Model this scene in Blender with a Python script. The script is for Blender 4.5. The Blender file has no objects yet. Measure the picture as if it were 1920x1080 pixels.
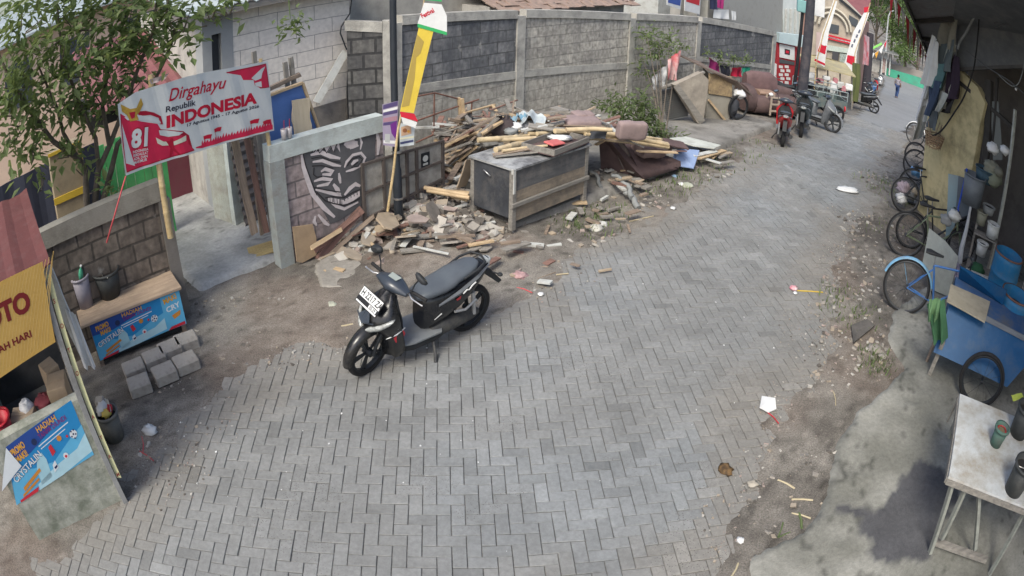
import bpy, math, random
import numpy as np
from mathutils import Matrix, Vector, Euler

# ------------------------------------------------------------------ camera, world, sun, exposure
scene = bpy.context.scene
C = bpy.context.collection
CAM_H = 3.655
cR = Vector((0.99965977, 0.01277297, 0.02274211)); cU = Vector((-0.02608356, 0.48952757, 0.87159762)); cF = Vector((0., 0.87189426, -0.48969418))
POLY = [3.86950795e-02, 4.89725500e-04, -4.42113000e-05, 2.06050000e-06]      # lens: angle off axis from mm on the sensor
cd = bpy.data.cameras.new('camera'); cam = bpy.data.objects.new('camera', cd); C.objects.link(cam); scene.camera = cam
m = Matrix((cR, cU, -cF)).transposed().to_4x4(); m.translation = (0, 0, CAM_H); cam.matrix_world = m
cd.type = 'PANO'; cd.panorama_type = 'FISHEYE_LENS_POLYNOMIAL'; cd.fisheye_fov = math.radians(220); cd.sensor_width = 36
cd.clip_start = 0.05; cd.clip_end = 900
cd.fisheye_polynomial_k0 = 0
for i in range(4): setattr(cd, 'fisheye_polynomial_k%d' % (i + 1), -POLY[i])

SUN_EL, SUN_AZ = 50, 205        # soft, high haze light of early morning
world = bpy.data.worlds.new('World'); scene.world = world; world.use_nodes = True
nt = world.node_tree; bg = nt.nodes['Background']
sky = nt.nodes.new('ShaderNodeTexSky'); sky.sky_type = 'NISHITA'; sky.sun_disc = False
sky.sun_elevation = math.radians(SUN_EL); sky.sun_rotation = math.radians(SUN_AZ); sky.dust_density = 3.5; sky.air_density = 1.0; sky.ozone_density = 1.0
nt.links.new(sky.outputs[0], bg.inputs[0]); bg.inputs[1].default_value = 0.125
sd = bpy.data.lights.new('sun', 'SUN'); sun = bpy.data.objects.new('sun', sd); C.objects.link(sun)
sd.energy = 1.5; sd.angle = math.radians(22); sd.color = (1, .975, .86)
a_ = math.radians(SUN_AZ); e_ = math.radians(SUN_EL)
sv = Vector((math.sin(a_) * math.cos(e_), math.cos(a_) * math.cos(e_), math.sin(e_)))
sun.rotation_euler = sv.to_track_quat('Z', 'Y').to_euler()
scene.view_settings.view_transform = 'Standard'; scene.view_settings.look = 'None'
scene.view_settings.exposure = 0.92; scene.view_settings.gamma = 1
scene.cycles.use_denoising = True if hasattr(scene, 'cycles') else None
try:
    scene.cycles.max_bounces = 6; scene.cycles.diffuse_bounces = 4; scene.cycles.transparent_max_bounces = 8
except Exception: pass

# ------------------------------------------------------------------ survey: pixel of the photo -> point of the place
TAB = np.linspace(0, 22, 4001); 
def theta(r): return POLY[0]*r + POLY[1]*r**2 + POLY[2]*r**3 + POLY[3]*r**4
def tz(x, y):
    r = math.hypot(x, y)
    if r < 12: return 0.
    r = min(r, 60); return -.097*(r-12)**2/(r-10)
def ray(px, py):
    dx = px-960; dy = 540-py; rr = math.hypot(dx, dy); t = theta(rr*36/1920)
    s = math.sin(t)/max(rr, 1e-9)
    return (cR*dx + cU*dy)*s + cF*math.cos(t)
EYE = Vector((0, 0, CAM_H))
def at(px, py, h=0):
    """the point seen at a pixel, h above the ground"""
    d = ray(px, py)
    def f(t):
        p = EYE + d*t; return p.z - tz(p.x, p.y) - h
    a = b = .4
    while f(b) > 0 and b < 300: a = b; b *= 1.05
    for _ in range(36):
        m_ = (a+b)/2
        if f(m_) > 0: a = m_
        else: b = m_
    return EYE + d*a
def atz(px, py, z):
    d = ray(px, py); return EYE + d*((z-CAM_H)/d.z)
def on(px, py, A, B):
    """the point seen at a pixel on the upright plane through A and B"""
    n = Vector((-(B[1]-A[1]), B[0]-A[0])); d = ray(px, py)
    t = (n.x*A[0] + n.y*A[1])/(n.x*d.x + n.y*d.y); return EYE + d*t
def dist(px, py, d): return EYE + ray(px, py)*d
RD = math.radians
TH = RD(46)                                  # street direction measured from +x
SD = Vector((math.cos(TH), math.sin(TH), 0)); SN = Vector((-math.sin(TH), math.cos(TH), 0))

# ------------------------------------------------------------------ numpy noise
def vnoise(x, y, seed=0):
    xi = np.floor(x).astype(np.int64); yi = np.floor(y).astype(np.int64); xf = x-xi; yf = y-yi
    def h(a, b):
        v = (a*374761393 + b*668265263 + seed*144665) & 0xffffffff
        v = ((v ^ (v >> 13))*1274126177) & 0xffffffff
        return ((v ^ (v >> 16)) & 0xffff)/65535.
    u = xf*xf*(3-2*xf); v = yf*yf*(3-2*yf)
    return (h(xi, yi)*(1-u)+h(xi+1, yi)*u)*(1-v) + (h(xi, yi+1)*(1-u)+h(xi+1, yi+1)*u)*v
def fbm(x, y, s=1., o=4, seed=0):
    r = 0; a = .5; t = 0
    for k in range(o):
        r = r + a*vnoise(x*s, y*s, seed+k*7); t += a; a *= .5; s *= 2.03
    return r/t
def tzn(x, y):
    r = np.minimum(np.hypot(x, y), 60); return np.where(r < 12, 0, -.097*(r-12)**2/np.maximum(r-10, .1))
def sdpoly(x, y, P):
    """signed distance to a polygon, positive inside"""
    P = np.array([(p[0], p[1]) for p in P]); Q = np.roll(P, -1, 0)
    best = np.full(x.shape, 1e9); ins = np.zeros(x.shape, bool)
    for (ax, ay), (bx, by) in zip(P, Q):
        ex, ey = bx-ax, by-ay; t = np.clip(((x-ax)*ex+(y-ay)*ey)/(ex*ex+ey*ey+1e-12), 0, 1)
        best = np.minimum(best, np.hypot(x-ax-t*ex, y-ay-t*ey))
        c = ((ay > y) != (by > y)) & (x < (bx-ax)*(y-ay)/((by-ay) if by != ay else 1e-9)+ax); ins ^= c
    return np.where(ins, best, -best)
def sstep(a, b, x):
    t = np.clip((x-a)/(b-a), 0, 1); return t*t*(3-2*t)

# ------------------------------------------------------------------ materials
MATS = {}
def _base(name):
    m = bpy.data.materials.new(name); m.use_nodes = True; t = m.node_tree; return m, t, t.nodes['Principled BSDF'], t.nodes.new, t.links.new
def rgba(c): return (c[0], c[1], c[2], 1)
def mat(name, c, c2=None, s=5, rough=.8, bump=.15, bs=60, metal=0, spec=.35, dirt=None, ds=2.5, dt=.55, amt=.8, stretch=(1, 1, 1), det=8, trans=0, sheen=0, soft=.12):
    if name in MATS: return MATS[name]
    m, t, b, N, L = _base(name)
    c2 = c2 or tuple(v*.72 for v in c)
    tc = N('ShaderNodeTexCoord'); mp = N('ShaderNodeMapping'); mp.inputs['Scale'].default_value = stretch; L(tc.outputs['Object'], mp.inputs[0])
    n1 = N('ShaderNodeTexNoise'); n1.inputs['Scale'].default_value = s; n1.inputs['Detail'].default_value = det; n1.inputs['Roughness'].default_value = .65; L(mp.outputs[0], n1.inputs[0])
    r1 = N('ShaderNodeValToRGB'); r1.color_ramp.elements[0].position = .32; r1.color_ramp.elements[1].position = .68
    r1.color_ramp.elements[0].color = rgba(c2); r1.color_ramp.elements[1].color = rgba(c); L(n1.outputs[0], r1.inputs[0])
    col = r1.outputs[0]
    if dirt:
        n2 = N('ShaderNodeTexNoise'); n2.inputs['Scale'].default_value = ds; n2.inputs['Detail'].default_value = 9; n2.inputs['Roughness'].default_value = .7; L(tc.outputs['Object'], n2.inputs[0])
        mr = N('ShaderNodeMapRange'); mr.inputs[1].default_value = dt-soft; mr.inputs[2].default_value = dt+soft; mr.inputs[4].default_value = amt; L(n2.outputs[0], mr.inputs[0])
        mx = N('ShaderNodeMix'); mx.data_type = 'RGBA'; mx.inputs[7].default_value = rgba(dirt); L(mr.outputs[0], mx.inputs[0]); L(col, mx.inputs[6]); col = mx.outputs[2]
    L(col, b.inputs['Base Color'])
    b.inputs['Roughness'].default_value = rough; b.inputs['Metallic'].default_value = metal; b.inputs['Specular IOR Level'].default_value = spec
    if trans: b.inputs['Transmission Weight'].default_value = trans
    if bump:
        n3 = N('ShaderNodeTexNoise'); n3.inputs['Scale'].default_value = bs; n3.inputs['Detail'].default_value = 5; L(mp.outputs[0], n3.inputs[0])
        bp = N('ShaderNodeBump'); bp.inputs['Strength'].default_value = bump; bp.inputs['Distance'].default_value = .02; L(n3.outputs[0], bp.inputs['Height']); L(bp.outputs[0], b.inputs['Normal'])
    MATS[name] = m; return m
def blockmat(name, c1, c2, mortar, w=.4, h=.2, ms=.012, stain=(.08, .08, .08), sdt=.55, samt=.7, plaster=None, bump=.6, pdt=.6, mul=.8):
    """block wall seen in its own frame: x along the wall, z up"""
    if name in MATS: return MATS[name]
    m, t, b, N, L = _base(name)
    tc = N('ShaderNodeTexCoord'); sp = N('ShaderNodeSeparateXYZ'); L(tc.outputs['Object'], sp.inputs[0]); cb = N('ShaderNodeCombineXYZ'); L(sp.outputs[0], cb.inputs[0]); L(sp.outputs[2], cb.inputs[1])
    # uneven joints
    nw = N('ShaderNodeTexNoise'); nw.inputs['Scale'].default_value = 5; L(tc.outputs['Object'], nw.inputs[0])
    va = N('ShaderNodeVectorMath'); va.operation = 'MULTIPLY_ADD'; va.inputs[1].default_value = (.02, .02, 0); L(nw.outputs['Color'], va.inputs[0]); L(cb.outputs[0], va.inputs[2])
    br = N('ShaderNodeTexBrick'); br.inputs['Scale'].default_value = 1; br.inputs['Brick Width'].default_value = w; br.inputs['Row Height'].default_value = h
    br.inputs['Mortar Size'].default_value = ms; br.inputs['Mortar Smooth'].default_value = .25; br.inputs['Color1'].default_value = rgba(c1); br.inputs['Color2'].default_value = rgba(c2); br.inputs['Mortar'].default_value = rgba(mortar)
    br.inputs['Bias'].default_value = 0
    L(va.outputs[0], br.inputs[0])
    n1 = N('ShaderNodeTexNoise'); n1.inputs['Scale'].default_value = 14; n1.inputs['Detail'].default_value = 8; L(tc.outputs['Object'], n1.inputs[0])
    mx0 = N('ShaderNodeMix'); mx0.data_type = 'RGBA'; mx0.blend_type = 'MULTIPLY'; mx0.inputs[0].default_value = mul
    r0 = N('ShaderNodeValToRGB'); r0.color_ramp.elements[0].color = (.5, .5, .5, 1); r0.color_ramp.elements[0].position = .3; r0.color_ramp.elements[1].color = (1.25, 1.25, 1.25, 1); r0.color_ramp.elements[1].position = .7
    L(n1.outputs[0], r0.inputs[0]); L(br.outputs[0], mx0.inputs[6]); L(r0.outputs[0], mx0.inputs[7]); col = mx0.outputs[2]
    mp = N('ShaderNodeMapping'); mp.inputs['Scale'].default_value = (2.2, 2.2, .8); L(tc.outputs['Object'], mp.inputs[0])
    n2 = N('ShaderNodeTexNoise'); n2.inputs['Scale'].default_value = 1.3; n2.inputs['Detail'].default_value = 9; n2.inputs['Roughness'].default_value = .68; L(mp.outputs[0], n2.inputs[0])
    mr = N('ShaderNodeMapRange'); mr.inputs[1].default_value = sdt-.12; mr.inputs[2].default_value = sdt+.1; mr.inputs[4].default_value = samt; L(n2.outputs[0], mr.inputs[0])
    mx = N('ShaderNodeMix'); mx.data_type = 'RGBA'; mx.inputs[7].default_value = rgba(stain); L(mr.outputs[0], mx.inputs[0]); L(col, mx.inputs[6]); col = mx.outputs[2]
    if plaster:
        n4 = N('ShaderNodeTexNoise'); n4.inputs['Scale'].default_value = 3.1; n4.inputs['Detail'].default_value = 7; L(tc.outputs['Object'], n4.inputs[0])
        m4 = N('ShaderNodeMapRange'); m4.inputs[1].default_value = pdt-.03; m4.inputs[2].default_value = pdt+.03; L(n4.outputs[0], m4.inputs[0])
        x4 = N('ShaderNodeMix'); x4.data_type = 'RGBA'; x4.inputs[7].default_value = rgba(plaster); L(m4.outputs[0], x4.inputs[0]); L(col, x4.inputs[6]); col = x4.outputs[2]
    L(col, b.inputs['Base Color']); b.inputs['Roughness'].default_value = .92; b.inputs['Specular IOR Level'].default_value = .2
    bp = N('ShaderNodeBump'); bp.inputs['Strength'].default_value = bump; bp.inputs['Distance'].default_value = .012
    inv = N('ShaderNodeMath'); inv.operation = 'SUBTRACT'; inv.inputs[0].default_value = 1; L(br.outputs['Fac'], inv.inputs[1])
    ad = N('ShaderNodeMath'); ad.operation = 'MULTIPLY_ADD'; ad.inputs[1].default_value = .5; L(n1.outputs[0], ad.inputs[0]); L(inv.outputs[0], ad.inputs[2]); L(ad.outputs[0], bp.inputs['Height']); L(bp.outputs[0], b.inputs['Normal'])
    MATS[name] = m; return m
def attrmat(name, rough=.85, bump=.3, bs=50, spec=.3, nz=.25, ns=30):
    """colour from the mesh's own 'col' attribute with fine grain"""
    if name in MATS: return MATS[name]
    m, t, b, N, L = _base(name)
    at_ = N('ShaderNodeAttribute'); at_.attribute_name = 'col'; tc = N('ShaderNodeTexCoord')
    n1 = N('ShaderNodeTexNoise'); n1.inputs['Scale'].default_value = ns; n1.inputs['Detail'].default_value = 8; n1.inputs['Roughness'].default_value = .7; L(tc.outputs['Object'], n1.inputs[0])
    r = N('ShaderNodeMapRange'); r.inputs[1].default_value = .3; r.inputs[2].default_value = .7; r.inputs[3].default_value = 1-nz; r.inputs[4].default_value = 1+nz; L(n1.outputs[0], r.inputs[0])
    v = N('ShaderNodeVectorMath'); v.operation = 'SCALE'; L(at_.outputs['Color'], v.inputs[0]); L(r.outputs[0], v.inputs['Scale']); L(v.outputs[0], b.inputs['Base Color'])
    b.inputs['Roughness'].default_value = rough; b.inputs['Specular IOR Level'].default_value = spec
    n3 = N('ShaderNodeTexNoise'); n3.inputs['Scale'].default_value = bs; n3.inputs['Detail'].default_value = 6; L(tc.outputs['Object'], n3.inputs[0])
    bp = N('ShaderNodeBump'); bp.inputs['Strength'].default_value = bump; bp.inputs['Distance'].default_value = .01; L(n3.outputs[0], bp.inputs['Height']); L(bp.outputs[0], b.inputs['Normal'])
    MATS[name] = m; return m
def leafy_light(m, c, k=.4):
    t = m.node_tree; b = t.nodes['Principled BSDF']; o = t.nodes['Material Output']; tr = t.nodes.new('ShaderNodeBsdfTranslucent'); tr.inputs[0].default_value = rgba(c); mx = t.nodes.new('ShaderNodeMixShader'); mx.inputs[0].default_value = k
    t.links.new(b.outputs[0], mx.inputs[1]); t.links.new(tr.outputs[0], mx.inputs[2]); t.links.new(mx.outputs[0], o.inputs[0]); return m
def paint(name, c, rough=.5, spec=.4, metal=0): return mat(name, c, tuple(v*.88 for v in c), s=8, rough=rough, spec=spec, metal=metal, bump=.04)

# ------------------------------------------------------------------ meshes
_tc = {}
def text_geo(body, size=1, bold=0., shear=0., align='LEFT', sx=1.0, space=1.0):
    k = (body, size, bold, shear, align, sx, space)
    if k not in _tc:
        cu = bpy.data.curves.new('lettering', 'FONT'); cu.body = body; cu.size = size; cu.offset = bold*size; cu.shear = shear; cu.align_x = align; cu.resolution_u = 3; cu.space_character = space
        o = bpy.data.objects.new('lettering', cu); C.objects.link(o); dg = bpy.context.evaluated_depsgraph_get(); dg.update()
        me = bpy.data.meshes.new_from_object(o.evaluated_get(dg))
        v = [(p.co.x*sx, 0, p.co.y) for p in me.vertices]; f = [tuple(q.vertices) for q in me.polygons]
        bpy.data.objects.remove(o); bpy.data.curves.remove(cu); bpy.data.meshes.remove(me); _tc[k] = (v, f)
    return _tc[k]
def perp(d):
    d = d.normalized(); a = Vector((0, 0, 1)) if abs(d.z) < .9 else Vector((1, 0, 0))
    u = d.cross(a).normalized(); return u, u.cross(d).normalized()
class MB:
    def __init__(s): s.v = []; s.f = []; s.m = []; s.sm = []
    def add(s, V, F, mi=0, sm=False, M=None):
        n = len(s.v)
        s.v += [tuple(M @ Vector(p)) for p in V] if M else [tuple(p) for p in V]
        s.f += [tuple(i+n for i in f) for f in F]; s.m += [mi]*len(F); s.sm += [sm]*len(F); return s
    def box(s, lo, hi, mi=0, M=None):
        x0, y0, z0 = lo; x1, y1, z1 = hi
        return s.add([(x0, y0, z0), (x1, y0, z0), (x1, y1, z0), (x0, y1, z0), (x0, y0, z1), (x1, y0, z1), (x1, y1, z1), (x0, y1, z1)],
                     [(0, 3, 2, 1), (4, 5, 6, 7), (0, 1, 5, 4), (1, 2, 6, 5), (2, 3, 7, 6), (3, 0, 4, 7)], mi, False, M)
    def bbox(s, c, d, bev=.01, mi=0, M=None):
        """box centred at c with chamfered edges"""
        hx, hy, hz = d[0]/2, d[1]/2, d[2]/2; b = min(bev, hx*.9, hy*.9, hz*.9); V = []; F = []
        for (sx, sy, sz) in [(i, j, k) for i in (-1, 1) for j in (-1, 1) for k in (-1, 1)]:
            V += [(sx*hx, sy*(hy-b), sz*(hz-b)), (sx*(hx-b), sy*hy, sz*(hz-b)), (sx*(hx-b), sy*(hy-b), sz*hz)]
        ix = {}
        for q, (sx, sy, sz) in enumerate([(i, j, k) for i in (-1, 1) for j in (-1, 1) for k in (-1, 1)]): ix[(sx, sy, sz)] = 3*q
        for a in (-1, 1):
            F += [tuple(ix[(a, j, k)] for j, k in ((-1, -1), (1, -1), (1, 1), (-1, 1))), tuple(ix[(i, a, k)]+1 for i, k in ((-1, -1), (1, -1), (1, 1), (-1, 1))), tuple(ix[(i, j, a)]+2 for i, j in ((-1, -1), (1, -1), (1, 1), (-1, 1)))]
            for b2 in (-1, 1):
                F += [(ix[(a, b2, -1)], ix[(a, b2, 1)], ix[(a, b2, 1)]+1, ix[(a, b2, -1)]+1), (ix[(a, -1, b2)], ix[(a, 1, b2)], ix[(a, 1, b2)]+2, ix[(a, -1, b2)]+2), (ix[(-1, a, b2)]+1, ix[(1, a, b2)]+1, ix[(1, a, b2)]+2, ix[(-1, a, b2)]+2)]
        for k in ix.values(): F.append((k, k+1, k+2))
        T = Matrix.Translation(Vector(c)); return s.add(V, F, mi, False, (M @ T) if M else T)
    def prism(s, P, h, mi=0, M=None):
        """polygon P (3-d points) pushed along h"""
        n = len(P); P = [Vector(p) for p in P]; h = Vector(h)
        return s.add(P+[p+h for p in P], [tuple(range(n))[::-1], tuple(range(n, 2*n))]+[(i, (i+1) % n, n+(i+1) % n, n+i) for i in range(n)], mi, False, M)
    def tube(s, P, r, n=8, mi=0, M=None, cap=True, sm=True):
        P = [Vector(p) for p in P]; R = [r]*len(P) if isinstance(r, (int, float)) else r; V = []; F = []
        u = None
        for i, p in enumerate(P):
            d = (P[min(i+1, len(P)-1)]-P[max(i-1, 0)]); 
            if d.length < 1e-9: d = Vector((0, 0, 1))
            d.normalize()
            if u is None: u, w = perp(d)
            else:
                u = (u-d*u.dot(d)); u = u.normalized() if u.length > 1e-6 else perp(d)[0]; w = u.cross(d)
            for k in range(n):
                a = 2*math.pi*k/n; V.append(p+(u*math.cos(a)+w*math.sin(a))*R[i])
        for i in range(len(P)-1):
            for k in range(n): F.append((i*n+k, i*n+(k+1) % n, (i+1)*n+(k+1) % n, (i+1)*n+k))
        s.add(V, F, mi, sm, M)
        if cap: s.add(V[:n], [tuple(range(n))], mi, False, M); s.add(V[-n:], [tuple(range(n))[::-1]], mi, False, M)
        return s
    def lathe(s, P, n=20, mi=0, M=None, sm=True, cap=True):
        """profile [(r, z)] about z"""
        V = []; F = []
        for (r, z) in P:
            for k in range(n): a = 2*math.pi*k/n; V.append((r*math.cos(a), r*math.sin(a), z))
        for i in range(len(P)-1):
            for k in range(n): F.append((i*n+k, i*n+(k+1) % n, (i+1)*n+(k+1) % n, (i+1)*n+k))
        s.add(V, F, mi, sm, M)
        if cap:
            s.add(V[:n], [tuple(range(n))[::-1]], mi, False, M); s.add(V[-n:], [tuple(range(n))], mi, False, M)
        return s
    def rings(s, RG, mi=0, M=None, sm=True, cap=True, closed=True):
        """skin over rings of equal length"""
        n = len(RG[0]); V = [p for r in RG for p in r]; F = []
        for i in range(len(RG)-1):
            for k in range(n if closed else n-1): F.append((i*n+k, i*n+(k+1) % n, (i+1)*n+(k+1) % n, (i+1)*n+k))
        s.add(V, F, mi, sm, M)
        if cap and closed: s.add(RG[0], [tuple(range(n))[::-1]], mi, False, M); s.add(RG[-1], [tuple(range(n))], mi, False, M)
        return s
    def hull(s, S, n=16, e=2.6, mi=0, M=None, ax='x', jit=0):
        """S = [(pos along ax, centre z (or y), half width, half height)], rounded sections"""
        RG = []
        for (x, c, w, h) in S:
            r = []
            for k in range(n):
                a = 2*math.pi*k/n; cs, sn = math.cos(a), math.sin(a)
                yy = w*math.copysign(abs(cs)**(2/e), cs); zz = c+h*math.copysign(abs(sn)**(2/e), sn)
                r.append((x, yy, zz) if ax == 'x' else ((yy, x, zz) if ax == 'y' else (yy, zz, x)))
            RG.append(r)
        return s.rings(RG, mi, M)
    def ball(s, c, r, n=10, mi=0, M=None):
        rx, ry, rz = (r, r, r) if isinstance(r, (int, float)) else r
        RG = []
        for i in range(1, n): 
            t = math.pi*i/n; RG.append([(c[0]+rx*math.sin(t)*math.cos(2*math.pi*k/(n+4)), c[1]+ry*math.sin(t)*math.sin(2*math.pi*k/(n+4)), c[2]-rz*math.cos(t)) for k in range(n+4)])
        return s.rings(RG, mi, M)
    def quad(s, a, b, c, d, mi=0, M=None): return s.add([a, b, c, d], [(0, 1, 2, 3)], mi, False, M)
    def flat(s, P, y=-.003, mi=0, M=None): return s.add([(p[0], y, p[1]) for p in P], [tuple(range(len(P)))], mi, False, M)
    def disc(s, c, r, y=-.003, mi=0, n=16, M=None, ry=None): return s.flat([(c[0]+r*math.cos(2*math.pi*k/n), c[1]+(ry or r)*math.sin(2*math.pi*k/n)) for k in range(n)], y, mi, M)
    def stroke(s, P, w, y=-.003, mi=0, M=None):
        """painted brush line in the xz plane"""
        P = [Vector((p[0], p[1])) for p in P]; W = [w]*len(P) if isinstance(w, (int, float)) else w; V = []
        for i, p in enumerate(P):
            d = P[min(i+1, len(P)-1)]-P[max(i-1, 0)]; d = d.normalized() if d.length > 1e-9 else Vector((1, 0)); nn = Vector((-d.y, d.x))
            V += [(p.x+nn.x*W[i]/2, y, p.y+nn.y*W[i]/2), (p.x-nn.x*W[i]/2, y, p.y-nn.y*W[i]/2)]
        return s.add(V, [(2*i, 2*i+1, 2*i+3, 2*i+2) for i in range(len(P)-1)], mi, False, M)
    def text(s, body, x, z, size, mi=0, y=-.004, bold=.0, rot=0, shear=0, align='LEFT', sx=1., M=None, space=1.):
        V, F = text_geo(body, size, bold, shear, align, sx, space); T = Matrix.Translation((x, y, z)) @ Matrix.Rotation(-rot, 4, 'Y')
        return s.add(V, F, mi, False, (M @ T) if M else T)
    def bar(s, a, b, w, t, mi=0, up=None, M=None):
        """squared timber from a to b, w wide, t thick"""
        a = Vector(a); b = Vector(b); d = b-a; L_ = d.length; d.normalize(); up = Vector(up) if up else (Vector((0, 0, 1)) if abs(d.z) < .95 else Vector((0, 1, 0)))
        y = up.cross(d).normalized(); z = d.cross(y); R_ = Matrix((d, y, z)).transposed().to_4x4(); R_.translation = a
        return s.box((0, -w/2, -t/2), (L_, w/2, t/2), mi, (M @ R_) if M else R_)
    def apply(s, M, k=0): s.v = s.v[:k]+[tuple(M @ Vector(p)) for p in s.v[k:]]; return s
    def build(s, name, mats, parent=None, loc=None, rot=None):
        me = bpy.data.meshes.new(name); me.from_pydata(s.v, [], s.f); 
        for q in (mats if isinstance(mats, (list, tuple)) else [mats]): me.materials.append(q)
        me.polygons.foreach_set('material_index', s.m); me.polygons.foreach_set('use_smooth', s.sm); me.update()
        o = bpy.data.objects.new(name, me); C.objects.link(o)
        if parent: o.parent = parent
        if loc is not None: o.location = loc
        if rot is not None: o.rotation_euler = rot
        return o
def tag(o, label=None, cat=None, group=None, kind=None):
    if label: o['label'] = label
    if cat: o['category'] = cat
    if group: o['group'] = group
    if kind: o['kind'] = kind
    return o
def thing(name, label, cat, loc=(0, 0, 0), rz=0., group=None, rot=None):
    o = bpy.data.objects.new(name, None); o.empty_display_size = .1; C.objects.link(o); o.location = loc; o.rotation_euler = rot if rot else (0, 0, rz)
    return tag(o, label, cat, group)
def mtx(o): return Matrix.LocRotScale(o.location, o.rotation_euler, o.scale)
def loc(o, p): return mtx(o).inverted() @ Vector(p)
def copy_tree(o, parent=None):
    c = o.copy(); C.objects.link(c)
    if parent: c.parent = parent
    for ch in [x for x in C.objects if x.parent == o]: copy_tree(ch, c)
    return c
def along(a, b, roll=0):
    """rotation that lays local x from a to b"""
    d = (Vector(b)-Vector(a)).normalized(); y = Vector((0, 0, 1)).cross(d); y = y.normalized() if y.length > 1e-4 else Vector((0, 1, 0)); z = d.cross(y)
    return (Matrix((d, y, z)).transposed() @ Matrix.Rotation(roll, 3, 'X')).to_euler()
# ------------------------------------------------------------------ ground, road, slabs
rng = np.random.default_rng(4); random.seed(7)
road_px = [(60, 1150), (110, 1040), (250, 935), (330, 850), (400, 775), (500, 695), (600, 665), (760, 640), (900, 608), (985, 560), (1050, 487), (1180, 432), (1300, 375), (1400, 300), (1490, 262), (1600, 213), (1640, 180), (1668, 158)]
road_rx = [(1728, 176), (1722, 200), (1700, 235), (1672, 262), (1640, 320), (1610, 400), (1590, 445), (1560, 500), (1520, 560), (1545, 640), (1500, 715), (1440, 765), (1400, 835), (1375, 890), (1340, 960), (1290, 1060), (1260, 1150)]
ROAD = [at(*p) for p in road_px+road_rx]
def height_sheet(name, xs, ys, zf, cf, m, keep=None, kind='structure', subd=None):
    X, Y = np.meshgrid(xs, ys, indexing='ij'); Z = zf(X, Y); col = cf(X, Y)
    nx, ny = X.shape; V = np.stack([X.ravel(), Y.ravel(), Z.ravel()], 1)
    I = np.arange(nx*ny).reshape(nx, ny); q = np.stack([I[:-1, :-1], I[1:, :-1], I[1:, 1:], I[:-1, 1:]], -1).reshape(-1, 4)
    if keep is not None:
        k = keep(X, Y).ravel(); q = q[k[q].all(1)]
    used = np.unique(q); mp = np.zeros(nx*ny, int); mp[used] = np.arange(len(used)); q = mp[q]; V = V[used]; cc = col.reshape(-1, 3)[used]
    me = bpy.data.meshes.new(name); me.from_pydata(V.tolist(), [], q.tolist()); me.materials.append(m)
    me.polygons.foreach_set('use_smooth', [True]*len(q))
    at_ = me.color_attributes.new('col', 'FLOAT_COLOR', 'POINT'); at_.data.foreach_set('color', np.concatenate([cc, np.ones((len(cc), 1))], 1).ravel())
    o = bpy.data.objects.new(name, me); C.objects.link(o); o['kind'] = kind; return o
def lerp3(a, b, t): return np.array(a)*(1-t[..., None]) + np.array(b)*t[..., None]
def dirtcol(X, Y):
    n = fbm(X, Y, 1.3, 5, 3); n2 = fbm(X, Y, 9, 4, 9); n3 = vnoise(X*37, Y*37, 5)
    c = lerp3((.118, .107, .094), (.232, .215, .19), sstep(.3, .7, n*.55+n2*.45))
    c = c*(1-.45*sstep(.72, .9, n3)+.35*sstep(.8, .95, vnoise(X*29, Y*29, 15)))[..., None]
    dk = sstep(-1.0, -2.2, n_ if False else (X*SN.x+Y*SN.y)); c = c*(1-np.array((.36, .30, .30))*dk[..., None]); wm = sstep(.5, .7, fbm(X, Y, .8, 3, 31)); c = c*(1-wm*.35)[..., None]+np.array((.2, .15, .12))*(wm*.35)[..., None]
    # rusty brown near the wall, darker, greener strip at the right edge of the road
    s_ = (X*SD.x+Y*SD.y); n_ = (X*SN.x+Y*SN.y)
    g = sstep(-.6, -1.6, n_)*sstep(.45, .6, fbm(X, Y, 2.2, 4, 77)); c = c*(1-g*.5)[..., None]+np.array((.12, .12, .095))*(g*.5)[..., None]
    return c
def ground_z(X, Y):
    sdv = sdpoly(X, Y, ROAD); n = fbm(X, Y, 1.6, 4, 11)-.5; f = fbm(X, Y, 12, 3, 13)-.5
    up = sstep(.38, -.30, sdv+n*1.1)
    s_ = X*SD.x+Y*SD.y; n_ = X*SN.x+Y*SN.y
    mound = .10*np.exp(-(((s_-4.6)/1.2)**2+((n_-5.6)/.8)**2))
    right = .05*sstep(-1.2, -2.6, n_)
    return tzn(X, Y)-.05+up*(.062+n*.045+f*.02+mound)+right*up*(1+2*f)
GM = attrmat('dirt', rough=.95, bump=1.0, bs=80, spec=.15, nz=.5, ns=70)
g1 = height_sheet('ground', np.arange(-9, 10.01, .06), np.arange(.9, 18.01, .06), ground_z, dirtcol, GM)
hole = lambda X, Y: ~((X > -8.9) & (X < 9.9) & (Y > 1.0) & (Y < 17.9))
height_sheet('ground', np.concatenate([np.arange(-400, -40, 40), np.arange(-40, -9, 3), np.arange(-9, 10, .475), np.arange(10, 80, 2), np.arange(80, 500, 40)]),
             np.concatenate([np.arange(-200, -8, 16), np.arange(-8, .9, .89), np.arange(.9, 18, .475), np.arange(18, 100, 2), np.arange(100, 700, 40)]),
             lambda X, Y: tzn(X, Y)-.055, dirtcol, GM, keep=hole)
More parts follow.
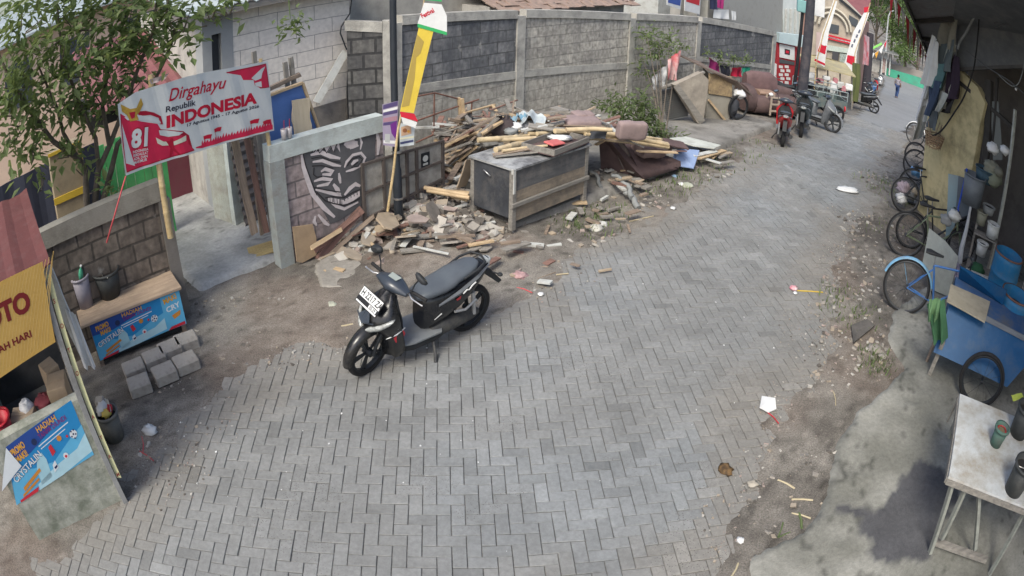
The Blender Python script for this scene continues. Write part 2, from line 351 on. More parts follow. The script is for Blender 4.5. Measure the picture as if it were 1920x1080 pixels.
# herringbone pavers: every stone modelled, laid at 45 degrees to the street
PS = math.radians(4.9); w = .1; gp = .0045
pu = np.array([math.cos(PS), math.sin(PS)]); pv = np.array([-math.sin(PS), math.cos(PS)])
N_ = 290; ii, jj = np.meshgrid(np.arange(-60, N_), np.arange(0, N_), indexing='ij'); c_ = (ii-jj) % 4
cells = []
for code, hor in ((0, True), (3, False)):
    k = c_ == code; cells.append(np.stack([ii[k]*w, jj[k]*w, np.full(k.sum(), hor)], 1))
cells = np.concatenate(cells); hor = cells[:, 2] > .5
lw = np.where(hor, 2*w, w); lh = np.where(hor, w, 2*w); cx = cells[:, 0]+lw/2; cy = cells[:, 1]+lh/2
cxw = cx*pu[0]+cy*pv[0]; cyw = cx*pu[1]+cy*pv[1]
sdv = sdpoly(cxw, cyw, ROAD); k = (sdv > -.45) & (cyw > 1.0) & (np.hypot(cxw, cyw) < 24)
cxw, cyw, lw, lh = cxw[k], cyw[k], lw[k], lh[k]; nb = len(cxw)
rz = rng.normal(0, .0022, nb)+(fbm(cxw, cyw, .9, 3, 5)-.5)*.022; tx = rng.normal(0, .006, nb); ty = rng.normal(0, .006, nb); an = rng.normal(0, .008, nb)
sink = sstep(.55, .75, fbm(cxw, cyw, .8, 3, 91))*-.0
hw = lw/2-gp/2; hh = lh/2-gp/2; bev = .0035
V = []
for (dz, inset) in ((-.055, 0), (-.004, 0), (0, bev)):
    for (sx, sy) in ((-1, -1), (1, -1), (1, 1), (-1, 1)):
        lx = sx*(hw-inset); ly = sy*(hh-inset); x2 = lx*np.cos(an)-ly*np.sin(an); y2 = lx*np.sin(an)+ly*np.cos(an)
        X = cxw+x2*pu[0]+y2*pv[0]; Y = cyw+x2*pu[1]+y2*pv[1]; V.append(np.stack([X, Y, tzn(X, Y)+rz+sink+tx*lx*2+ty*ly*2+dz], 1))
V = np.stack(V, 1).reshape(-1, 3)
fq = [(8, 9, 10, 11)]+[(a, (a+1) % 4, 4+(a+1) % 4, 4+a) for a in range(4)]+[(4+a, 4+(a+1) % 4, 8+(a+1) % 4, 8+a) for a in range(4)]
Fq = (np.array(fq)[None]+(np.arange(nb)*12)[:, None, None]).reshape(-1, 4)
base = lerp3((.205, .216, .22), (.24, .252, .258), rng.random(nb)); 
big = fbm(cxw, cyw, .7, 4, 17); wear = sstep(.45, .62, big); edge = sstep(.7, 0, sdpoly(cxw, cyw, ROAD)+(fbm(cxw, cyw, 1.5, 3, 41)-.5)*1.0)
base = base*(1-.10*wear)[:, None]; s9 = cxw*SD.x+cyw*SD.y; n9 = cxw*SN.x+cyw*SN.y; base = base*(.90+.2*fbm(n9, s9, 1.0, 2, 61)*1.0+.16*(fbm(n9*2.2, s9*.22, 1., 3, 64)-.5))[:, None]; wd_ = sstep(.42, .66, fbm(cxw, cyw, .55, 4, 71)); base = base*(1-.4*wd_[:, None])+np.array((.235, .228, .212))*.4*wd_[:, None]; base = base*(1-edge*.75)[:, None]+np.array((.22, .207, .185))*(edge*.75)[:, None]
odd = rng.random(nb) < .03; base[odd] *= 1.14; base[rng.random(nb) < .04] *= .85
me = bpy.data.meshes.new('road'); me.from_pydata(V.tolist(), [], Fq.tolist())
ca = me.color_attributes.new('col', 'FLOAT_COLOR', 'POINT'); ca.data.foreach_set('color', np.concatenate([np.repeat(base, 12, 0), np.ones((nb*12, 1))], 1).ravel())
PVM = attrmat('paver_concrete', rough=.88, bump=.35, bs=160, spec=.3, nz=.17, ns=26)
# dusty film, darker damp smears and pitted stones
nt2 = PVM.node_tree; b_ = nt2.nodes['Principled BSDF']; tc = nt2.nodes.new('ShaderNodeTexCoord')
nz_ = nt2.nodes.new('ShaderNodeTexNoise'); nz_.inputs['Scale'].default_value = 1.7; nz_.inputs['Detail'].default_value = 10; nz_.inputs['Roughness'].default_value = .72; nt2.links.new(tc.outputs['Object'], nz_.inputs[0])
mr_ = nt2.nodes.new('ShaderNodeMapRange'); mr_.inputs[1].default_value = .38; mr_.inputs[2].default_value = .66; mr_.inputs[3].default_value = .84; mr_.inputs[4].default_value = 1.1; nt2.links.new(nz_.outputs[0], mr_.inputs[0])
vs_ = nt2.nodes.new('ShaderNodeVectorMath'); vs_.operation = 'SCALE'; src = b_.inputs['Base Color'].links[0].from_socket; nt2.links.new(src, vs_.inputs[0]); nt2.links.new(mr_.outputs[0], vs_.inputs['Scale'])
vo = nt2.nodes.new('ShaderNodeTexVoronoi'); vo.inputs['Scale'].default_value = 55; nt2.links.new(tc.outputs['Object'], vo.inputs[0]); pn = nt2.nodes.new('ShaderNodeTexNoise'); pn.inputs['Scale'].default_value = 1.1; pn.inputs['Detail'].default_value = 3; nt2.links.new(tc.outputs['Object'], pn.inputs[0])
pm_ = nt2.nodes.new('ShaderNodeMapRange'); pm_.inputs[1].default_value = .53; pm_.inputs[2].default_value = .60; nt2.links.new(pn.outputs[0], pm_.inputs[0])
pv_ = nt2.nodes.new('ShaderNodeMapRange'); pv_.inputs[1].default_value = .26; pv_.inputs[2].default_value = .14; nt2.links.new(vo.outputs['Distance'], pv_.inputs[0])
pp_ = nt2.nodes.new('ShaderNodeMath'); pp_.operation = 'MULTIPLY'; nt2.links.new(pm_.outputs[0], pp_.inputs[0]); nt2.links.new(pv_.outputs[0], pp_.inputs[1])
mxp = nt2.nodes.new('ShaderNodeMix'); mxp.data_type = 'RGBA'; mxp.inputs[7].default_value = (.09, .085, .08, 1); nt2.links.new(pp_.outputs[0], mxp.inputs[0]); nt2.links.new(vs_.outputs[0], mxp.inputs[6]); nt2.links.new(mxp.outputs[2], b_.inputs['Base Color'])
me.materials.append(PVM); o = bpy.data.objects.new('road', me); C.objects.link(o); o['kind'] = 'structure'
# sand in the joints, and the far end of the lane where stones no longer read
def inroad(e): return lambda X, Y: sdpoly(X, Y, ROAD) > e
sand = height_sheet('road', np.arange(-5, 9, .12), np.arange(1, 18, .12), lambda X, Y: tzn(X, Y)-.011+(fbm(X, Y, .9, 3, 5)-.5)*.022, lambda X, Y: lerp3((.10, .098, .09), (.15, .145, .132), fbm(X, Y, 3, 4, 6)), GM, keep=inroad(-.2))
FARROAD = [at(*p) for p in [(1400, 300), (1490, 262), (1600, 213), (1640, 180), (1655, 150), (1640, 128), (1700, 132), (1760, 165), (1800, 200), (1722, 235), (1690, 262), (1640, 320)]]
height_sheet('road', np.arange(3, 75, .3), np.arange(9, 80, .3), lambda X, Y: tzn(X, Y)-.012+.016*sstep(23, 24, np.hypot(X, Y)), lambda X, Y: lerp3((.185, .19, .192), (.235, .24, .242), fbm(X, Y, .8, 5, 8)), attrmat('far_road', rough=.9, bump=.2, bs=20, nz=.15, ns=6),
             keep=lambda X, Y: (np.hypot(X, Y) > 17) & (sdpoly(X, Y, FARROAD) > 0))
def slab(name, poly, h, edge, seed, c1, c2, step=.05, rag=.25, stain=None, m=None, rough=.03):
    P = [at(*p) if len(p) == 2 else Vector(p) for p in poly]; xs = [p.x for p in P]; ys = [p.y for p in P]
    mm = m or attrmat('old_concrete', rough=.9, bump=.5, bs=60, spec=.25, nz=.2, ns=22)
    def zf(X, Y):
        s = sdpoly(X, Y, P)+(fbm(X, Y, 2.5, 4, seed)-.5)*rag; f = fbm(X, Y, 7, 4, seed+3)-.5
        return tzn(X, Y)-.06+(h+.06)*sstep(0, edge, s)+f*rough
    def cf(X, Y):
        n = fbm(X, Y, 2.2, 5, seed+5); c = lerp3(c1, c2, sstep(.3, .7, n))
        cr = np.abs(fbm(X, Y, 1.5, 5, seed+21)-.5); c = c*(1-.45*sstep(.012, .004, cr))[..., None]
        d = sstep(.56, .68, fbm(X, Y, 1.1, 5, seed+8)); c = c*(1-.16*d)[..., None]
        if stain is not None:
            SP = [at(*p) for p in stain[0]]; q = sstep(-.02, .03, sdpoly(X, Y, SP)+(fbm(X, Y, 7, 4, 55)-.5)*.22)
            c = c*(1-q[..., None])+np.array(stain[1])*q[..., None]*(.75+.5*fbm(X, Y, 5, 4, 2))[..., None]
        return c
    return height_sheet(name, np.arange(min(xs)-.2, max(xs)+.2, step), np.arange(min(ys)-.2, max(ys)+.2, step), zf, cf, mm, keep=lambda X, Y: sdpoly(X, Y, P) > -.15)
def sn(s, n, z=0): p = SD*s+SN*n; return (p.x, p.y, z)
KERB = [(800, 500), (905, 470), (959, 443), (1026, 413), (1114, 382), (1178, 357), (1273, 318), (1357, 283), (1420, 255), (1456, 240)]
kp = [at(*p) for p in KERB]; bk = [Vector((p.x, p.y, 0))+SN*3.1 for p in kp[::-1]]
slab('pavement', [tuple(p) for p in kp]+[tuple(p) for p in bk], .11, .05, 60, (.155, .148, .135), (.26, .25, .23), rag=.06)
slab('driveway', [(372, 556), (455, 520), (548, 487), (556, 470), (470, 330), (395, 300), (230, 380), (290, 480)], .06, .10, 61, (.25, .255, .25), (.38, .385, .375), rag=.15)
slab('concrete_apron', [(1385, 1150), (1410, 1050), (1500, 1000), (1548, 935), (1548, 880), (1580, 810), (1640, 738), (1690, 690), (1655, 640), (1665, 590), (1760, 520), (1850, 470), (2200, 700), (2200, 1150)], .05, .05, 62, (.175, .174, .152), (.29, .286, .256), rag=.16,
     stain=([(1530, 972), (1575, 950), (1600, 965), (1650, 955), (1690, 900), (1720, 870), (1790, 900), (1790, 960), (1745, 1030), (1740, 1060), (1640, 1055), (1625, 1035), (1630, 1020), (1600, 1010), (1605, 995), (1620, 975)], (.085, .085, .09)))
# ------------------------------------------------------------------ common materials
M_plaster = mat('aged_plaster', (.45, .43, .39), (.33, .32, .3), s=2.5, dirt=(.14, .13, .12), ds=3, dt=.6, amt=.7)
M_frame = mat('concrete_frame', (.48, .465, .42), (.35, .34, .31), s=3, dirt=(.13, .125, .12), ds=2.2, dt=.58, amt=.75, bump=.4, bs=40)
M_mint = mat('mint_paint', (.54, .59, .56), (.42, .47, .455), s=3, dirt=(.30, .30, .28), ds=3.5, dt=.56, amt=.8, bump=.3, bs=40)
M_wood = mat('weathered_wood', (.33, .26, .2), (.17, .13, .1), s=2.2, stretch=(1, 12, 12), rough=.85, bump=.4, bs=20, dirt=(.12, .1, .085), ds=3, dt=.6, amt=.6)
M_wood2 = mat('fresh_wood', (.55, .42, .27), (.40, .29, .17), s=2.2, stretch=(1, 12, 12), rough=.75, bump=.25, bs=20, dirt=(.25, .18, .11), ds=4, dt=.63, amt=.6)
M_wood3 = mat('grey_wood', (.30, .28, .25), (.16, .15, .135), s=2.2, stretch=(1, 12, 12), rough=.9, bump=.4, bs=20)
M_wood4 = mat('reddish_wood', (.26, .15, .12), (.13, .08, .065), s=2.2, stretch=(1, 12, 12), rough=.85, bump=.4, bs=20)
M_bamboo = mat('bamboo', (.60, .47, .27), (.44, .32, .16), s=3, stretch=(1, 8, 8), rough=.45, bump=.15, bs=30, dirt=(.22, .16, .09), ds=5, dt=.62, amt=.6)
M_black = paint('black_gloss', (.012, .013, .016), .25, .5); M_dark = mat('dark_metal', (.035, .04, .045), (.02, .022, .026), s=9, rough=.5, metal=.3)
M_rubber = mat('black_rubber', (.022, .022, .023), (.014, .014, .015), s=12, rough=.8, bump=.2, bs=90)
M_chrome = mat('bright_metal', (.6, .6, .6), (.45, .45, .45), s=12, rough=.3, metal=.9, bump=.03)
M_rust = mat('rusty_steel', (.20, .10, .07), (.11, .06, .05), s=9, rough=.85, bump=.3, bs=50)
M_white = mat('white_plastic', (.68, .69, .68), (.6, .6, .6), s=7, rough=.55, bump=.05)
M_whitedirty = mat('dirty_white_paint', (.60, .62, .60), (.45, .46, .44), s=5, rough=.7, dirt=(.25, .23, .2), ds=5, dt=.57, amt=.8)
M_red = paint('red_paint', (.52, .025, .04), .45); M_redc = mat('red_cloth', (.55, .02, .045), (.42, .015, .035), s=5, rough=.85, bump=.1, bs=120)
M_whitec = mat('white_cloth', (.70, .71, .70), (.58, .59, .59), s=4, rough=.9, bump=.12, bs=90)
M_gcloth = mat('grey_tarp', (.28, .29, .29), (.17, .18, .18), s=4, rough=.7, bump=.2, bs=30)
M_dcloth = mat('dark_cloth', (.05, .055, .065), (.03, .032, .04), s=5, rough=.9, bump=.15, bs=60)
M_blue = mat('blue_paint', (.005, .08, .21), (.004, .06, .16), s=4, rough=.5, dirt=(.06, .09, .13), ds=4, dt=.6, amt=.7, bump=.1)
M_lblue = mat('worn_blue_paint', (.02, .18, .36), (.015, .13, .28), s=5, rough=.5, dirt=(.10, .12, .13), ds=5, dt=.6, amt=.6, bump=.2)
M_green = mat('green_paint', (.10, .42, .14), (.06, .30, .10), s=4, rough=.65, dirt=(.10, .16, .08), ds=3, dt=.6, amt=.6)
M_roofred = mat('red_sheet_roof', (.21, .08, .082), (.16, .06, .065), s=3, rough=.55, dirt=(.20, .10, .09), ds=6, dt=.6, amt=.7, bump=.1)
M_zinc = mat('zinc_sheet', (.36, .37, .37), (.24, .25, .25), s=4, rough=.45, metal=.5, dirt=(.16, .12, .1), ds=4, dt=.56, amt=.75)
M_stone = mat('rubble_stone', (.36, .34, .31), (.22, .2, .18), s=9, rough=.95, bump=.5, bs=30, dirt=(.2, .17, .13), ds=9, dt=.55, amt=.6)
M_leaf = mat('leaf_green', (.17, .21, .09), (.10, .135, .06), s=3.5, rough=.6, bump=0, dirt=(.17, .2, .07), ds=2.3, dt=.6, amt=.7); M_leaf2 = mat('fresh_leaf', (.16, .235, .08), (.09, .14, .05), s=4, rough=.6, bump=0)
for m__, c__ in ((M_leaf, (.30, .38, .12)), (M_leaf2, (.38, .45, .16))): leafy_light(m__, c__)
M_bark = mat('bark', (.17, .14, .11), (.08, .07, .055), s=7, rough=.95, bump=.6, bs=25)
M_card = mat('cardboard', (.42, .31, .2), (.33, .24, .15), s=4, rough=.9, dirt=(.22, .16, .11), ds=6, dt=.6, amt=.6)
M_brownc = mat('brown_upholstery', (.135, .09, .085), (.08, .055, .055), s=4, rough=.85, bump=.25, bs=70)
M_pinkc = mat('faded_pink_upholstery', (.34, .26, .25), (.24, .18, .175), s=4, rough=.9, bump=.25, bs=70, dirt=(.12, .09, .085), ds=4, dt=.58, amt=.7)
M_void = mat('hollow_shade', (.035, .033, .032), (.02, .02, .02), s=3, rough=.9)  # near-black colour standing in for the shade inside hollows
B_dark = blockmat('dark_blocks', (.27, .27, .27), (.16, .163, .168), (.12, .12, .118), stain=(.085, .09, .10), sdt=.5, samt=.75, plaster=(.36, .355, .33), pdt=.67)
B_mid = blockmat('grey_blocks', (.52, .49, .43), (.38, .36, .32), (.31, .295, .265), stain=(.19, .185, .175), sdt=.58, samt=.65, plaster=(.40, .39, .35), pdt=.66)
B_low = blockmat('low_blocks', (.48, .45, .39), (.40, .38, .33), (.29, .275, .245), stain=(.26, .245, .22), sdt=.58, samt=.6, bump=.25, ms=.009)
B_brown = blockmat('brown_blocks', (.24, .20, .165), (.155, .13, .11), (.085, .075, .065), w=.33, h=.2, ms=.014, stain=(.07, .06, .055), sdt=.54, samt=.7, plaster=(.30, .28, .25), pdt=.68)
B_mauve = blockmat('painted_blocks', (.40, .33, .32), (.32, .265, .26), (.17, .15, .15), w=.42, h=.2, stain=(.15, .14, .135), sdt=.6, samt=.7)
B_aac = blockmat('white_blocks', (.80, .745, .67), (.75, .695, .63), (.33, .30, .28), w=.62, h=.23, ms=.006, stain=(.42, .38, .34), sdt=.68, samt=.4, bump=.12, mul=.3)

def wall_panel(parent, name, P, t, m, y=0):
    """P in the wall's own (x, z), face towards -y"""
    mb = MB(); mb.prism([(p[0], y, p[1]) for p in P], (0, t, 0)); return mb.build(name, m, parent)

# ------------------------------------------------------------------ long wall across the street
W0 = Vector((-2.39, 9.47, 0)); W1 = Vector((7.9, 20.3, 0)); wrz = math.atan2(W1.y-W0.y, W1.x-W0.x)
lw = thing('block_wall', 'long grey concrete block wall with pale posts and rails behind the debris pile', 'wall', (-1.84, 10.05, 0), wrz)
def LWp(px, py): p = loc(lw, on(px, py, W0, W1)); return (p.x, p.z)
posts = [(743, 46, 172), (978, 32, 137), (1187, 36, 120), (1312, 41, 109), (1453, 66, 124)]
PX = []
for (px, yt, ym) in posts: x, z = LWp(px, yt); PX.append((x, z, LWp(px, ym)[1], tz(*(mtx(lw) @ Vector((x, 0, 0))).xy)))
bm_ = [(B_dark, B_low), (B_mid, B_low), (B_mid, B_mid), (B_dark, B_mid)]
for i in range(4):
    (x0, t0, m0, g0), (x1, t1, m1, g1) = PX[i], PX[i+1]
    wall_panel(lw, 'upper_panel', [(x0, m0), (x1, m1), (x1, t1), (x0, t0)], .11, bm_[i][0], .02)
    wall_panel(lw, 'lower_panel', [(x0, g0-.4), (x1, g1-.4), (x1, m1-.003), (x0, m0-.003)], .10, bm_[i][1], .024)
for i, (x, t, m_, g) in enumerate(PX):
    w_ = .10 if i != 4 else .14
    wall_panel(lw, 'post', [(x-w_, g-.4), (x+w_, g-.4), (x+w_, t+.02), (x-w_, t+.02)], .16, M_frame, -.012)
for i in range(4):
    (x0, t0, m0, g0), (x1, t1, m1, g1) = PX[i], PX[i+1]
    wall_panel(lw, 'cap_rail', [(x0+.103, t0-.02), (x1-.103, t1-.02), (x1-.103, t1+.13), (x0+.103, t0+.13)], .17, M_frame, -.02)
    wall_panel(lw, 'middle_rail', [(x0+.103, m0-.09), (x1-.103, m1-.09), (x1-.103, m1+.05), (x0+.103, m0+.05)], .14, M_frame, 0.0)
# short return of older dark blocks at its left end
sw0 = Vector((-2.95, 9.82, 0)); sw1 = Vector((-1.95, 10.02, 0))
sw = thing('block_wall', 'short crumbling dark block wall between white house and black lamp post', 'wall', sw0, math.atan2(sw1.y-sw0.y, sw1.x-sw0.x))
def SWp(px, py): p = loc(sw, on(px, py, sw0, sw1)); return (p.x, p.z)
a = SWp(650, 42); b = SWp(737, 44); cL = (a[0], -.2); cR_ = (b[0], -.2)
wall_panel(sw, 'blockwork', [cL, cR_, b, a], .14, blockmat('crumbling_blocks', (.18, .175, .165), (.10, .10, .10), (.05, .05, .05), w=.36, h=.24, ms=.02, stain=(.05, .05, .055), sdt=.5, samt=.8, bump=1), 0)
wall_panel(sw, 'cap_rail', [(a[0]-.03, a[1]-.13), (b[0]-.16, b[1]-.13), (b[0]-.16, b[1]+.03), (a[0]-.03, a[1]+.03)], .16, M_frame, -.015)
wall_panel(sw, 'post', [(b[0]-.155, -.2), (b[0]+.02, -.2), (b[0]+.02, b[1]+.05), (b[0]-.155, b[1]+.05)], .18, M_frame, -.02)
# building behind the wall: plain rendered gable wall, tiles, sheet roofs
bb = thing('building', 'beige rendered building standing behind the long block wall', 'building', (-2.9, 10.6, 0), wrz)
mb = MB(); mb.box((-.1, .5, 0), (5.1, 3.5, 4.6)); mb.build('wall', mat('beige_render', (.45, .425, .37), (.36, .34, .3), s=2, dirt=(.22, .21, .19), ds=2.5, dt=.57, amt=.7, bump=.2), bb)
mb = MB(); mb.prism([(-.2, .3, 4.6), (5.3, .3, 4.6), (5.3, 3.7, 5.2), (-.2, 3.7, 5.2)], (0, 0, .06)); mb.build('roof', M_zinc, bb)
hb = thing('house', 'low house with broken roof tiles and grey sheet roof behind the wall', 'house', on(978, 32, W0, W1)*1+SN*.9, wrz)
mb = MB(); mb.box((.1, 0, -1), (4.3, 3, 0.10)); mb.build('wall', M_plaster, hb)
mb = MB()
for r in range(5):
    for k in range(22):
        x = .1+k*.2+random.uniform(-.03, .03); z = .02+r*.07+random.uniform(-.02, .02); y = -.35+r*.2
        mb.box((0, 0, 0), (.21, .24, .02), 0, Matrix.Translation((x, y, z-2.2+2.2)) @ Matrix.Rotation(.35+random.uniform(-.1, .1), 4, 'X') @ Matrix.Rotation(random.uniform(-.12, .12), 4, 'Z'))
mb.build('roof_tiles', mat('clay_tiles', (.36, .26, .21), (.24, .17, .14), s=6, dirt=(.16, .14, .12), ds=8, dt=.55, amt=.7), hb)
mb = MB(); mb.prism([(-.1, .3, .42), (4.6, .3, .25), (4.6, 3.2, 1.2), (-.1, 3.2, 1.35)], (0, 0, .03)); mb.build('roof', M_zinc, hb)
hb.location.z = on(978, 32, W0, W1).z
# poster board and laundry above the wall
def board(name, label, cat, px, m, A=W0, B=W1, t=.02, group=None):
    P = [on(x, y, A, B) for x, y in px]; o = thing(name, label, cat, P[0], math.atan2(B[1]-A[1], B[0]-A[0]), group); L_ = [loc(o, p) for p in P]
    MB().prism([(p.x, 0, p.z) for p in L_], (0, t, 0)).build('panel', m, o); return o, L_
Wb0 = W0+SN*.5; Wb1 = W1+SN*.5
o, L_ = board('advertising_board', 'white and blue printed board leaning on top of the long wall', 'sign', [(1251, 9), (1276, 18), (1279, -12), (1251, -22)], M_white, Wb0, Wb1)
MB().flat([(L_[0].x+.03, L_[0].z+.06), (L_[1].x-.03, L_[1].z+.1), (L_[2].x-.03, L_[2].z-.03), (L_[3].x+.03, L_[3].z-.03)], -.004).build('print', paint('deep_blue_print', (.05, .1, .35)), o)
o, L_ = board('advertising_board', 'white printed board with red edge beside the blue one above the wall', 'sign', [(1284, 20), (1312, 27), (1314, -10), (1284, -16)], M_white, Wb0, Wb1)
MB().flat([(L_[0].x+.05, L_[0].z+.25), (L_[1].x-.05, L_[1].z+.25), (L_[2].x-.05, L_[2].z-.03), (L_[3].x+.05, L_[3].z-.03)], -.004).build('print', M_red, o)
hb2 = thing('house', 'grey rendered upper storey with bare wall above the far end of the block wall', 'house', on(1318, 60, W0, W1)+SN*.7, wrz)
x1 = loc(hb2, on(1475, 60, Wb0, Wb1)).x
mb = MB(); mb.box((0, 0, -.6), (.18, .3, 2.5)); mb.box((.9, 0, -.6), (1.05, .3, 2.5)); mb.build('post', M_plaster, hb2)
mb = MB(); mb.box((1.5, 0, -.6), (x1+.2, 3, 1.12)); mb.build('wall', mat('grey_render', (.38, .375, .35), (.3, .3, .28), s=3, dirt=(.22, .22, .2), ds=3, dt=.6), hb2)
mb = MB(); mb.box((.2, .8, -.6), (1.5, 3, 2.5)); mb.build('recess_wall', M_whitedirty, hb2)
def cloth(name, label, cat, Q, m, n=(10, 12), amp=.03, fold=5, group=None, seed=0, parent=None, ragged=0, sag=0):
    """hanging fabric: Q = top-left, top-right, bottom-right, bottom-left in the place"""
    r = random.Random(seed); Q = [Vector(q) for q in Q]; nn = (Q[1]-Q[0]).cross(Q[3]-Q[0]).normalized(); o0 = Q[0]; ph = r.uniform(0, 6); V = []
    for j in range(n[1]+1):
        v = j/n[1]
        for i in range(n[0]+1):
            u = i/n[0]; vv = min(1, v*(1+ragged*math.sin(u*9+ph)*.12)) if ragged else v
            p = (Q[0]*(1-u)+Q[1]*u)*(1-vv)+(Q[3]*(1-u)+Q[2]*u)*vv
            f = math.sin(u*fold*2+ph+v*1.6)*amp*(.35+v)+math.sin(u*fold*4.7+ph*2+v*3)*amp*.4+math.sin(v*5+ph)*amp*.3
            V.append(p+nn*f-Vector((0, 0, sag*4*u*(1-u)))-o0)
    w_ = n[0]+1; F = [(j*w_+i, j*w_+i+1, (j+1)*w_+i+1, (j+1)*w_+i) for j in range(n[1]) for i in range(n[0])]
    mb = MB(); mb.add(V, F, 0, True); o = mb.build(name, m, parent, loc=o0 if not parent else loc(parent, o0)); 
    if not parent: tag(o, label, cat, group)
    return o
def pcloth(name, label, cat, px, A, B, m, **k): return cloth(name, label, cat, [on(x, y, A, B) for x, y in px], m, **k)
for q, (px, mm, lb) in enumerate([([(1330, -12), (1344, -12), (1344, 18), (1331, 17)], paint('navy_cloth', (.03, .035, .08), .9), 'dark navy garment hung above the wall, left end of the washing'),
                                  ([(1346, -12), (1358, -12), (1356, 17), (1345, 14)], paint('magenta_cloth', (.38, .03, .16), .9), 'magenta garment hung above the wall between navy and white washing'),
                                  ([(1338, 18), (1366, 18), (1366, 36), (1338, 34)], M_whitec, 'white sheet hung low over the top of the block wall'),
                                  ([(1372, 20), (1380, 22), (1380, 38), (1372, 37)], M_whitec, 'narrow white cloth hung at the right end of the washing above the wall')]):
    pcloth('laundry', lb, 'laundry', px, Wb0, Wb1, mm, seed=q, amp=.015)
# ------------------------------------------------------------------ white house on the left
H0 = Vector((-4.25, 8.46, 0)); H1 = Vector((-2.65, 10.1, 0))
wh = thing('house', 'small white block house with grey plastered corner and sheet roof', 'house', H0, TH)
def Hp(px, py): p = loc(wh, on(px, py, H0, H1)); return (p.x, p.z)
k0 = Hp(436, 31); k1 = Hp(660, -12); k2 = Hp(650, 182); k3 = (k0[0], 1.1)
wall_panel(wh, 'block_wall', [k3, (k2[0], 1.18), (k1[0], k1[1]), (k0[0], k0[1]+.2)], .15, B_aac, 0)
wall_panel(wh, 'footing', [(k0[0], -.1), (k2[0], -.1), (k2[0], 1.177), (k0[0], 1.097)], .2, mat('rough_footing', (.24, .22, .2), (.15, .14, .13), s=5, bump=.6), -.02)
g0 = Hp(378, 46)
sl = [Hp(396, 66), Hp(414, 62), Hp(416, 132), Hp(399, 138)]
mb = MB(); xs = [g0[0], sl[0][0], sl[1][0], k0[0]-.003]; gz = k0[1]+.2
mb.box((xs[0], -.015, 0), (xs[1], .3, gz)); mb.box((xs[2], -.015, 0), (xs[3], .3, gz)); mb.box((xs[1], -.012, 0), (xs[2], .3, sl[2][1])); mb.box((xs[1], -.012, sl[0][1]), (xs[2], .3, gz))
mb.build('plastered_corner', mat('grey_plaster', (.36, .375, .38), (.29, .30, .305), s=3, dirt=(.24, .25, .25), ds=3, dt=.6), wh)
mb = MB(); mb.box((xs[1], .12, sl[2][1]), (xs[2], .14, sl[0][1])); mb.build('slit_window', paint('dark_glass', (.06, .065, .075), .2), wh)
mb = MB(); mb.box((g0[0], .3, 0), (g0[0]+.15, 4, gz)); mb.box((k1[0]-.15, .15, 0), (k1[0], 4, gz)); mb.build('side_wall', M_plaster, wh)
mb = MB(); e0 = Hp(345, 44); n_ = 60; RG = []
for i in range(n_+1):
    x = e0[0]-.15+(k1[0]+.5-e0[0])*i/n_; z = .028*math.sin(i*1.7); RG.append([(x, -.35, gz+.0+z), (x, 4.2, gz+.75+z), (x, 4.2, gz+.76+z), (x, -.35, gz+.01+z)])
mb.rings(RG, 0, None, False); mb.build('roof', mat('pale_sheet_roof', (.40, .45, .45), (.26, .3, .31), s=3, rough=.5, dirt=(.2, .2, .2), ds=4, dt=.57), wh)
mb = MB(); mb.bar((e0[0]-.1, -.3, gz-.06), (k1[0]+.4, -.3, gz-.06), .05, .1); mb.build('fascia', M_wood3, wh)
# leaning white board, vertical pipe at the wall end
def stick(name, label, cat, a, b, w, t, m, group=None, roll=0, seed=None, face=None):
    a = Vector(a); b = Vector(b); mb = MB(); L_ = (b-a).length; r = random.Random(seed if seed is not None else int((a.x*31+a.y*17+b.z*7)*100)); n = 6; RG = []
    for i in range(n+1):
        x = L_*i/n; dy = r.uniform(-1, 1)*w*.05; dz = r.uniform(-1, 1)*t*.08; e = r.uniform(-.015, .015) if i in (0, n) else 0; RG.append([(x+e, -w/2+dy, -t/2+dz), (x-e, w/2+dy, -t/2+dz), (x+e, w/2+dy, t/2+dz), (x-e*.5, -w/2+dy, t/2+dz)])
    mb.rings(RG, 0, None, False); ro = along(a, b, roll)
    if face is not None: dx_ = (b-a).normalized(); z_ = (face-dx_*face.dot(dx_)).normalized(); ro = Matrix((dx_, z_.cross(dx_), z_)).transposed().to_euler()
    o = mb.build(name, m, None, a, ro); return tag(o, label, cat, group)
stick('wooden_board', 'long pale board leaning against the white house corner', 'board', on(594, 192, H0-SN*.1, H1-SN*.1), on(648, 97, H0-SN*.12, H1-SN*.12), .12, .025, M_whitedirty, roll=1.3)
# cable drooping down the corner
mb = MB(); mb.tube([on(x, y, H0-SN*.2, H1-SN*.2) for x, y in [(660, -10), (656, 25), (640, 50), (638, 62), (650, 93)]], .012, 6); tag(mb.build('cable', M_dark), 'dark cable drooping down the corner of the white house', 'cable')
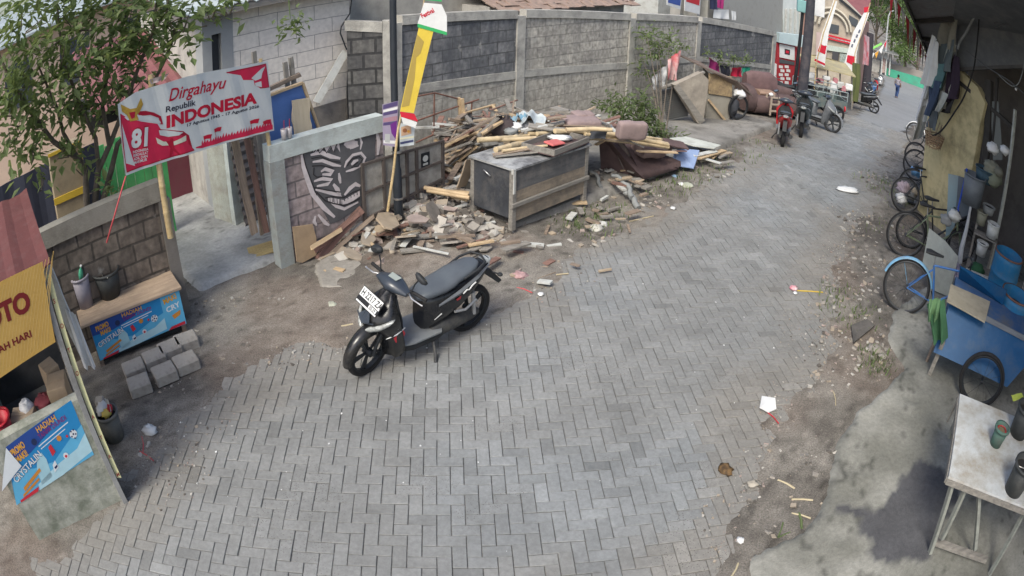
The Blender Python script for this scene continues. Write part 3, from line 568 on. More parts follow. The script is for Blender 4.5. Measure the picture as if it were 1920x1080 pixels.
# ------------------------------------------------------------------ low front walls
G0 = Vector((-2.58, 6.88, 0)); G1 = Vector((-1.58, 7.93, 0)); grz = math.atan2(G1.y-G0.y, G1.x-G0.x)
gw = thing('low_wall', 'low block wall painted with a grinning face under a mint green cap', 'wall', G0, grz)
def Gp(px, py): p = loc(gw, on(px, py, G0, G1)); return (p.x, p.z)
L0 = -.06; L1 = Gp(718, 216)[0]
wall_panel(gw, 'blockwork', [(L0, -.1), (Gp(818, 330)[0], -.1), (Gp(818, 330)[0], .85), (L1, .85), (L1, 1.3), (L0, 1.3)], .12, B_mauve, .012)
wall_panel(gw, 'cap', [(L0-.05, 1.31), (L1, 1.29), (L1, 1.5), (L0-.05, 1.5)], .17, M_mint, -.02)
wall_panel(gw, 'post', [(L0-.06, -.1), (L0+.13, -.1), (L0+.13, 1.309), (L0-.06, 1.309)], .17, mat('flaking_mint', (.38, .44, .43), (.30, .33, .33), s=4, dirt=(.24, .23, .21), ds=4, dt=.5, amt=.9, bump=.4), -.025)
# grey painted field, then black and pale brush strokes of the face
def GQ(pts): return [Gp(480+x/3.857, 200+y/3.857) for x, y in pts]
mu = MB()
mu.flat(GQ([(320, 330), (600, 240), (870, 180), (860, 390), (770, 440), (765, 720), (600, 830), (540, 850), (420, 640), (390, 560)]), .006, 0)
mu.flat(GQ([(415, 325), (430, 270), (600, 245), (610, 330), (585, 290), (560, 335), (545, 290), (515, 335), (495, 295), (470, 335), (450, 300), (430, 340)]), .003, 1)
mu.flat(GQ([(635, 275), (680, 240), (735, 250), (738, 290), (700, 305), (660, 300)]), .003, 1)
for k in range(7): mu.flat(GQ([(520+k*17, 655+k*3), (534+k*17, 657+k*3), (533+k*17, 700+k*2-abs(k-3)*3), (522+k*17, 698+k*2-abs(k-3)*3)]), .0, 1)
for k in range(5): mu.flat(GQ([(645+k*22, 668-k*13), (662+k*22, 660-k*13), (664+k*22, 690-k*11), (650+k*22, 700-k*11)]), .0, 1)
for pts, w_ in [([(330, 345), (345, 430), (370, 520), (410, 630), (490, 730), (570, 800)], 30), ([(395, 350), (470, 330), (540, 360), (610, 375)], 26), ([(410, 400), (480, 390), (560, 420), (615, 430)], 20), ([(470, 470), (500, 450), (560, 470), (540, 490), (480, 490)], 22),
                ([(420, 540), (480, 520), (550, 530), (520, 560), (440, 575)], 22), ([(430, 600), (520, 620), (600, 640), (620, 655)], 20), ([(640, 440), (655, 400), (700, 350), (760, 335), (790, 370), (770, 420), (700, 455), (650, 470)], 18),
                ([(690, 420), (710, 400), (740, 385)], 26), ([(640, 640), (680, 590), (720, 560), (755, 575)], 28), ([(625, 700), (680, 680), (750, 640)], 30), ([(540, 690), (580, 720), (640, 740), (740, 690)], 20), ([(600, 480), (605, 520), (612, 555)], 22),
                ([(750, 215), (765, 260), (755, 310)], 16), ([(875, 190), (890, 260), (880, 350)], 30), ([(560, 560), (590, 600), (610, 640)], 30), ([(430, 790), (420, 830), (440, 860)], 24), ([(450, 780), (500, 840), (530, 860)], 24), ([(640, 270), (700, 250), (730, 280), (680, 300)], 34)]:
    mu.stroke(GQ(pts), [w_/3.857/150*1.15*(.5 if i in (0, len(pts)-1) else 1) for i in range(len(pts))], .001, 1)
for pts, w_ in [([(400, 375), (470, 362), (540, 392), (612, 402)], 7), ([(405, 430), (470, 425), (560, 445)], 8), ([(420, 440), (415, 490), (440, 510), (480, 505)], 9), ([(420, 585), (520, 605), (612, 618)], 8), ([(440, 620), (500, 680), (560, 700), (640, 715), (750, 665)], 10), ([(660, 430), (690, 380), (745, 360), (770, 380), (740, 430), (690, 440)], 9), ([(705, 425), (735, 400)], 12),
                ([(500, 660), (560, 650), (640, 655), (700, 620), (755, 600)], 9), ([(560, 660), (560, 690)], 6), ([(585, 665), (588, 700)], 6), ([(610, 668), (612, 712)], 6), ([(340, 345), (360, 430), (400, 540), (440, 640)], 8), ([(420, 330), (440, 300), (460, 335), (490, 300), (510, 335), (540, 285), (560, 330), (585, 270)], 9)]:
    mu.stroke(GQ(pts), w_/3.857/150, -.001, 2)
mu.build('mural', [mat('mural_grey', (.115, .115, .12), (.08, .08, .085), s=5, rough=.85), mat('mural_pale', (.66, .60, .60), (.52, .47, .47), s=6, rough=.85, dirt=(.3, .27, .27), ds=7, dt=.6, amt=.5), paint('mural_black', (.035, .032, .035), .85)], gw)
# left wall with rough cap
Lw0 = Vector((-4.62, 4.60, 0)); Lw1 = Vector((-3.47, 5.75, 0)); lrz = TH
lf = thing('low_wall', 'low brown block wall with thick concrete cap behind the poster counter', 'wall', Lw0, lrz)
def Lp(px, py): p = loc(lf, on(px, py, Lw0, Lw1)); return (p.x, p.z)
xr = Lp(302, 345)[0]; xl = Lp(60, 445)[0]-.5
wall_panel(lf, 'blockwork', [(xl, -.1), (xr-.06, -.1), (xr-.06, 1.34), (xl, 1.34)], .11, B_brown, .012)
wall_panel(lf, 'cap', [(xl, 1.343), (xr, 1.343), (xr, 1.55), (xl, 1.53)], .17, mat('cap_concrete', (.36, .34, .29), (.25, .235, .2), s=4, dirt=(.14, .12, .1), ds=4, dt=.55, amt=.8, bump=.4), -.02)
wall_panel(lf, 'post', [(xr-.057, -.1), (xr+.08, -.1), (xr+.08, 1.338), (xr-.057, 1.338)], .16, mat('post_concrete', (.26, .24, .215), (.17, .155, .14), s=4, dirt=(.11, .1, .09), ds=4, dt=.52, amt=.8, bump=.4), -.02)
# framed sheet-metal fence behind the lamp post
F0 = on(680, 420, G0-SN*.06, G1-SN*.06); fr = thing('metal_fence', 'grey sheet fence panels in rusty steel frames behind the black lamp post', 'fence', (F0.x, F0.y, 0), grz)
def Fp(px, py): p = loc(fr, on(px, py, G0-SN*.06, G1-SN*.06)); return (p.x, p.z)
tl = Fp(679, 309); tr = Fp(830, 265); bl = Fp(684, 412); brr = Fp(824, 338)
M_sheet = mat('grey_fence_sheet', (.38, .365, .33), (.29, .28, .25), s=3, dirt=(.14, .13, .12), ds=3.5, dt=.55, amt=.8)
zt = lambda x: tl[1]+(tr[1]-tl[1])*(x-tl[0])/(tr[0]-tl[0]); zb = lambda x: bl[1]+(brr[1]-bl[1])*(x-bl[0])/(brr[0]-bl[0])
cols = [tl[0], tl[0]+.5*.62, Fp(765, 380)[0], Fp(782, 350)[0], tr[0]]
for i in range(4): wall_panel(fr, 'sheet', [(cols[i]+.02, zb(cols[i])), (cols[i+1], zb(cols[i+1])), (cols[i+1], zt(cols[i+1])), (cols[i]+.02, zt(cols[i]))], .01, M_sheet, .012)
mb = MB()
for x in cols: mb.box((x-.018, -.018, zb(x)-.08), (x+.018, .012, zt(x)+.02))
for k in (0, .48, 1): mb.bar((cols[0], -.001, zb(cols[0])*(1-k)+zt(cols[0])*k), (cols[-1], -.001, zb(cols[-1])*(1-k)+zt(cols[-1])*k), .03, .03)
mb.build('frame', mat('fence_frame', (.11, .09, .08), (.07, .06, .055), s=8), fr)
p = Fp(798, 300); mb = MB(); mb.flat([(p[0]-.07, p[1]-.09), (p[0]+.07, p[1]-.09), (p[0]+.07, p[1]+.10), (p[0]-.07, p[1]+.10)], .004, 0); mb.disc((p[0], p[1]+.02), .045, .002, 1, 10); mb.flat([(p[0]-.04, p[1]-.07), (p[0]+.04, p[1]-.07), (p[0]+.04, p[1]-.04), (p[0]-.04, p[1]-.04)], .002, 1)
mb.build('sticker', [M_dark, M_whitedirty], fr)
# ------------------------------------------------------------------ yard behind the driveway
cx0 = at(402, 416); gc = thing('gate_pillar', 'pale flaking concrete gate pillar with a light blue edge beside the driveway', 'pillar', (cx0.x, cx0.y, 0), math.atan2(7.91-8.18, .5))
mb = MB(); mb.bbox((.22, .16, .82), (.44, .3, 1.7), .015); mb.build('pillar_body', mat('flaking_green_plaster', (.40, .42, .37), (.30, .31, .28), s=3, dirt=(.24, .22, .18), ds=5, dt=.56, amt=.8, bump=.4), gc)
mb = MB(); mb.box((.443, .0, 0), (.53, .3, 1.66)); mb.build('painted_edge', M_mint, gc)
MA = Vector((-5.26, 8.93, 0)); MBp = Vector((-4.7, 9.5, 0))
mw = thing('shed', 'maroon painted sheet shed behind the red and white banner', 'shed', MA, TH)
mb = MB(); mb.box((-.5, 0, -.1), (1.3, .08, 1.75)); mb.build('front_wall', mat('maroon_sheet', (.17, .045, .06), (.12, .03, .045), s=3, rough=.5, dirt=(.08, .04, .045), ds=3, dt=.6), mw)
mb = MB(); RG = []
for i in range(49):
    x = -1.3+i*.055; z = .02*math.sin(i*math.pi/2); RG.append([(x, -.25, 1.85+z), (x, 2.6, 2.75+z), (x, 2.6, 2.76+z), (x, -.25, 1.86+z)])
mb.rings(RG, 0, None, False); mb.build('roof', M_roofred, mw)
mb = MB(); mb.box((-1.3, .09, 1.6), (1.3, 2.4, 1.8)); mb.build('eave_shade_block', M_void, mw)  # dark block standing in for the shade under the roof
gf = thing('board_fence', 'bright green vertical board fence behind the tree trunks', 'fence', on(150, 400, (-5.2, 7.1), (-4.4, 7.9)).xy.to_3d(), TH)
gf.location.z = 0
def GFp(px, py): p = loc(gf, on(px, py, (-5.2, 7.1), (-4.4, 7.9))); return (p.x, p.z)
xa = GFp(145, 300)[0]; xb = GFp(302, 300)[0]; mb = MB(); x = xa-.1; i = 0
while x < xb: 
    ww = random.uniform(.1, .16); mb.box((x, random.uniform(0, .012), .0), (x+ww-.008, .03, 1.62+random.uniform(-.04, .04))); x += ww; i += 1
mb.build('boards', M_green, gf)
for z in (.5, 1.3): MB().box((xa-.1, .032, z), (xb, .07, z+.08)).build('rail', M_wood, gf)
nv = thing('tarpaulin_screen', 'dark navy tarpaulin screen at the left edge behind the low wall', 'tarpaulin', (-6.6, 5.35, 0), TH)
mb = MB(); RG = []
for i in range(31): x = -1+i*.1; y = .02*math.sin(i*1.3); RG.append([(x, y, 0), (x, y+.01, 0), (x, y+.01, 1.75), (x, y, 1.75)])
mb.rings(RG, 0, None, False); mb.build('sheet', mat('navy_tarp', (.045, .05, .075), (.03, .034, .05), s=3, rough=.55), nv)
YA = Vector((-5.15, 5.75, 0)); YB = YA+SD
yc = thing('wooden_cabinet', 'old tan cabinet with yellow rails behind the low wall and tree', 'cabinet', (on(92, 375, YA, YB)).xy.to_3d(), TH)
def Yp(px, py): p = loc(yc, on(px, py, YA, YB)); return (p.x, p.z)
a = Yp(92, 290); b = Yp(150, 276); c = Yp(102, 376); d = Yp(150, 355)
mb = MB(); mb.box((a[0], 0, 0), (b[0], .35, max(a[1], b[1]))); mb.build('carcass', mat('tan_board', (.36, .29, .19), (.27, .22, .15), s=3, dirt=(.2, .16, .11), ds=4, dt=.57), yc)
mb = MB(); mb.box((a[0]-.02, -.02, c[1]-.06), (b[0]+.02, 0, c[1]+.02)); mb.box((a[0]-.02, -.02, a[1]-.03), (b[0]+.02, 0, a[1]+.01)); mb.box((b[0]-.01, -.018, c[1]), (b[0]+.02, .0, a[1])); mb.build('yellow_rail', paint('yellow_paint', (.62, .42, .05)), yc)
# zinc sheet and loose timber in the passage by the gate post
zp = thing('corrugated_sheet', 'rusty corrugated sheet leaning on edge beside the mint gate post', 'sheet', at(462, 432).xy.to_3d(), TH+.3)
mb = MB(); RG = []
for i in range(49): z = i*.03; y = .014*math.sin(i*1.57); RG.append([(0, y, z), (.42, y, z), (.42, y+.004, z), (0, y+.004, z)])
mb.rings(RG, 0, None, False); mb.apply(Matrix.Rotation(-.12, 4, 'X')); mb.build('sheet', mat('dark_zinc', (.20, .19, .18), (.12, .115, .11), s=4, rough=.6, dirt=(.16, .1, .07), ds=4, dt=.52), zp)
for q, (a, b, w_, mm, lb) in enumerate([((478, 438), (440, 262), .09, M_wood, 'tall grey plank leaning in the passage, nearest the corrugated sheet'), ((500, 436), (462, 255), .07, M_wood4, 'tall dark reddish plank leaning in the passage beside the gate pillar'), ((512, 430), (486, 250), .08, M_wood3, 'tall split grey plank leaning behind the mint gate post'), ((492, 440), (470, 262), .05, M_wood, 'narrow lath leaning among the passage planks')]):
    A_ = G0+SN*(.15+.07*q); B_ = G1+SN*(.15+.07*q); stick('plank', lb, 'plank', on(*a, A_, B_), on(*b, A_+SN*.15, B_+SN*.15), w_, .03, mm, face=SN, group='planks leaning in the gate passage')
# peach and white houses far behind the tree, upper left
ph = thing('house', 'peach house with pale roof beyond the tree', 'house', dist(300, 60, 17).xy.to_3d(), TH)
mb = MB(); mb.box((-5.5, 0, -1), (1.2, 5, 3.5)); mb.build('wall', mat('peach_paint', (.66, .50, .38), (.58, .43, .33), s=2, rough=.8), ph)
for x in (-4.8, -3.0, -1.0): MB().box((x, -.03, 1.7), (x+.9, -.001, 2.9)).build('window', paint('window_dark', (.08, .09, .1), .2), ph)
mb = MB(); mb.prism([(-5.9, -.5, 3.45), (1.6, -.5, 3.45), (1.6, 5.5, 4.6), (-5.9, 5.5, 4.6)], (0, 0, .06)); mb.build('roof', mat('pale_sheet_roof', (.5, .5, .48)), ph)
h3 = thing('house', 'cream house with shuttered window rising above the red shed roof', 'house', dist(352, 55, 19).xy.to_3d(), TH)
mb = MB(); mb.box((-.2, 0, -1), (5, 5, 4.4)); mb.build('wall', mat('cream_paint', (.60, .53, .42), (.5, .45, .36), s=2), h3)
mb = MB(); mb.box((.5, -.03, 2.9), (1.2, -.001, 3.7)); mb.build('window', M_wood, h3)
# ------------------------------------------------------------------ printed surfaces
class Print:
    """print on an upright surface through A and B; spots are given as seen in the photo"""
    def __init__(s, root, A, B): s.r = root; s.A = Vector(A); s.B = Vector(B); s.mb = MB()
    def p(s, q): v = loc(s.r, on(q[0], q[1], s.A, s.B)); return (v.x, v.z, v.y)
    def poly(s, P, mi=0, y=-.002): L_ = [s.p(q) for q in P]; s.mb.add([(a, b_+y, c) for a, c, b_ in L_], [tuple(range(len(L_)))], mi); return s
    def stroke(s, P, w, mi=0, y=-.003): L_ = [s.p(q) for q in P]; s.mb.stroke([(a, c) for a, c, _ in L_], w, L_[0][2]+y, mi); return s
    def disc(s, c, e, mi=0, y=-.004, n=14): a = s.p(c); b = s.p(e); r = math.hypot(a[0]-b[0], a[1]-b[1]); s.mb.disc((a[0], a[1]), r, a[2]+y, mi, n); return s
    def text(s, body, p0, p1, top, mi=0, y=-.005, bold=0., shear=0.):
        a = s.p(p0); b = s.p(p1); t = s.p(top); V, F = text_geo(body, 1, bold, shear); w_ = max(v[0] for v in V)-min(v[0] for v in V); x0 = min(v[0] for v in V)
        d = Vector((b[0]-a[0], b[1]-a[1])); h = abs((t[0]-a[0])*(-d.y)+(t[1]-a[1])*d.x)/d.length; sx = d.length/w_; sz = h/.72
        ux = d/d.length; V2 = [(a[0]+(v[0]-x0)*sx*ux.x-v[2]*sz*ux.y, a[2]+y, a[1]+(v[0]-x0)*sx*ux.y+v[2]*sz*ux.x) for v in V]; s.mb.add(V2, F, mi); return s
    def build(s, name, mats): return s.mb.build(name, mats, s.r)
def bil(Q):
    def f(u, v): return tuple((Q[0][k]*(1-u)+Q[1][k]*u)*(1-v)+(Q[3][k]*(1-u)+Q[2][k]*u)*v for k in (0, 1))
    return f
def drink_poster(pr, Q):
    f = bil(Q); G = lambda *L_: [f(*q) for q in L_]
    pr.poly(G((0, 0), (1, 0), (1, 1), (0, 1)), 0)
    pr.poly(G((0, .62), (.12, .48), (.3, .62), (.55, .72), (.8, .55), (1, .45), (1, 1), (0, 1)), 1, -.003)
    pr.poly(G((.3, .9), (.55, .8), (.85, .75), (1, .6), (1, .93), (.6, 1), (.3, 1)), 2, -.004)
    pr.poly(G((0, 0), (.75, 0), (.62, .22), (.3, .35), (0, .3)), 3, -.003)
    pr.text('HADIAH', f(.46, .13), f(.74, .13), f(.46, .02), 4, bold=.02); pr.text('TANPA DIUNDI', f(.46, .24), f(.86, .22), f(.46, .15), 5, bold=.02)
    pr.stroke([f(.42, .34), f(.86, .28)], .010, 6); pr.stroke([f(.44, .40), f(.8, .35)], .008, 6)
    pr.text('PROMO', f(.07, .22), f(.26, .20), f(.07, .09), 4, bold=.04); pr.text('MAKI!', f(.12, .37), f(.27, .35), f(.12, .25), 4, bold=.04)
    pr.text('CRYSTALIN', f(.05, .66), f(.43, .50), f(.05, .52), 6, bold=.02)
    pr.text('CRYSTALIN', f(.052, .663), f(.432, .503), f(.052, .523), 8, -.0045, bold=.05)
    pr.poly(G((.36, .5), (.43, .45), (.47, .6), (.48, .92), (.34, .95), (.33, .65)), 7, -.004)
    pr.poly(G((.12, .8), (.36, .66), (.37, .72), (.13, .87)), 9, -.006); pr.poly(G((.1, .9), (.32, .8), (.33, .84), (.1, .95)), 9, -.006)
    pr.disc(f(.38, .22), f(.43, .22), 3, -.005); pr.disc(f(.38, .22), f(.415, .22), 8, -.006)
    pr.poly(G((.53, .45), (.57, .42), (.6, .58), (.55, .62)), 10, -.006); pr.disc(f(.69, .42), f(.72, .42), 9, -.006)
    pr.disc(f(.87, .5), f(.915, .5), 6, -.006)
    for a in range(5): cx_, cy_ = .87+.028*math.cos(a*1.257+.3), .5+.075*math.sin(a*1.257+.3); pr.disc(f(cx_, cy_), f(cx_+.010, cy_), 8, -.007, 6)
    pr.disc(f(.87, .5), f(.882, .5), 8, -.007, 5); pr.disc(f(.79, .47), f(.805, .47), 10, -.006)
    pr.disc(f(.7, .74), f(.73, .74), 6, -.006); pr.disc(f(.7, .75), f(.715, .75), 10, -.007, 8); pr.poly(G((.52, .75), (.56, .7), (.58, .84), (.52, .88)), 6, -.006); pr.poly(G((.53, .8), (.57, .78), (.57, .82), (.54, .84)), 8, -.007)
    pr.poly(G((.05, .96), (.3, .93), (.28, 1), (.06, 1)), 10, -.006)
PM = [paint('print_blue', (.02, .25, .55)), paint('print_sky', (.12, .45, .70)), paint('print_pale', (.45, .68, .76)), paint('print_navy', (.02, .07, .30)), paint('print_orange', (.75, .38, .05)), paint('print_purple', (.22, .03, .18)), paint('print_white', (.72, .76, .78)), paint('print_ice', (.38, .62, .70)), paint('print_ink', (.015, .03, .10)), paint('print_amber', (.62, .25, .04)), paint('print_red', (.6, .03, .05))]
# ------------------------------------------------------------------ food stall at the left edge
S0 = Vector((-3.84, 2.04, 0)); S1 = Vector((-3.0, 2.96, 0)); srz = math.atan2(S1.y-S0.y, S1.x-S0.x)
st = thing('food_stall', 'small food stall with maroon sheet roof, yellow sign and poster front', 'stall', S0, srz)
def Sp(px, py, k=0): n_ = Vector((math.sin(srz), -math.cos(srz), 0))*k; p = loc(st, on(px, py, S0+n_, S1+n_)); return (p.x, p.z)
xL = Sp(75, 1015)[0]; xR = Sp(232, 930)[0]; zt_ = Sp(60, 793)[1]
M_parapet = mat('mossy_plaster', (.48, .475, .42), (.33, .34, .28), s=3, dirt=(.13, .15, .11), ds=4, dt=.52, amt=.85, bump=.35)
mb = MB(); mb.box((xL, 0, -.05), (xR, .11, zt_)); mb.box((xL, .113, -.05), (xL+.1, 1.8, zt_)); mb.build('parapet', M_parapet, st)
mb = MB(); mb.box((xL, .6, .3), (xR-.15, 1.6, .34)); mb.box((xL-.8, 1.75, 0), (xR, 1.8, 2.1)); mb.build('inner_wall', mat('stall_inside', (.10, .095, .09), (.05, .05, .05), s=3), st)
pt = Sp(108, 660); pb = Sp(236, 933); mb = MB(); mb.box((pb[0]-.05, -.055, -.02), (pb[0]-.003, -.004, 2.06)); mb.build('post', mat('grey_steel_post', (.34, .34, .33), (.24, .24, .235), s=5, dirt=(.16, .15, .14), ds=6, dt=.58), st)
pr = Print(st, S0, S1); Q = [(11, 838), (133, 750), (176, 852), (31, 947)]
drink_poster(pr, Q); pr.poly([(11, 838), (40, 872), (3, 920)], 6, -.012); pr.build('poster', PM)
pr = Print(st, S0+Vector((math.sin(srz), -math.cos(srz), 0))*.07, S1+Vector((math.sin(srz), -math.cos(srz), 0))*.07)
pr.poly([(-60, 560), (80, 490), (104, 641), (-60, 752)], 0)
for k in range(26): x = -60+k*6.5; pr.stroke([(x, 740-(x+60)*.66), (x+22 if x+22 < 100 else 100, 560-(x+60)*.6)], .006, 1, -.003) if k*6.5 < 150 else None
pr.text('SOTO', (-38, 628), (60, 578), (-38, 588), 2, bold=.05); pr.text('SETENGAH HARI', (-52, 690), (60, 630), (-52, 676), 2, bold=.03)
pr.build('sign_banner', [mat('sign_yellow', (.52, .33, .09), (.46, .28, .07), s=4, rough=.5), paint('sign_gold', (.57, .38, .13)), paint('sign_maroon', (.16, .012, .015))])
mb = MB(); mb.add([Vector((pb[0]+.005, -.03, .25)), Vector((pb[0]+.045, -.05, .25)), Vector((pb[0]+.05, -.045, 2.0)), Vector((pb[0]+.01, -.03, 2.0))], [(0, 1, 2, 3)], 0)
for k, ch in enumerate('SOTO AYAM'): mb.text(ch, pb[0]+.01, 1.80-k*.19, .05, 1, y=-.058, bold=.02, sx=.8) if ch != ' ' else None
mb.build('side_banner', [mat('pale_yellow_banner', (.62, .60, .34), (.5, .5, .3), s=5, rough=.6), paint('maroon_print', (.25, .04, .04))], st)
mb = MB(); R1 = loc(st, atz(96, 497, 2.06)); R2 = loc(st, atz(50, 357, 2.2)); RG = []; n_ = 40
ex = (R1-R2)
for i in range(n_+1):
    d = -i*.045; k = (i % 7); z = .022 if k in (0,) else (.012 if k in (1, 6) else 0)
    a = R2+Vector((d, d*0, z)); b = R1+Vector((d, 0, z)); RG.append([a, b, b+Vector((0, 0, -.012)), a+Vector((0, 0, -.012))])
mb.rings(RG, 0, None, False); mb.build('roof', mat('maroon_roof', (.125, .040, .037), (.095, .032, .03), s=3, rough=.8, dirt=(.13, .065, .06), ds=9, dt=.62, amt=.8), st)
# things inside and against the stall
def item(name, label, cat, p, mb, m, rz=0, group=None, rot=None): o = mb.build(name, m, None, p, rot or (0, 0, rz)); return tag(o, label, cat, group)
def stallpt(x, y, z): return mtx(st) @ Vector((x, y, z))
def carton(name, label, px, k, z, d, m, rz): p = on(px[0], px[1], S0-Vector((math.sin(srz), -math.cos(srz), 0))*k, S1-Vector((math.sin(srz), -math.cos(srz), 0))*k); mb = MB(); mb.bbox((0, 0, 0), d, .006); mb.box((-d[0]/2+.004, -.02, d[2]/2+.001), (d[0]/2-.004, .02, d[2]/2+.003)); return item(name, label, 'box', p, mb, m, rz)
carton('cardboard_box', 'cardboard box on the stall counter, nearest the grey post', (112, 735), .35, 0, (.2, .25, .22), M_card, .6)
carton('cardboard_box', 'small cardboard box upright behind the one by the stall post', (98, 708), .6, 0, (.16, .2, .25), M_card, 1.1)
carton('cardboard_box', 'low tan box at the left end of the stall counter', (45, 785), .35, 0, (.28, .2, .1), mat('pale_card', (.45, .36, .26), (.36, .28, .2), s=4), .4)
def crumple(r, seed, n=9, sq=(1, 1, .7)):
    rr = random.Random(seed); mb = MB(); RG = []
    for i in range(1, n):
        t = math.pi*i/n; RG.append([Vector((math.sin(t)*math.cos(2*math.pi*k/12)*sq[0], math.sin(t)*math.sin(2*math.pi*k/12)*sq[1], -math.cos(t)*sq[2]))*r*rr.uniform(.72, 1.18) for k in range(12)])
    mb.rings(RG, 0, None, True); return mb
o = thing('plastic_tub', 'red plastic tub standing inside the stall at its left end', 'tub', on(8, 805, S0+SN*.3, S1+SN*.3)); MB().lathe([(.09, -.13), (.12, .11), (.10, .11), (.08, -.11)], 18, cap=False).lathe([(.001, -.13), (.09, -.13)], 18).build('tub_body', M_red, o); MB().lathe([(.12, .105), (.135, .105), (.135, .125), (.12, .125)], 18, cap=False).build('rim', M_red, o)
item('plastic_bag', 'crumpled white plastic bag among the boxes in the stall', 'bag', on(50, 765, S0+SN*.4, S1+SN*.4), crumple(.09, 4), M_white)
item('cloth_bundle', 'dark red cloth bundle on the stall counter', 'cloth', on(82, 752, S0+SN*.35, S1+SN*.35), crumple(.1, 5, sq=(1.3, 1, .5)), mat('maroon_cloth', (.2, .04, .05), (.13, .025, .03), s=6))
# white strip and crumpled sheet beside the stall
p0 = on(88, 500, S0+SN*.35, S1+SN*.35); p1 = on(160, 665, S0+SN*.35, S1+SN*.35); p0.z = max(p0.z, 0); stick('batten', 'pale painted batten standing behind the yellow side banner of the stall', 'batten', p1-Vector((0, 0, .03)), p0, .09, .03, M_whitedirty, roll=1.2)
cloth('plastic_sheet', 'crumpled white plastic sheet hanging between the stall and poster counter', 'sheet', [on(x, y, S0+SN*.30, S1+SN*.30) for x, y in [(122, 580), (142, 590), (180, 688), (158, 690)]], M_white, amp=.03, seed=3)
# ------------------------------------------------------------------ counter with poster, bucket and bin
Q0 = Vector((-4.15, 4.63, 0)); Q1 = Vector((-3.32, 5.38, 0)); qrz = math.atan2(.75, .83)
ct = thing('counter', 'low wooden counter with plank top and blue drink poster front', 'counter', Q0, qrz)
def Qp(px, py): p = loc(ct, on(px, py, Q0, Q1)); return (p.x, p.z)
W_ = (Q1-Q0).length
bk_ = loc(ct, at(305, 497, .56)); dp = bk_.y
mb = MB(); mb.box((.03, .02, .05), (W_-.02, dp-.06, .5)); mb.build('carcass', M_dark, ct)
for x in (.0, W_-.05):
    for y in (0, dp-.1): MB().box((x, y, 0), (x+.05, y+.05, .515)).build('leg', M_wood, ct)
mb = MB(); 
for k in range(3): mb.bbox((W_/2-.03, -.04+(k+.5)*(dp+.06)/3, .535), (W_+.14, (dp+.06)/3-.004, .035), .006)
mb.build('plank_top', mat('counter_planks', (.50, .38, .27), (.34, .25, .18), s=2, stretch=(1, 9, 9), dirt=(.26, .2, .15), ds=3, dt=.56, bump=.25), ct)
pr = Print(ct, Q0-Vector((-.0, .0, 0)), Q1); zt2 = .50
mp = lambda x, z: (x, z)
class PQ(Print):
    def p(s, q): return (q[0], q[1], 0)
pr = PQ(ct, Q0, Q1); drink_poster(pr, [(.01, .51), (W_*.80, .51), (W_*.80, .12), (.01, .09)])
pr.poly([(W_*.80, .51), (W_+.01, .51), (W_+.01, .12), (W_*.80, .12)], 1, -.0025); pr.text('CRY', (W_*.84, .32), (W_*.99, .34), (W_*.84, .38), 6, bold=.03); pr.text('MAKI', (W_*.83, .42), (W_*.97, .44), (W_*.83, .48), 4, bold=.04); pr.poly([(W_*.81, .12), (W_, .125), (W_, .16), (W_*.85, .15)], 10, -.004); pr.poly([(W_*.9, .22), (W_*.97, .25), (W_*.98, .3), (W_*.88, .27)], 9, -.004)
o = pr.build('poster', PM); o.location.y = -.012
def bucket(name, label, cat, p, r, h, m, fill=None, handle=True, group=None, taper=.75, rim=.012, n=24, mi2=None):
    o = thing(name, label, cat, p, random.uniform(0, 3), group)
    MB().lathe([(.001, 0), (r*taper, 0), (r, h), (r-.006, h), (r*taper-.004, .008), (.001, .008)], n, cap=False).build('bucket_body', m, o)
    MB().lathe([(r-.004, h-.02), (r+rim, h-.02), (r+rim, h), (r-.007, h+.002)], n, cap=False).build('rim', m, o)
    if handle: MB().tube([((r+rim*.6)*math.cos(a), (r+rim*.6)*math.sin(a)*.55-.3*r, h-.015-.10*math.sin(a)*0-.0) for a in [math.pi*k/12 for k in range(13)]], .004, 5).build('handle', M_chrome, o)
    if fill: MB().lathe([(.001, h*.8), (r*.92, h*.78)], n, cap=False).build('filling', fill, o)  # in an empty bucket this disc is painted dark as its inner shade
    return o
M_bucket = mat('black_bucket_plastic', (.055, .058, .058), (.035, .038, .038), s=5, rough=.55, dirt=(.12, .115, .105), ds=5, dt=.62, amt=.6)
bucket('bucket', 'large black plastic bucket standing on the poster counter', 'bucket', at(208, 553, .555), .165, .29, M_bucket, M_void)
o = bucket('bin', 'mauve plastic bin with green bottle on the left end of the counter', 'bin', at(162, 572, .555), .115, .34, mat('mauve_plastic', (.33, .31, .35), (.26, .24, .28), s=5, rough=.5), mat('brown_waste', (.14, .07, .04), (.08, .04, .03), s=20), taper=.85)
o2 = thing('bottle', 'crumpled green plastic bottle sticking out of the mauve bin', 'bottle', at(162, 572, .555)+Vector((0, 0, .27)), 0); MB().lathe([(.001, 0), (.03, 0), (.032, .1), (.028, .14), (.012, .17), (.012, .19)], 12).apply(Matrix.Rotation(.35, 4, 'Y')).build('bottle_body', mat('green_bottle', (.10, .42, .26), (.07, .3, .2), s=6, rough=.25), o2); MB().lathe([(.014, .19), (.014, .205)], 10).apply(Matrix.Rotation(.35, 4, 'Y')).build('cap', M_white, o2)
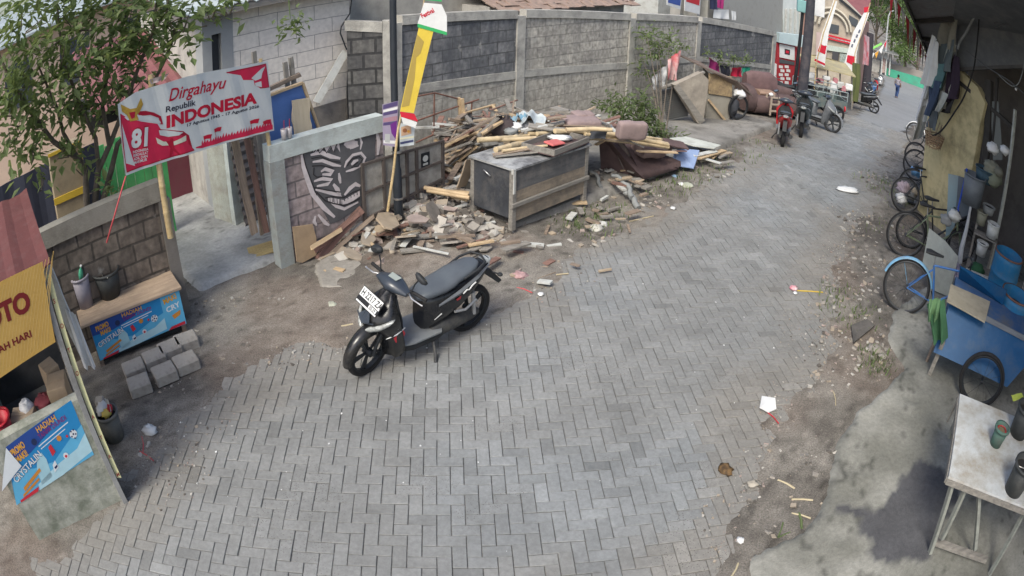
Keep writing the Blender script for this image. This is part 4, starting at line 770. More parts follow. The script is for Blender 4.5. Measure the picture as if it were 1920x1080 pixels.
# concrete pavers stacked in front of the counter
M_pav = mat('loose_paver', (.45, .42, .37), (.33, .305, .27), s=6, rough=.93, dirt=(.17, .15, .13), ds=6, dt=.58, bump=.5, bs=50)
pvl = [((265, 722), 0, 'first from the left in the front row'), ((312, 700), 0, 'second from the left in the front row'), ((352, 680), 0, 'third from the left in the front row, with broken edge'), ((255, 692), .0, 'leftmost of the back row'), ((293, 672), .0, 'second of the back row'), ((322, 655), .0, 'third of the back row, under the poster'), ((352, 640), .0, 'rightmost of the back row by the counter leg')]
for i, (px, z, lb) in enumerate(pvl): p = at(px[0], px[1]+12, .0); item('paver', 'loose paving block, '+lb, 'paving block', (p.x, p.y, .07), MB().bbox((0, 0, 0), (.25, .22, .12), .012), M_pav, qrz+random.uniform(-.05, .05), 'loose paving blocks before the counter')
# rubbish bin made of a paint pail
M_pail = mat('dirty_pail', (.16, .165, .155), (.09, .095, .09), s=6, rough=.8, dirt=(.2, .18, .15), ds=5, dt=.5, amt=.8)
p = at(217, 822); bucket('rubbish_pail', 'grey dented rubbish pail overflowing beside the food stall', 'rubbish bin', p, .125, .30, M_pail, M_void, handle=False, taper=.85)
item('plastic_bag', 'crumpled white plastic bag stuffed in the rubbish pail', 'bag', p+Vector((-.04, .02, .31)), crumple(.085, 8), M_white)
item('food_wrapper', 'yellow and red food wrapper in the rubbish pail', 'wrapper', p+Vector((.03, -.03, .31)), crumple(.055, 9), paint('yellow_wrapper', (.65, .5, .12)), 1)
item('food_wrapper', 'red wrapper poking up beside the yellow one in the pail', 'wrapper', p+Vector((.06, .02, .33)), crumple(.04, 19, sq=(.5, 1, 1.2)), M_red)
cloth('paper_scrap', 'white paper scrap standing up in the rubbish pail', 'paper', [p+Vector(q) for q in [(.02, .05, .42), (.08, .02, .43), (.09, .0, .32), (.03, .04, .31)]], M_whitec, n=(4, 4), amp=.01)
item('bucket_lid_block', 'small square concrete block beside the stall and rubbish pail', 'block', at(190, 760, .06), MB().bbox((0, 0, 0), (.1, .1, .16), .01), M_pav, .4)
# ------------------------------------------------------------------ independence banner on two bamboo poles
BA = Vector((-3.43, 5.56, 0)); BB = BA+Vector((1.03, 1.61, 0)); brz = math.atan2(1.61, 1.03)
def bamboo(name, label, cat, P, r0, r1, m=M_bamboo, group=None, node=.28, n=9):
    P = [Vector(p) for p in P]; o0 = P[0].copy(); Ls = [0]
    for a, b in zip(P, P[1:]): Ls.append(Ls[-1]+(b-a).length)
    T = Ls[-1]; ss = sorted(set([0, T]+[x for k in range(1, int(T/node)+1) for x in (k*node-.012, k*node, k*node+.012) if x < T]+Ls[1:-1])); Q = []; R_ = []
    for s_ in ss:
        j = max(i for i in range(len(Ls)-1) if Ls[i] <= s_+1e-9); t = (s_-Ls[j])/(Ls[j+1]-Ls[j]); Q.append(P[j].lerp(P[j+1], t)-o0)
        rr = r0+(r1-r0)*s_/T; R_.append(rr*(1.13 if abs((s_/node)-round(s_/node)) < .01 and 0 < s_ < T else 1))
    mb = MB(); mb.tube(Q, R_, n); o = mb.build(name, m, None, o0); return tag(o, label, cat, group)
lp = on(323, 447, BA, BB); lt = on(286, 140, BA, BB); nbk = Vector((-math.sin(brz), math.cos(brz), 0))
bamboo('bamboo_pole', 'stout bamboo pole holding the left part of the Indonesia banner', 'pole', [lp+nbk*.035, (lp+lt)/2+nbk*.04, lt+nbk*.045], .036, .032, group='banner poles')
rp = on(527, 388, BA, BB); rt = on(478, 98, BA, BB)
bamboo('bamboo_pole', 'thinner bamboo pole holding the right end of the Indonesia banner', 'pole', [rp+nbk*.03, on(505, 250, BA, BB)+nbk*.035, on(492, 110, BA, BB)+nbk*.035], .026, .022, group='banner poles')
bn = thing('banner', 'red and white Dirgahayu Republik Indonesia banner stretched between two bamboo poles', 'banner', on(222, 196, BA, BB), brz)
pr = Print(bn, BA, BB); c5 = lambda x, y: (200+x/4.5, 100+y/4.5); Cq = lambda L_: [c5(*q) for q in L_]
base_ = [(95, 430), (240, 330), (700, 190), (1368, 65), (1390, 360), (1410, 650), (800, 820), (160, 1030), (128, 740)]
pr.poly(Cq(base_), 0)
bd = [(112, 505), (125, 520), (168, 1005), (160, 1012)]
pr.poly(Cq([(118, 510), (180, 545), (290, 575), (430, 595), (470, 660), (560, 665), (680, 690), (690, 760), (735, 815), (165, 1000), (130, 760)]), 1, -.003)
pr.poly(Cq([(1000, 165), (1350, 92), (1372, 285), (1290, 292), (1245, 270), (1235, 225), (1150, 225), (1130, 185)]), 1, -.003)
pr.poly(Cq([(1215, 210), (1300, 130), (1345, 110), (1310, 165), (1300, 210), (1250, 232)]), 0, -.005); pr.poly(Cq([(1245, 250), (1300, 235), (1305, 285), (1250, 275)]), 0, -.005)
for w_, o_, mi, y in ((.012, 0, 2, -.005),): pr.stroke(Cq([(118, 510), (135, 760), (165, 1000), (735, 815), (690, 760), (680, 690), (560, 660)]), w_, mi, y); pr.stroke(Cq([(1005, 163), (1350, 90), (1374, 288), (1290, 292)]), w_, mi, y)
pr.poly(Cq([(260, 490), (330, 485), (400, 500), (460, 530), (478, 600), (455, 600), (440, 545), (370, 520), (270, 530)]), 2, -.005)
pr.poly(Cq([(150, 540), (260, 520), (370, 535), (450, 570), (460, 590), (430, 590), (350, 565), (180, 565)]), 0, -.006)
pr.poly(Cq([(445, 640), (520, 645), (640, 655), (690, 690), (720, 800), (690, 760), (665, 700), (600, 680), (500, 700)]), 2, -.005); pr.poly(Cq([(440, 650), (490, 648), (640, 665), (600, 690), (520, 705), (450, 690)]), 0, -.006)
pr.poly(Cq([(415, 710), (480, 745), (560, 745), (665, 690), (665, 735), (570, 775), (470, 780), (430, 760)]), 3, -.006)
pr.poly(Cq([(535, 740), (560, 745), (570, 800), (610, 845), (600, 850), (560, 820), (545, 875), (530, 880), (540, 800), (500, 740)]), 2, -.0075); pr.disc(c5(545, 730), c5(558, 730), 2, -.0075)
# gold eagle-like wing crest, simplified
pr.poly(Cq([(120, 430), (200, 470), (250, 460), (290, 375), (308, 430), (280, 490), (255, 520), (270, 560), (200, 575), (170, 520), (130, 490)]), 4, -.007); pr.poly(Cq([(190, 500), (240, 490), (235, 540), (210, 555)]), 2, -.009)
pr.text('81', c5(205, 800), c5(345, 775), c5(205, 645), 2, -.005, bold=.09); pr.text('81', c5(207, 798), c5(343, 773), c5(207, 647), 0, -.0065, bold=.045)
for k, (t_, y_) in enumerate([('INDONESIA', 838), ('BERDAULAT', 868), ('ADIL DAN', 898), ('MAKMUR', 928)]): pr.text(t_, c5(222+k*3, y_+8), c5(350-k*3, y_-22), c5(222, y_-14), 0, -.006, bold=.02)
pr.text('Dirgahayu', c5(515, 405), c5(1005, 290), c5(515, 300), 5, -.0055, bold=.012, shear=.3)
pr.text('Republik', c5(495, 497), c5(752, 436), c5(495, 447), 6, -.005, bold=.02)
pr.text('INDONESIA', c5(505, 628), c5(1262, 415), c5(505, 528), 5, -.005, bold=.045)
pr.text('17 Agustus 1945 - 17 Agustus 2026', c5(675, 618), c5(1280, 455), c5(675, 592), 6, -.005, bold=.025)
crowd = [(750, 790), (800, 775)]; r5 = random.Random(3)
for k in range(26): x = 800+k*23; y = 775-k*6.4; crowd += [(x, y-18-r5.random()*16), (x+8, y-30-r5.random()*26), (x+14, y-14)]
crowd += [(1395, 600), (1398, 640), (800, 800), (750, 800)]
pr.poly(Cq(crowd), 1, -.004)
for (x, y, s_) in [(815, 700, 1), (905, 640, 1), (1205, 570, 1.1), (1312, 575, 1)]: pr.poly(Cq([(x, y), (x+35*s_, y-15), (x+70*s_, y-20*s_), (x+60*s_, y+18), (x+30*s_, y+20), (x+5, y+28)]), 5, -.006); pr.stroke(Cq([(x+4, y), (x+22, y+85)]), .006, 5, -.005)
mb = pr.mb; V_ = mb.v  # the vinyl hangs in shallow waves

# finer cloth under the print so that it follows the same wave
P4 = [pr.p(c5(*q)) for q in [(95, 430), (1368, 65), (1410, 650), (160, 1030)]]; nx_, nz2 = 40, 10; VV = []
for j in range(nz2+1):
    for i in range(nx_+1):
        u, v = i/nx_, j/nz2; x = (P4[0][0]*(1-u)+P4[1][0]*u)*(1-v)+(P4[3][0]*(1-u)+P4[2][0]*u)*v; z = (P4[0][1]*(1-u)+P4[1][1]*u)*(1-v)+(P4[3][1]*(1-u)+P4[2][1]*u)*v; VV.append((x, .006, z))
mb.add(VV, [(j*(nx_+1)+i, (j+1)*(nx_+1)+i, (j+1)*(nx_+1)+i+1, j*(nx_+1)+i+1) for j in range(nz2) for i in range(nx_)], 0, True)
BM = [mat('banner_white', (.62, .64, .63), (.53, .56, .55), s=2.5, rough=.55), paint('banner_red', (.60, .02, .07)), paint('banner_dark_red', (.38, .006, .03)), paint('banner_cream', (.66, .66, .52)), mat('banner_gold', (.52, .34, .06), (.34, .2, .03), s=20, rough=.5), paint('banner_crimson', (.50, .006, .035)), paint('banner_ink', (.03, .03, .05))]
bo_ = pr.build('printed_vinyl', BM)
import bmesh
bm2 = bmesh.new(); bm2.from_mesh(bo_.data)
for k in range(1, 48): bmesh.ops.bisect_plane(bm2, geom=bm2.verts[:]+bm2.edges[:]+bm2.faces[:], plane_co=(-.05+k*.042, 0, 0), plane_no=(1, 0, .22))
for v in bm2.verts: u_ = v.co.x+v.co.z*.22; v.co.y += .010*math.sin(u_*7.3)+.007*math.sin(u_*17+1)+.004*math.sin(u_*31)
bm2.to_mesh(bo_.data); bm2.free()
cloth('cloth_scrap', 'pale pink rag snagged on the top of the left banner pole', 'rag', [on(278, 150, BA, BB), on(318, 137, BA, BB), on(306, 150, BA, BB), on(284, 158, BA, BB)], mat('pink_rag', (.62, .5, .48), (.5, .4, .38), s=5), n=(6, 4), amp=.02)
mb = MB(); q0 = on(236, 330, BA, BB); q1 = on(216, 400, BA, BB); q2 = on(200, 455, Lw0-SN*.05, Lw1-SN*.05); mb.tube([q0, (q0+q1)/2+Vector((0, 0, -.0)), q1, q2], .009, 6); tag(mb.build('cord', paint('pink_cord', (.55, .09, .1)), None), 'pink cord tying the lower left banner corner down to the wall', 'cord')
# ------------------------------------------------------------------ blue board and planks above the painted wall, drink cups on the cap
Hb0 = G0+SN*.45; Hb1 = G1+SN*.45
o, L_ = board('display_board', 'blue board in a wooden frame leaning behind the painted wall', 'board', [(505, 265), (605, 265), (566, 155), (505, 178)], mat('board_blue', (.10, .20, .48), (.08, .16, .40), s=3, rough=.6), Hb0, Hb1)
mb = MB(); L2 = [(p.x, 0, p.z) for p in L_]
for a, b in ((1, 2), (2, 3)): mb.bar(Vector(L2[a])+Vector((0, -.012, 0)), Vector(L2[b])+Vector((0, -.012, 0)), .03, .05, up=(0, -1, 0))
mb.build('frame', M_wood2, o)
stick('plank', 'broad pale new plank leaning on the blue board', 'plank', on(568, 262, G0+SN*.3, G1+SN*.3), on(563, 186, G0+SN*.38, G1+SN*.38), .24, .02, mat('pale_plank', (.52, .45, .33), (.42, .35, .25), s=2, stretch=(1, 10, 10)), face=SN)
stick('timber', 'weathered rail lying behind the top of the blue board', 'timber', on(500, 168, G0+SN*.6, G1+SN*.6), on(562, 140, G0+SN*.6, G1+SN*.6), .06, .05, M_wood)
for q, (x0, y0, x1, y1) in enumerate([(481, 118, 476, 96), (540, 140, 534, 116), (552, 138, 545, 107)]): stick('timber', ['short post end above the banner top edge', 'left of the two post ends standing behind the blue board', 'right, taller post end standing behind the blue board'][q], 'timber', on(x0, y0+30, G0+SN*.62, G1+SN*.62), on(x1, y1, G0+SN*.62, G1+SN*.62), .05, .05, M_wood3, face=SN)
def cup(p, m, lb, h=.12, r=.038):
    o = thing('drink_cup', lb, 'cup', p); MB().lathe([(.001, 0), (r*.75, 0), (r, h), (r-.003, h), (r*.72, .004), (.001, .004)], 16, cap=False).build('cup_body', paint('clear_plastic', (.45, .42, .42), .15), o); MB().lathe([(.001, .006), (r*.74, .006), (r*.86, h*.5), (.001, h*.5)], 14, cap=False).build('drink', m, o); MB().tube([(0, 0, .02), (.012, 0, h+.10)], .004, 6).build('straw', M_red, o); return o
cup(on(533, 261, G0+SN*.04, G1+SN*.04)*1, paint('dark_drink', (.10, .015, .02), .2), 'clear cup of dark red drink on the mint cap, left one'); cup(on(543, 258, G0+SN*.05, G1+SN*.05), paint('amber_drink', (.22, .06, .02), .2), 'clear cup of brown drink on the mint cap, right one')
# wooden pallet board on the driveway, posts and planks at the painted wall
p = at(490, 468, .07); item('wooden_tray', 'yellowish broken wooden slat tray lying on the driveway', 'tray', p, (lambda m_: [m_.bbox((0, k*.055-.11, 0), (.34, .048, .015), .004) for k in range(5)] and m_.bbox((-.13, 0, -.02), (.03, .26, .025), .004).bbox((.13, 0, -.02), (.03, .26, .025), .004))(MB()), mat('yellow_wood', (.38, .30, .14), (.28, .21, .1), s=3), .5, rot=(.1, -.08, .5))
o = thing('wooden_board', 'brown plywood sheet leaning at the foot of the mint post', 'board', at(560, 488)); 
MB().prism([loc(o, on(x, y, G0-SN*.1, G1-SN*.1)) for x, y in [(548, 425), (585, 420), (592, 445), (592, 478), (566, 492), (556, 490)]], -SN*.015).build('sheet', M_card, o)
for q, (a, b, w_, mm, lb) in enumerate([((596, 486), (678, 392), .10, M_wood4, 'broad reddish plank sloping along the foot of the painted wall'), ((590, 470), (672, 400), .06, M_wood4, 'narrow dark red plank just above the broad reddish one'), ((600, 495), (700, 405), .05, M_wood, 'thin lath lying below the reddish planks'), ((583, 465), (640, 430), .05, M_wood2, 'short tan lath across the reddish planks')]):
    stick('plank', lb, 'plank', on(*a, G0-SN*(.12+.03*q), G1-SN*(.12+.03*q)), on(*b, G0-SN*(.06+.03*q), G1-SN*(.06+.03*q)), w_, .025, mm, roll=1.1, group='planks at the painted wall')
# ------------------------------------------------------------------ black lamp post with posters, festival flag
pb_ = on(748, 402, G0-SN*.20, G1-SN*.20); pb_.z = 0; po = thing('lamp_post', 'slim black lamp post rising in front of the block walls', 'lamp post', pb_)
top_ = on(737, -60, pb_, pb_+Vector((1, 0, 0))); tl_ = loc(po, top_); MB().tube([(0, 0, 0), (tl_.x*.25, 0, tl_.z*.25), (tl_.x*.27, 0, tl_.z*.26), (tl_.x, 0, tl_.z)], [.058, .056, .044, .04], 14).build('shaft', mat('black_paint', (.03, .035, .045), (.02, .025, .03), s=5, rough=.4), po)
for zz in (.45, 1.05): MB().lathe([(.061, zz), (.064, zz+.01), (.061, zz+.025)], 14).build('clamp_band', M_chrome, po)
PA = pb_-Vector((0, .10, 0)); PB = PA+Vector((1, .1, 0)); prz = math.atan2(.1, 1)
def vinyl(name, label, px, bmats, fn, y=0, A=PA, B=PB):
    A = Vector(A)-Vector((0, y, 0)); B = Vector(B)-Vector((0, y, 0)); rz = math.atan2(B.y-A.y, B.x-A.x); o = thing(name, label, 'banner', on(px[0][0], px[0][1], A, B), rz); p_ = Print(o, A, B); p_.poly(px, 0, 0); fn(p_, bil(px[:4]) if len(px) == 4 else None)
    p_.mb.add([(v[0], v[1]+.006, v[2]) for v in p_.mb.v[:len(px)]], [tuple(range(len(px)))[::-1]], 0); p_.build('printed_vinyl', bmats); return o
def purp(p_, f):
    for k, (v0, v1, mi) in enumerate([(0.02, .10, 1), (.14, .18, 2), (.2, .26, 1), (.34, .42, 3), (.45, .5, 1), (.88, .93, 2)]): p_.poly([f(.05, v0), f(.97, v0-.02), f(.95, v1), f(.04, v1+.02)], mi, -.002)
    p_.poly([f(.5, .5), f(.95, .42), f(.95, .85), f(.6, .7)], 4, -.003); p_.poly([f(.15, .72), f(.5, .72), f(.5, .92), (f(.15, .92))], 5, -.004)
vinyl('hanging_poster', 'purple and white vinyl poster tied to the lamp post, left of it', [(717, 196), (747, 189), (744, 276), (718, 272)], [paint('poster_lilac', (.30, .26, .36)), paint('poster_violet', (.08, .06, .16)), M_white, paint('poster_mauve', (.35, .2, .25)), paint('poster_purple', (.13, .02, .2)), paint('poster_grey', (.4, .42, .42))], purp)
def foodp(p_, f):
    p_.poly([f(.1, .15), f(.75, .1), (f(.8, .5)), f(.1, .55)], 1, -.002); p_.disc(f(.35, .32), f(.5, .32), 2, -.004); p_.disc(f(.6, .38), f(.7, .38), 3, -.004); p_.poly([f(.02, .62), f(.98, .6), f(.98, .68), f(.02, .7)], 4, -.003); p_.poly([f(.02, .8), f(.95, .76), (f(.95, .86)), f(.02, .9)], 5, -.003)
vinyl('hanging_poster', 'pale food poster tied to the lamp post, right of it', [(749, 232), (778, 228), (776, 272), (750, 275)], [paint('poster_pale', (.5, .55, .58)), paint('poster_peach', (.55, .36, .24)), paint('poster_brown', (.3, .12, .05)), paint('poster_orange', (.6, .3, .05)), paint('poster_cream', (.7, .68, .5)), paint('poster_navy', (.05, .06, .14))], foodp)
FA = PA-Vector((0, .12, 0)); FB = PB-Vector((0, .12, 0))
stickp = [on(x, y, FA, FB) for x, y in [(727, 396), (738, 320), (746, 245), (756, 200), (775, 110), (790, 40), (800, -30)]]
bamboo('bamboo_pole', 'thin bamboo flag pole tied along the lamp post and bending right', 'pole', stickp, .018, .008)
fl = vinyl('festival_flag', 'tall yellow festival flag with red and white foot beside the lamp post', [(786, 48), (813, 57), (776, 212), (750, 209)], [mat('flag_yellow', (.68, .52, .07), (.55, .40, .05), s=3, rough=.7), paint('flag_brown', (.38, .28, .07), .8)], lambda p_, f: (p_.poly([f(.0, .1), f(.55, .16), f(.5, .3), f(.28, .36), f(.5, .6), (f(.55, .92)), f(.05, .95), f(.02, .5)], 1, -.002)), .02, FA, FB)
def bandp(p_, f): pass
pr = Print(fl, FA-Vector((0, .02, 0)), FB-Vector((0, .02, 0)))
pr.poly([(795, 5), (828, 8), (838, 30), (838, 62), (783, 44)], 0, -.004); pr.poly([(783, 44), (838, 60), (838, 66), (783, 51)], 1, -.006); pr.poly([(797, -25), (830, -25), (828, 3), (795, 0)], 3, -.005); pr.text('Festival', (792, 34), (815, 22), (792, 24), 2, -.008, bold=.03)
FMB = [M_whitec, paint('flag_green', (.04, .38, .12), .8), M_redc, paint('flag_green', (.04, .38, .12), .8)]; pr.build('coloured_band', FMB); pr.mb = MB(); pr.poly([(750, 209), (777, 213), (784, 228), (752, 219)], 2, -.004); pr.poly([(752, 219), (782, 229), (779, 240), (756, 232)], 0, -.004); pr.build('foot_band', FMB)
fl['label'] = 'tall yellow festival flag with green top band, bowed beside the lamp post'
# ------------------------------------------------------------------ debris pile on the pavement
c7 = lambda x, y: (780+x/2.842, 160+y/2.842)
KZ = .11
def a7(x, y, h): return at(*c7(x, y), h)
# old cabinet
K0 = at(960, 434, KZ); K1 = at(1099, 375, KZ); K2 = at(885, 402, KZ)
krz = math.atan2(K1.y-K0.y, K1.x-K0.x); kb = thing('cabinet', 'old dark wooden cabinet with worn white top and plank front at the kerb', 'cabinet', K0, krz)
KW = (K1-K0).length; KD = loc(kb, K2).y; KH = .80
M_cab = mat('cabinet_dark', (.055, .06, .07), (.028, .03, .036), s=4, rough=.7, dirt=(.12, .115, .11), ds=5, dt=.58, amt=.7, bump=.2)
M_cabw = mat('cabinet_front', (.33, .27, .205), (.21, .175, .135), s=2.5, stretch=(1, 8, 8), rough=.85, dirt=(.09, .085, .08), ds=4, dt=.55, amt=.7, bump=.3)
for x in (.0, KW-.06):
    for y in (.0, KD-.06): MB().box((x, y, 0), (x+.06, y+.06, KH-.02)).build('leg', M_wood3, kb)
mb = MB(); mb.box((-.002, .062, .16), (.02, KD-.062, KH-.022)); mb.box((KW-.02, .062, .16), (KW+.002, KD-.062, KH-.022)); mb.box((.062, KD-.03, .16), (KW-.062, KD-.01, KH-.022)); mb.box((.02, .03, .14), (KW-.02, KD-.03, .16)); mb.build('side_panel', M_cab, kb)
MB().box((.062, .012, .5), (KW-.062, .03, KH-.022)).build('front_board', mat('cabinet_grey_board', (.14, .14, .14), (.08, .08, .085), s=2.5, stretch=(1, 8, 8), dirt=(.22, .2, .18), ds=4, dt=.6), kb)
MB().box((.062, .008, .36), (KW-.062, .03, .497)).build('front_board', M_cabw, kb); MB().box((.062, .012, .11), (KW-.062, .03, .30)).build('front_board', M_cabw, kb)
MB().bbox((KW/2, -.004, .33), (KW+.04, .035, .055), .006).build('rail', M_wood3, kb)
MB().box((-.03, -.03, KH-.02), (KW+.02, KD+.01, KH+.005)).build('top', mat('worn_white_top', (.52, .53, .53), (.34, .35, .35), s=3, rough=.6, dirt=(.10, .10, .105), ds=3.2, dt=.5, amt=.9), kb)
MB().box((-.035, -.04, KH-.06), (-.03, -.0, KH+.008)).box((-.035, -.042, .5), (-.005, -.03, KH+.008)).build('edge_trim', M_whitedirty, kb)
for z in (.68,): MB().tube([(-.03, .45, z), (-.05, .42, z+.01), (-.05, .36, z-.02), (-.03, .34, z-.05)], .009, 6).build('handle', M_chrome, kb)
# drawer tray on top with white and red pieces
T = [a7(915, 305, KH+.16), a7(560, 335, KH+.16), a7(770, 385, KH+.12)]
ty = thing('drawer', 'empty wooden drawer lying on top of the dark cabinet', 'drawer', loc(kb, T[2]) and mtx(kb) @ Vector((KW*.98, -.02, KH+.03)), krz, rot=(0, .02, krz+.12))
mb = MB(); TW, TD = -.86, .48
mb.box((TW, 0, 0), (0, TD, .012)); mb.build('bottom', M_brownc, ty)
for a, b in (((TW, .0), (0, .015)), ((TW, TD-.015), (0, TD)), ((TW, .016), (TW+.015, TD-.016)), ((-.015, .016), (0, TD-.016))): MB().box((a[0], a[1], .013), (b[0], b[1], .085)).build('side', M_wood3, ty)
o = item('plastic_sheet', 'white folded plastic lying in the drawer on the cabinet', 'plastic', mtx(kb) @ Vector((KW*.78, .25, KH+.09)), crumple(.11, 31, sq=(1.5, 1, .35)), M_white)
o = item('plastic_basin', 'pink plastic piece lying in the drawer', 'plastic', mtx(kb) @ Vector((KW*.62, .14, KH+.10)), MB().bbox((0, 0, 0), (.26, .16, .03), .012), paint('salmon_plastic', (.58, .14, .13)), krz, rot=(.1, .08, krz))
# timber: (end a, height, end b, height, width, thickness, material, label)
F_ = M_wood; TL = [
 ((120, 475), .30, (365, 225), .95, .10, .03, M_wood, 'broad grey plank in front of the timber fan left of the cabinet'), ((210, 465), .32, (345, 330), .72, .07, .025, M_wood3, 'short plank right of the broad one in the timber fan'),
 ((150, 345), .62, (285, 285), .85, .08, .03, M_wood, 'plank at the upper left of the timber fan'), ((140, 330), .70, (280, 262), .95, .05, .03, M_wood2, 'tan lath on top at the left of the timber fan'), ((125, 430), .4, (300, 330), .75, .06, .03, M_wood, 'grey-brown plank under the fan, second from the left'),
 ((160, 415), .45, (330, 290), .85, .05, .03, M_wood3, 'thin grey board crossing the middle of the timber fan'), ((230, 400), .5, (320, 330), .75, .05, .03, M_wood2, 'short tan batten by the corner of the cabinet'), ((180, 300), .8, (430, 165), 1.15, .08, .03, M_wood, 'long plank rising to the cloth heap'),
 ((330, 270), .95, (440, 170), 1.2, .09, .03, M_wood3, 'wide split board standing towards the dark bundle'), ((110, 400), .45, (220, 350), .68, .05, .02, M_wood, 'low lath end at the far left of the timber fan'), ((200, 300), .75, (330, 250), .95, .06, .03, M_wood2, 'tan batten across the upper timber fan'),

 ((600, 215), 1.1, (790, 240), 1.05, .12, .02, M_wood3, 'grey board lying just above the middle bamboo poles'), ((560, 240), 1.05, (700, 215), 1.1, .05, .03, M_whitedirty, 'whitish lath below the pale sheet'), ((405, 215), 1.12, (330, 300), .9, .06, .03, M_wood, 'plank end between the broad split board and the bamboo'),
 ((240, 540), .35, (292, 395), .75, .16, .02, mat('tan_ply', (.42, .34, .25)), 'tan board standing between the bamboo stubs and the cabinet'), ((130, 455), .34, (320, 275), .9, .07, .03, M_wood, 'long plank parallel to and behind the broad front one'), ((150, 375), .55, (240, 345), .7, .06, .02, M_wood2, 'short tan lath low in the timber fan'), ((128, 360), .6, (300, 300), .85, .05, .025, M_wood3, 'thin grey lath in the upper left of the fan'),
 ((200, 320), .72, (300, 240), 1.0, .07, .03, M_wood4, 'dark reddish plank in the upper fan'), ((350, 260), 1.02, (460, 190), 1.15, .05, .03, M_wood2, 'tan lath rising beside the dark bundle'), ((780, 215), 1.08, (1000, 222), 1.05, .09, .02, M_wood, 'board under the faded pink cushions'), ((640, 205), 1.1, (735, 215), 1.1, .05, .03, M_wood3, 'lath between the white sack and the cushions'),
 ((1000, 285), .85, (1130, 300), .75, .1, .02, M_wood, 'board beneath the bamboo right of the cabinet'), ((880, 165), 1.05, (740, 180), 1.1, .07, .02, M_wood3, 'board behind the small pink cushion'), ((45, 548), .42, (190, 560), .46, .0, 0, None, ''), ((660, 222), 1.0, (790, 195), 1.1, .10, .02, M_wood3, 'flat grey board behind the bamboo, left of the pink cushions'), ((700, 180), 1.15, (800, 165), 1.2, .06, .02, M_wood, 'short lath at the back of the pile near the cushions'),
 ((430, 150), 1.15, (545, 160), 1.1, .07, .02, M_wood, 'lath at the back edge of the pile by the dark bundle'), ((730, 120), 1.0, (840, 150), 1.0, .16, .04, M_wood3, 'thick dark board leaning up against the long wall'), ((965, 190), 1.0, (1025, 215), 1.0, .09, .03, M_wood3, 'board end between the two faded pink cushions'),
 ((1180, 350), .62, (1390, 358), .55, .07, .02, M_wood2, 'lath lying on the brown sofa cushions'), ((1200, 355), .5, (1440, 350), .4, .05, .02, M_wood4, 'dark lath sticking out over the blue board'), ((1330, 300), .55, (1440, 325), .45, .20, .02, M_brownc, 'brown board under the bamboo tips'),
 ((420, 380), KH+.14, (690, 350), KH+.16, .08, .02, M_wood3, 'grey board lying on the cabinet top beside the drawer'), ((410, 372), KH+.15, (600, 338), KH+.18, .05, .02, M_wood, 'lath on the cabinet top behind the grey board'), ((170, 665), .15, (275, 632), .25, .04, .02, M_whitedirty, 'whitish lath on the rubble left of the cabinet'),
 ((100, 715), .16, (130, 690), .3, .15, .03, M_wood, 'broken plank stub in the rubble'), ((1500, 390), .2, (1640, 345), .15, .12, .02, M_wood2, 'pale plank lying at the kerb right of the blue board'), ((1480, 375), .24, (1600, 350), .2, .08, .02, M_whitedirty, 'whitish plank above the pale one at the kerb')]
for q, (a, ha, b, hb_, w_, t_, mm, lb) in enumerate(TL):
    if mm: stick('plank', lb, 'plank', a7(*a, ha), a7(*b, hb_), w_, t_, mm, roll=random.uniform(-.4, .4), group='loose timber of the debris pile')
for q, (a, b) in enumerate([((45, 545), (280, 585)), ((60, 560), (285, 600)), ((150, 565), (282, 575)), ((190, 590), (275, 610))]):
    bamboo('bamboo_pole', ['topmost of the short bamboo poles left of the cabinet', 'lower long one of the short bamboo poles left of the cabinet', 'middle short bamboo pole left of the cabinet', 'lowest bamboo stub left of the cabinet'][q], 'pole', [a7(*a, .45-.03*q), a7(*b, .42-.03*q)], .028, .026, M_wood2, group='short bamboo poles left of the cabinet')
BL = [([(425, 345), (560, 308), (760, 283), (950, 280), (1180, 305), (1345, 330)], .032, 'front bamboo pole, longest and bowed over the cabinet'), ([(330, 292), (520, 278), (640, 268), (900, 262), (1180, 285), (1340, 312)], .030, 'bamboo pole just behind the bowed front one'), ([(600, 258), (760, 258), (1000, 268), (1310, 302)], .026, 'bamboo pole with dark open end, left of centre'), ([(645, 258), (800, 252), (1100, 262), (1300, 288)], .026, 'bamboo pole with open end beside the dark one'),
      ([(740, 243), (880, 245), (1100, 265), (1345, 318)], .029, 'bamboo pole with pale round cut end in the middle of the pile'), ([(800, 238), (950, 232), (1045, 237)], .028, 'short upper bamboo pole ending below the pink cushions'), ([(375, 285), (480, 290), (640, 280)], .026, 'bamboo stub at the left corner of the cabinet'), ([(900, 262), (1100, 272), (1310, 290)], .024, 'thin bamboo pole at the back of the bundle'), ([(460, 350), (600, 330), (700, 322)], .018, 'thin cane lying on the drawer')]
for q, (P, r_, lb) in enumerate(BL):
    h = [.98, 1.04, 1.0, 1.03, 1.08, 1.14, 1.0, .96, .99][q]; n = len(P); bamboo('bamboo_pole', lb, 'pole', [a7(*p, h-(.42*(i/(n-1))**1.5 if q not in (5, 6, 8) else 0)) for i, p in enumerate(P)], r_*1.2, r_, mat('dry_bamboo', (.62, .50, .32), (.46, .36, .22), s=3, stretch=(1, 6, 6), rough=.5, bump=.15, bs=30, dirt=(.25, .2, .13), ds=6, dt=.58, amt=.7), group='long bamboo poles on the pile')
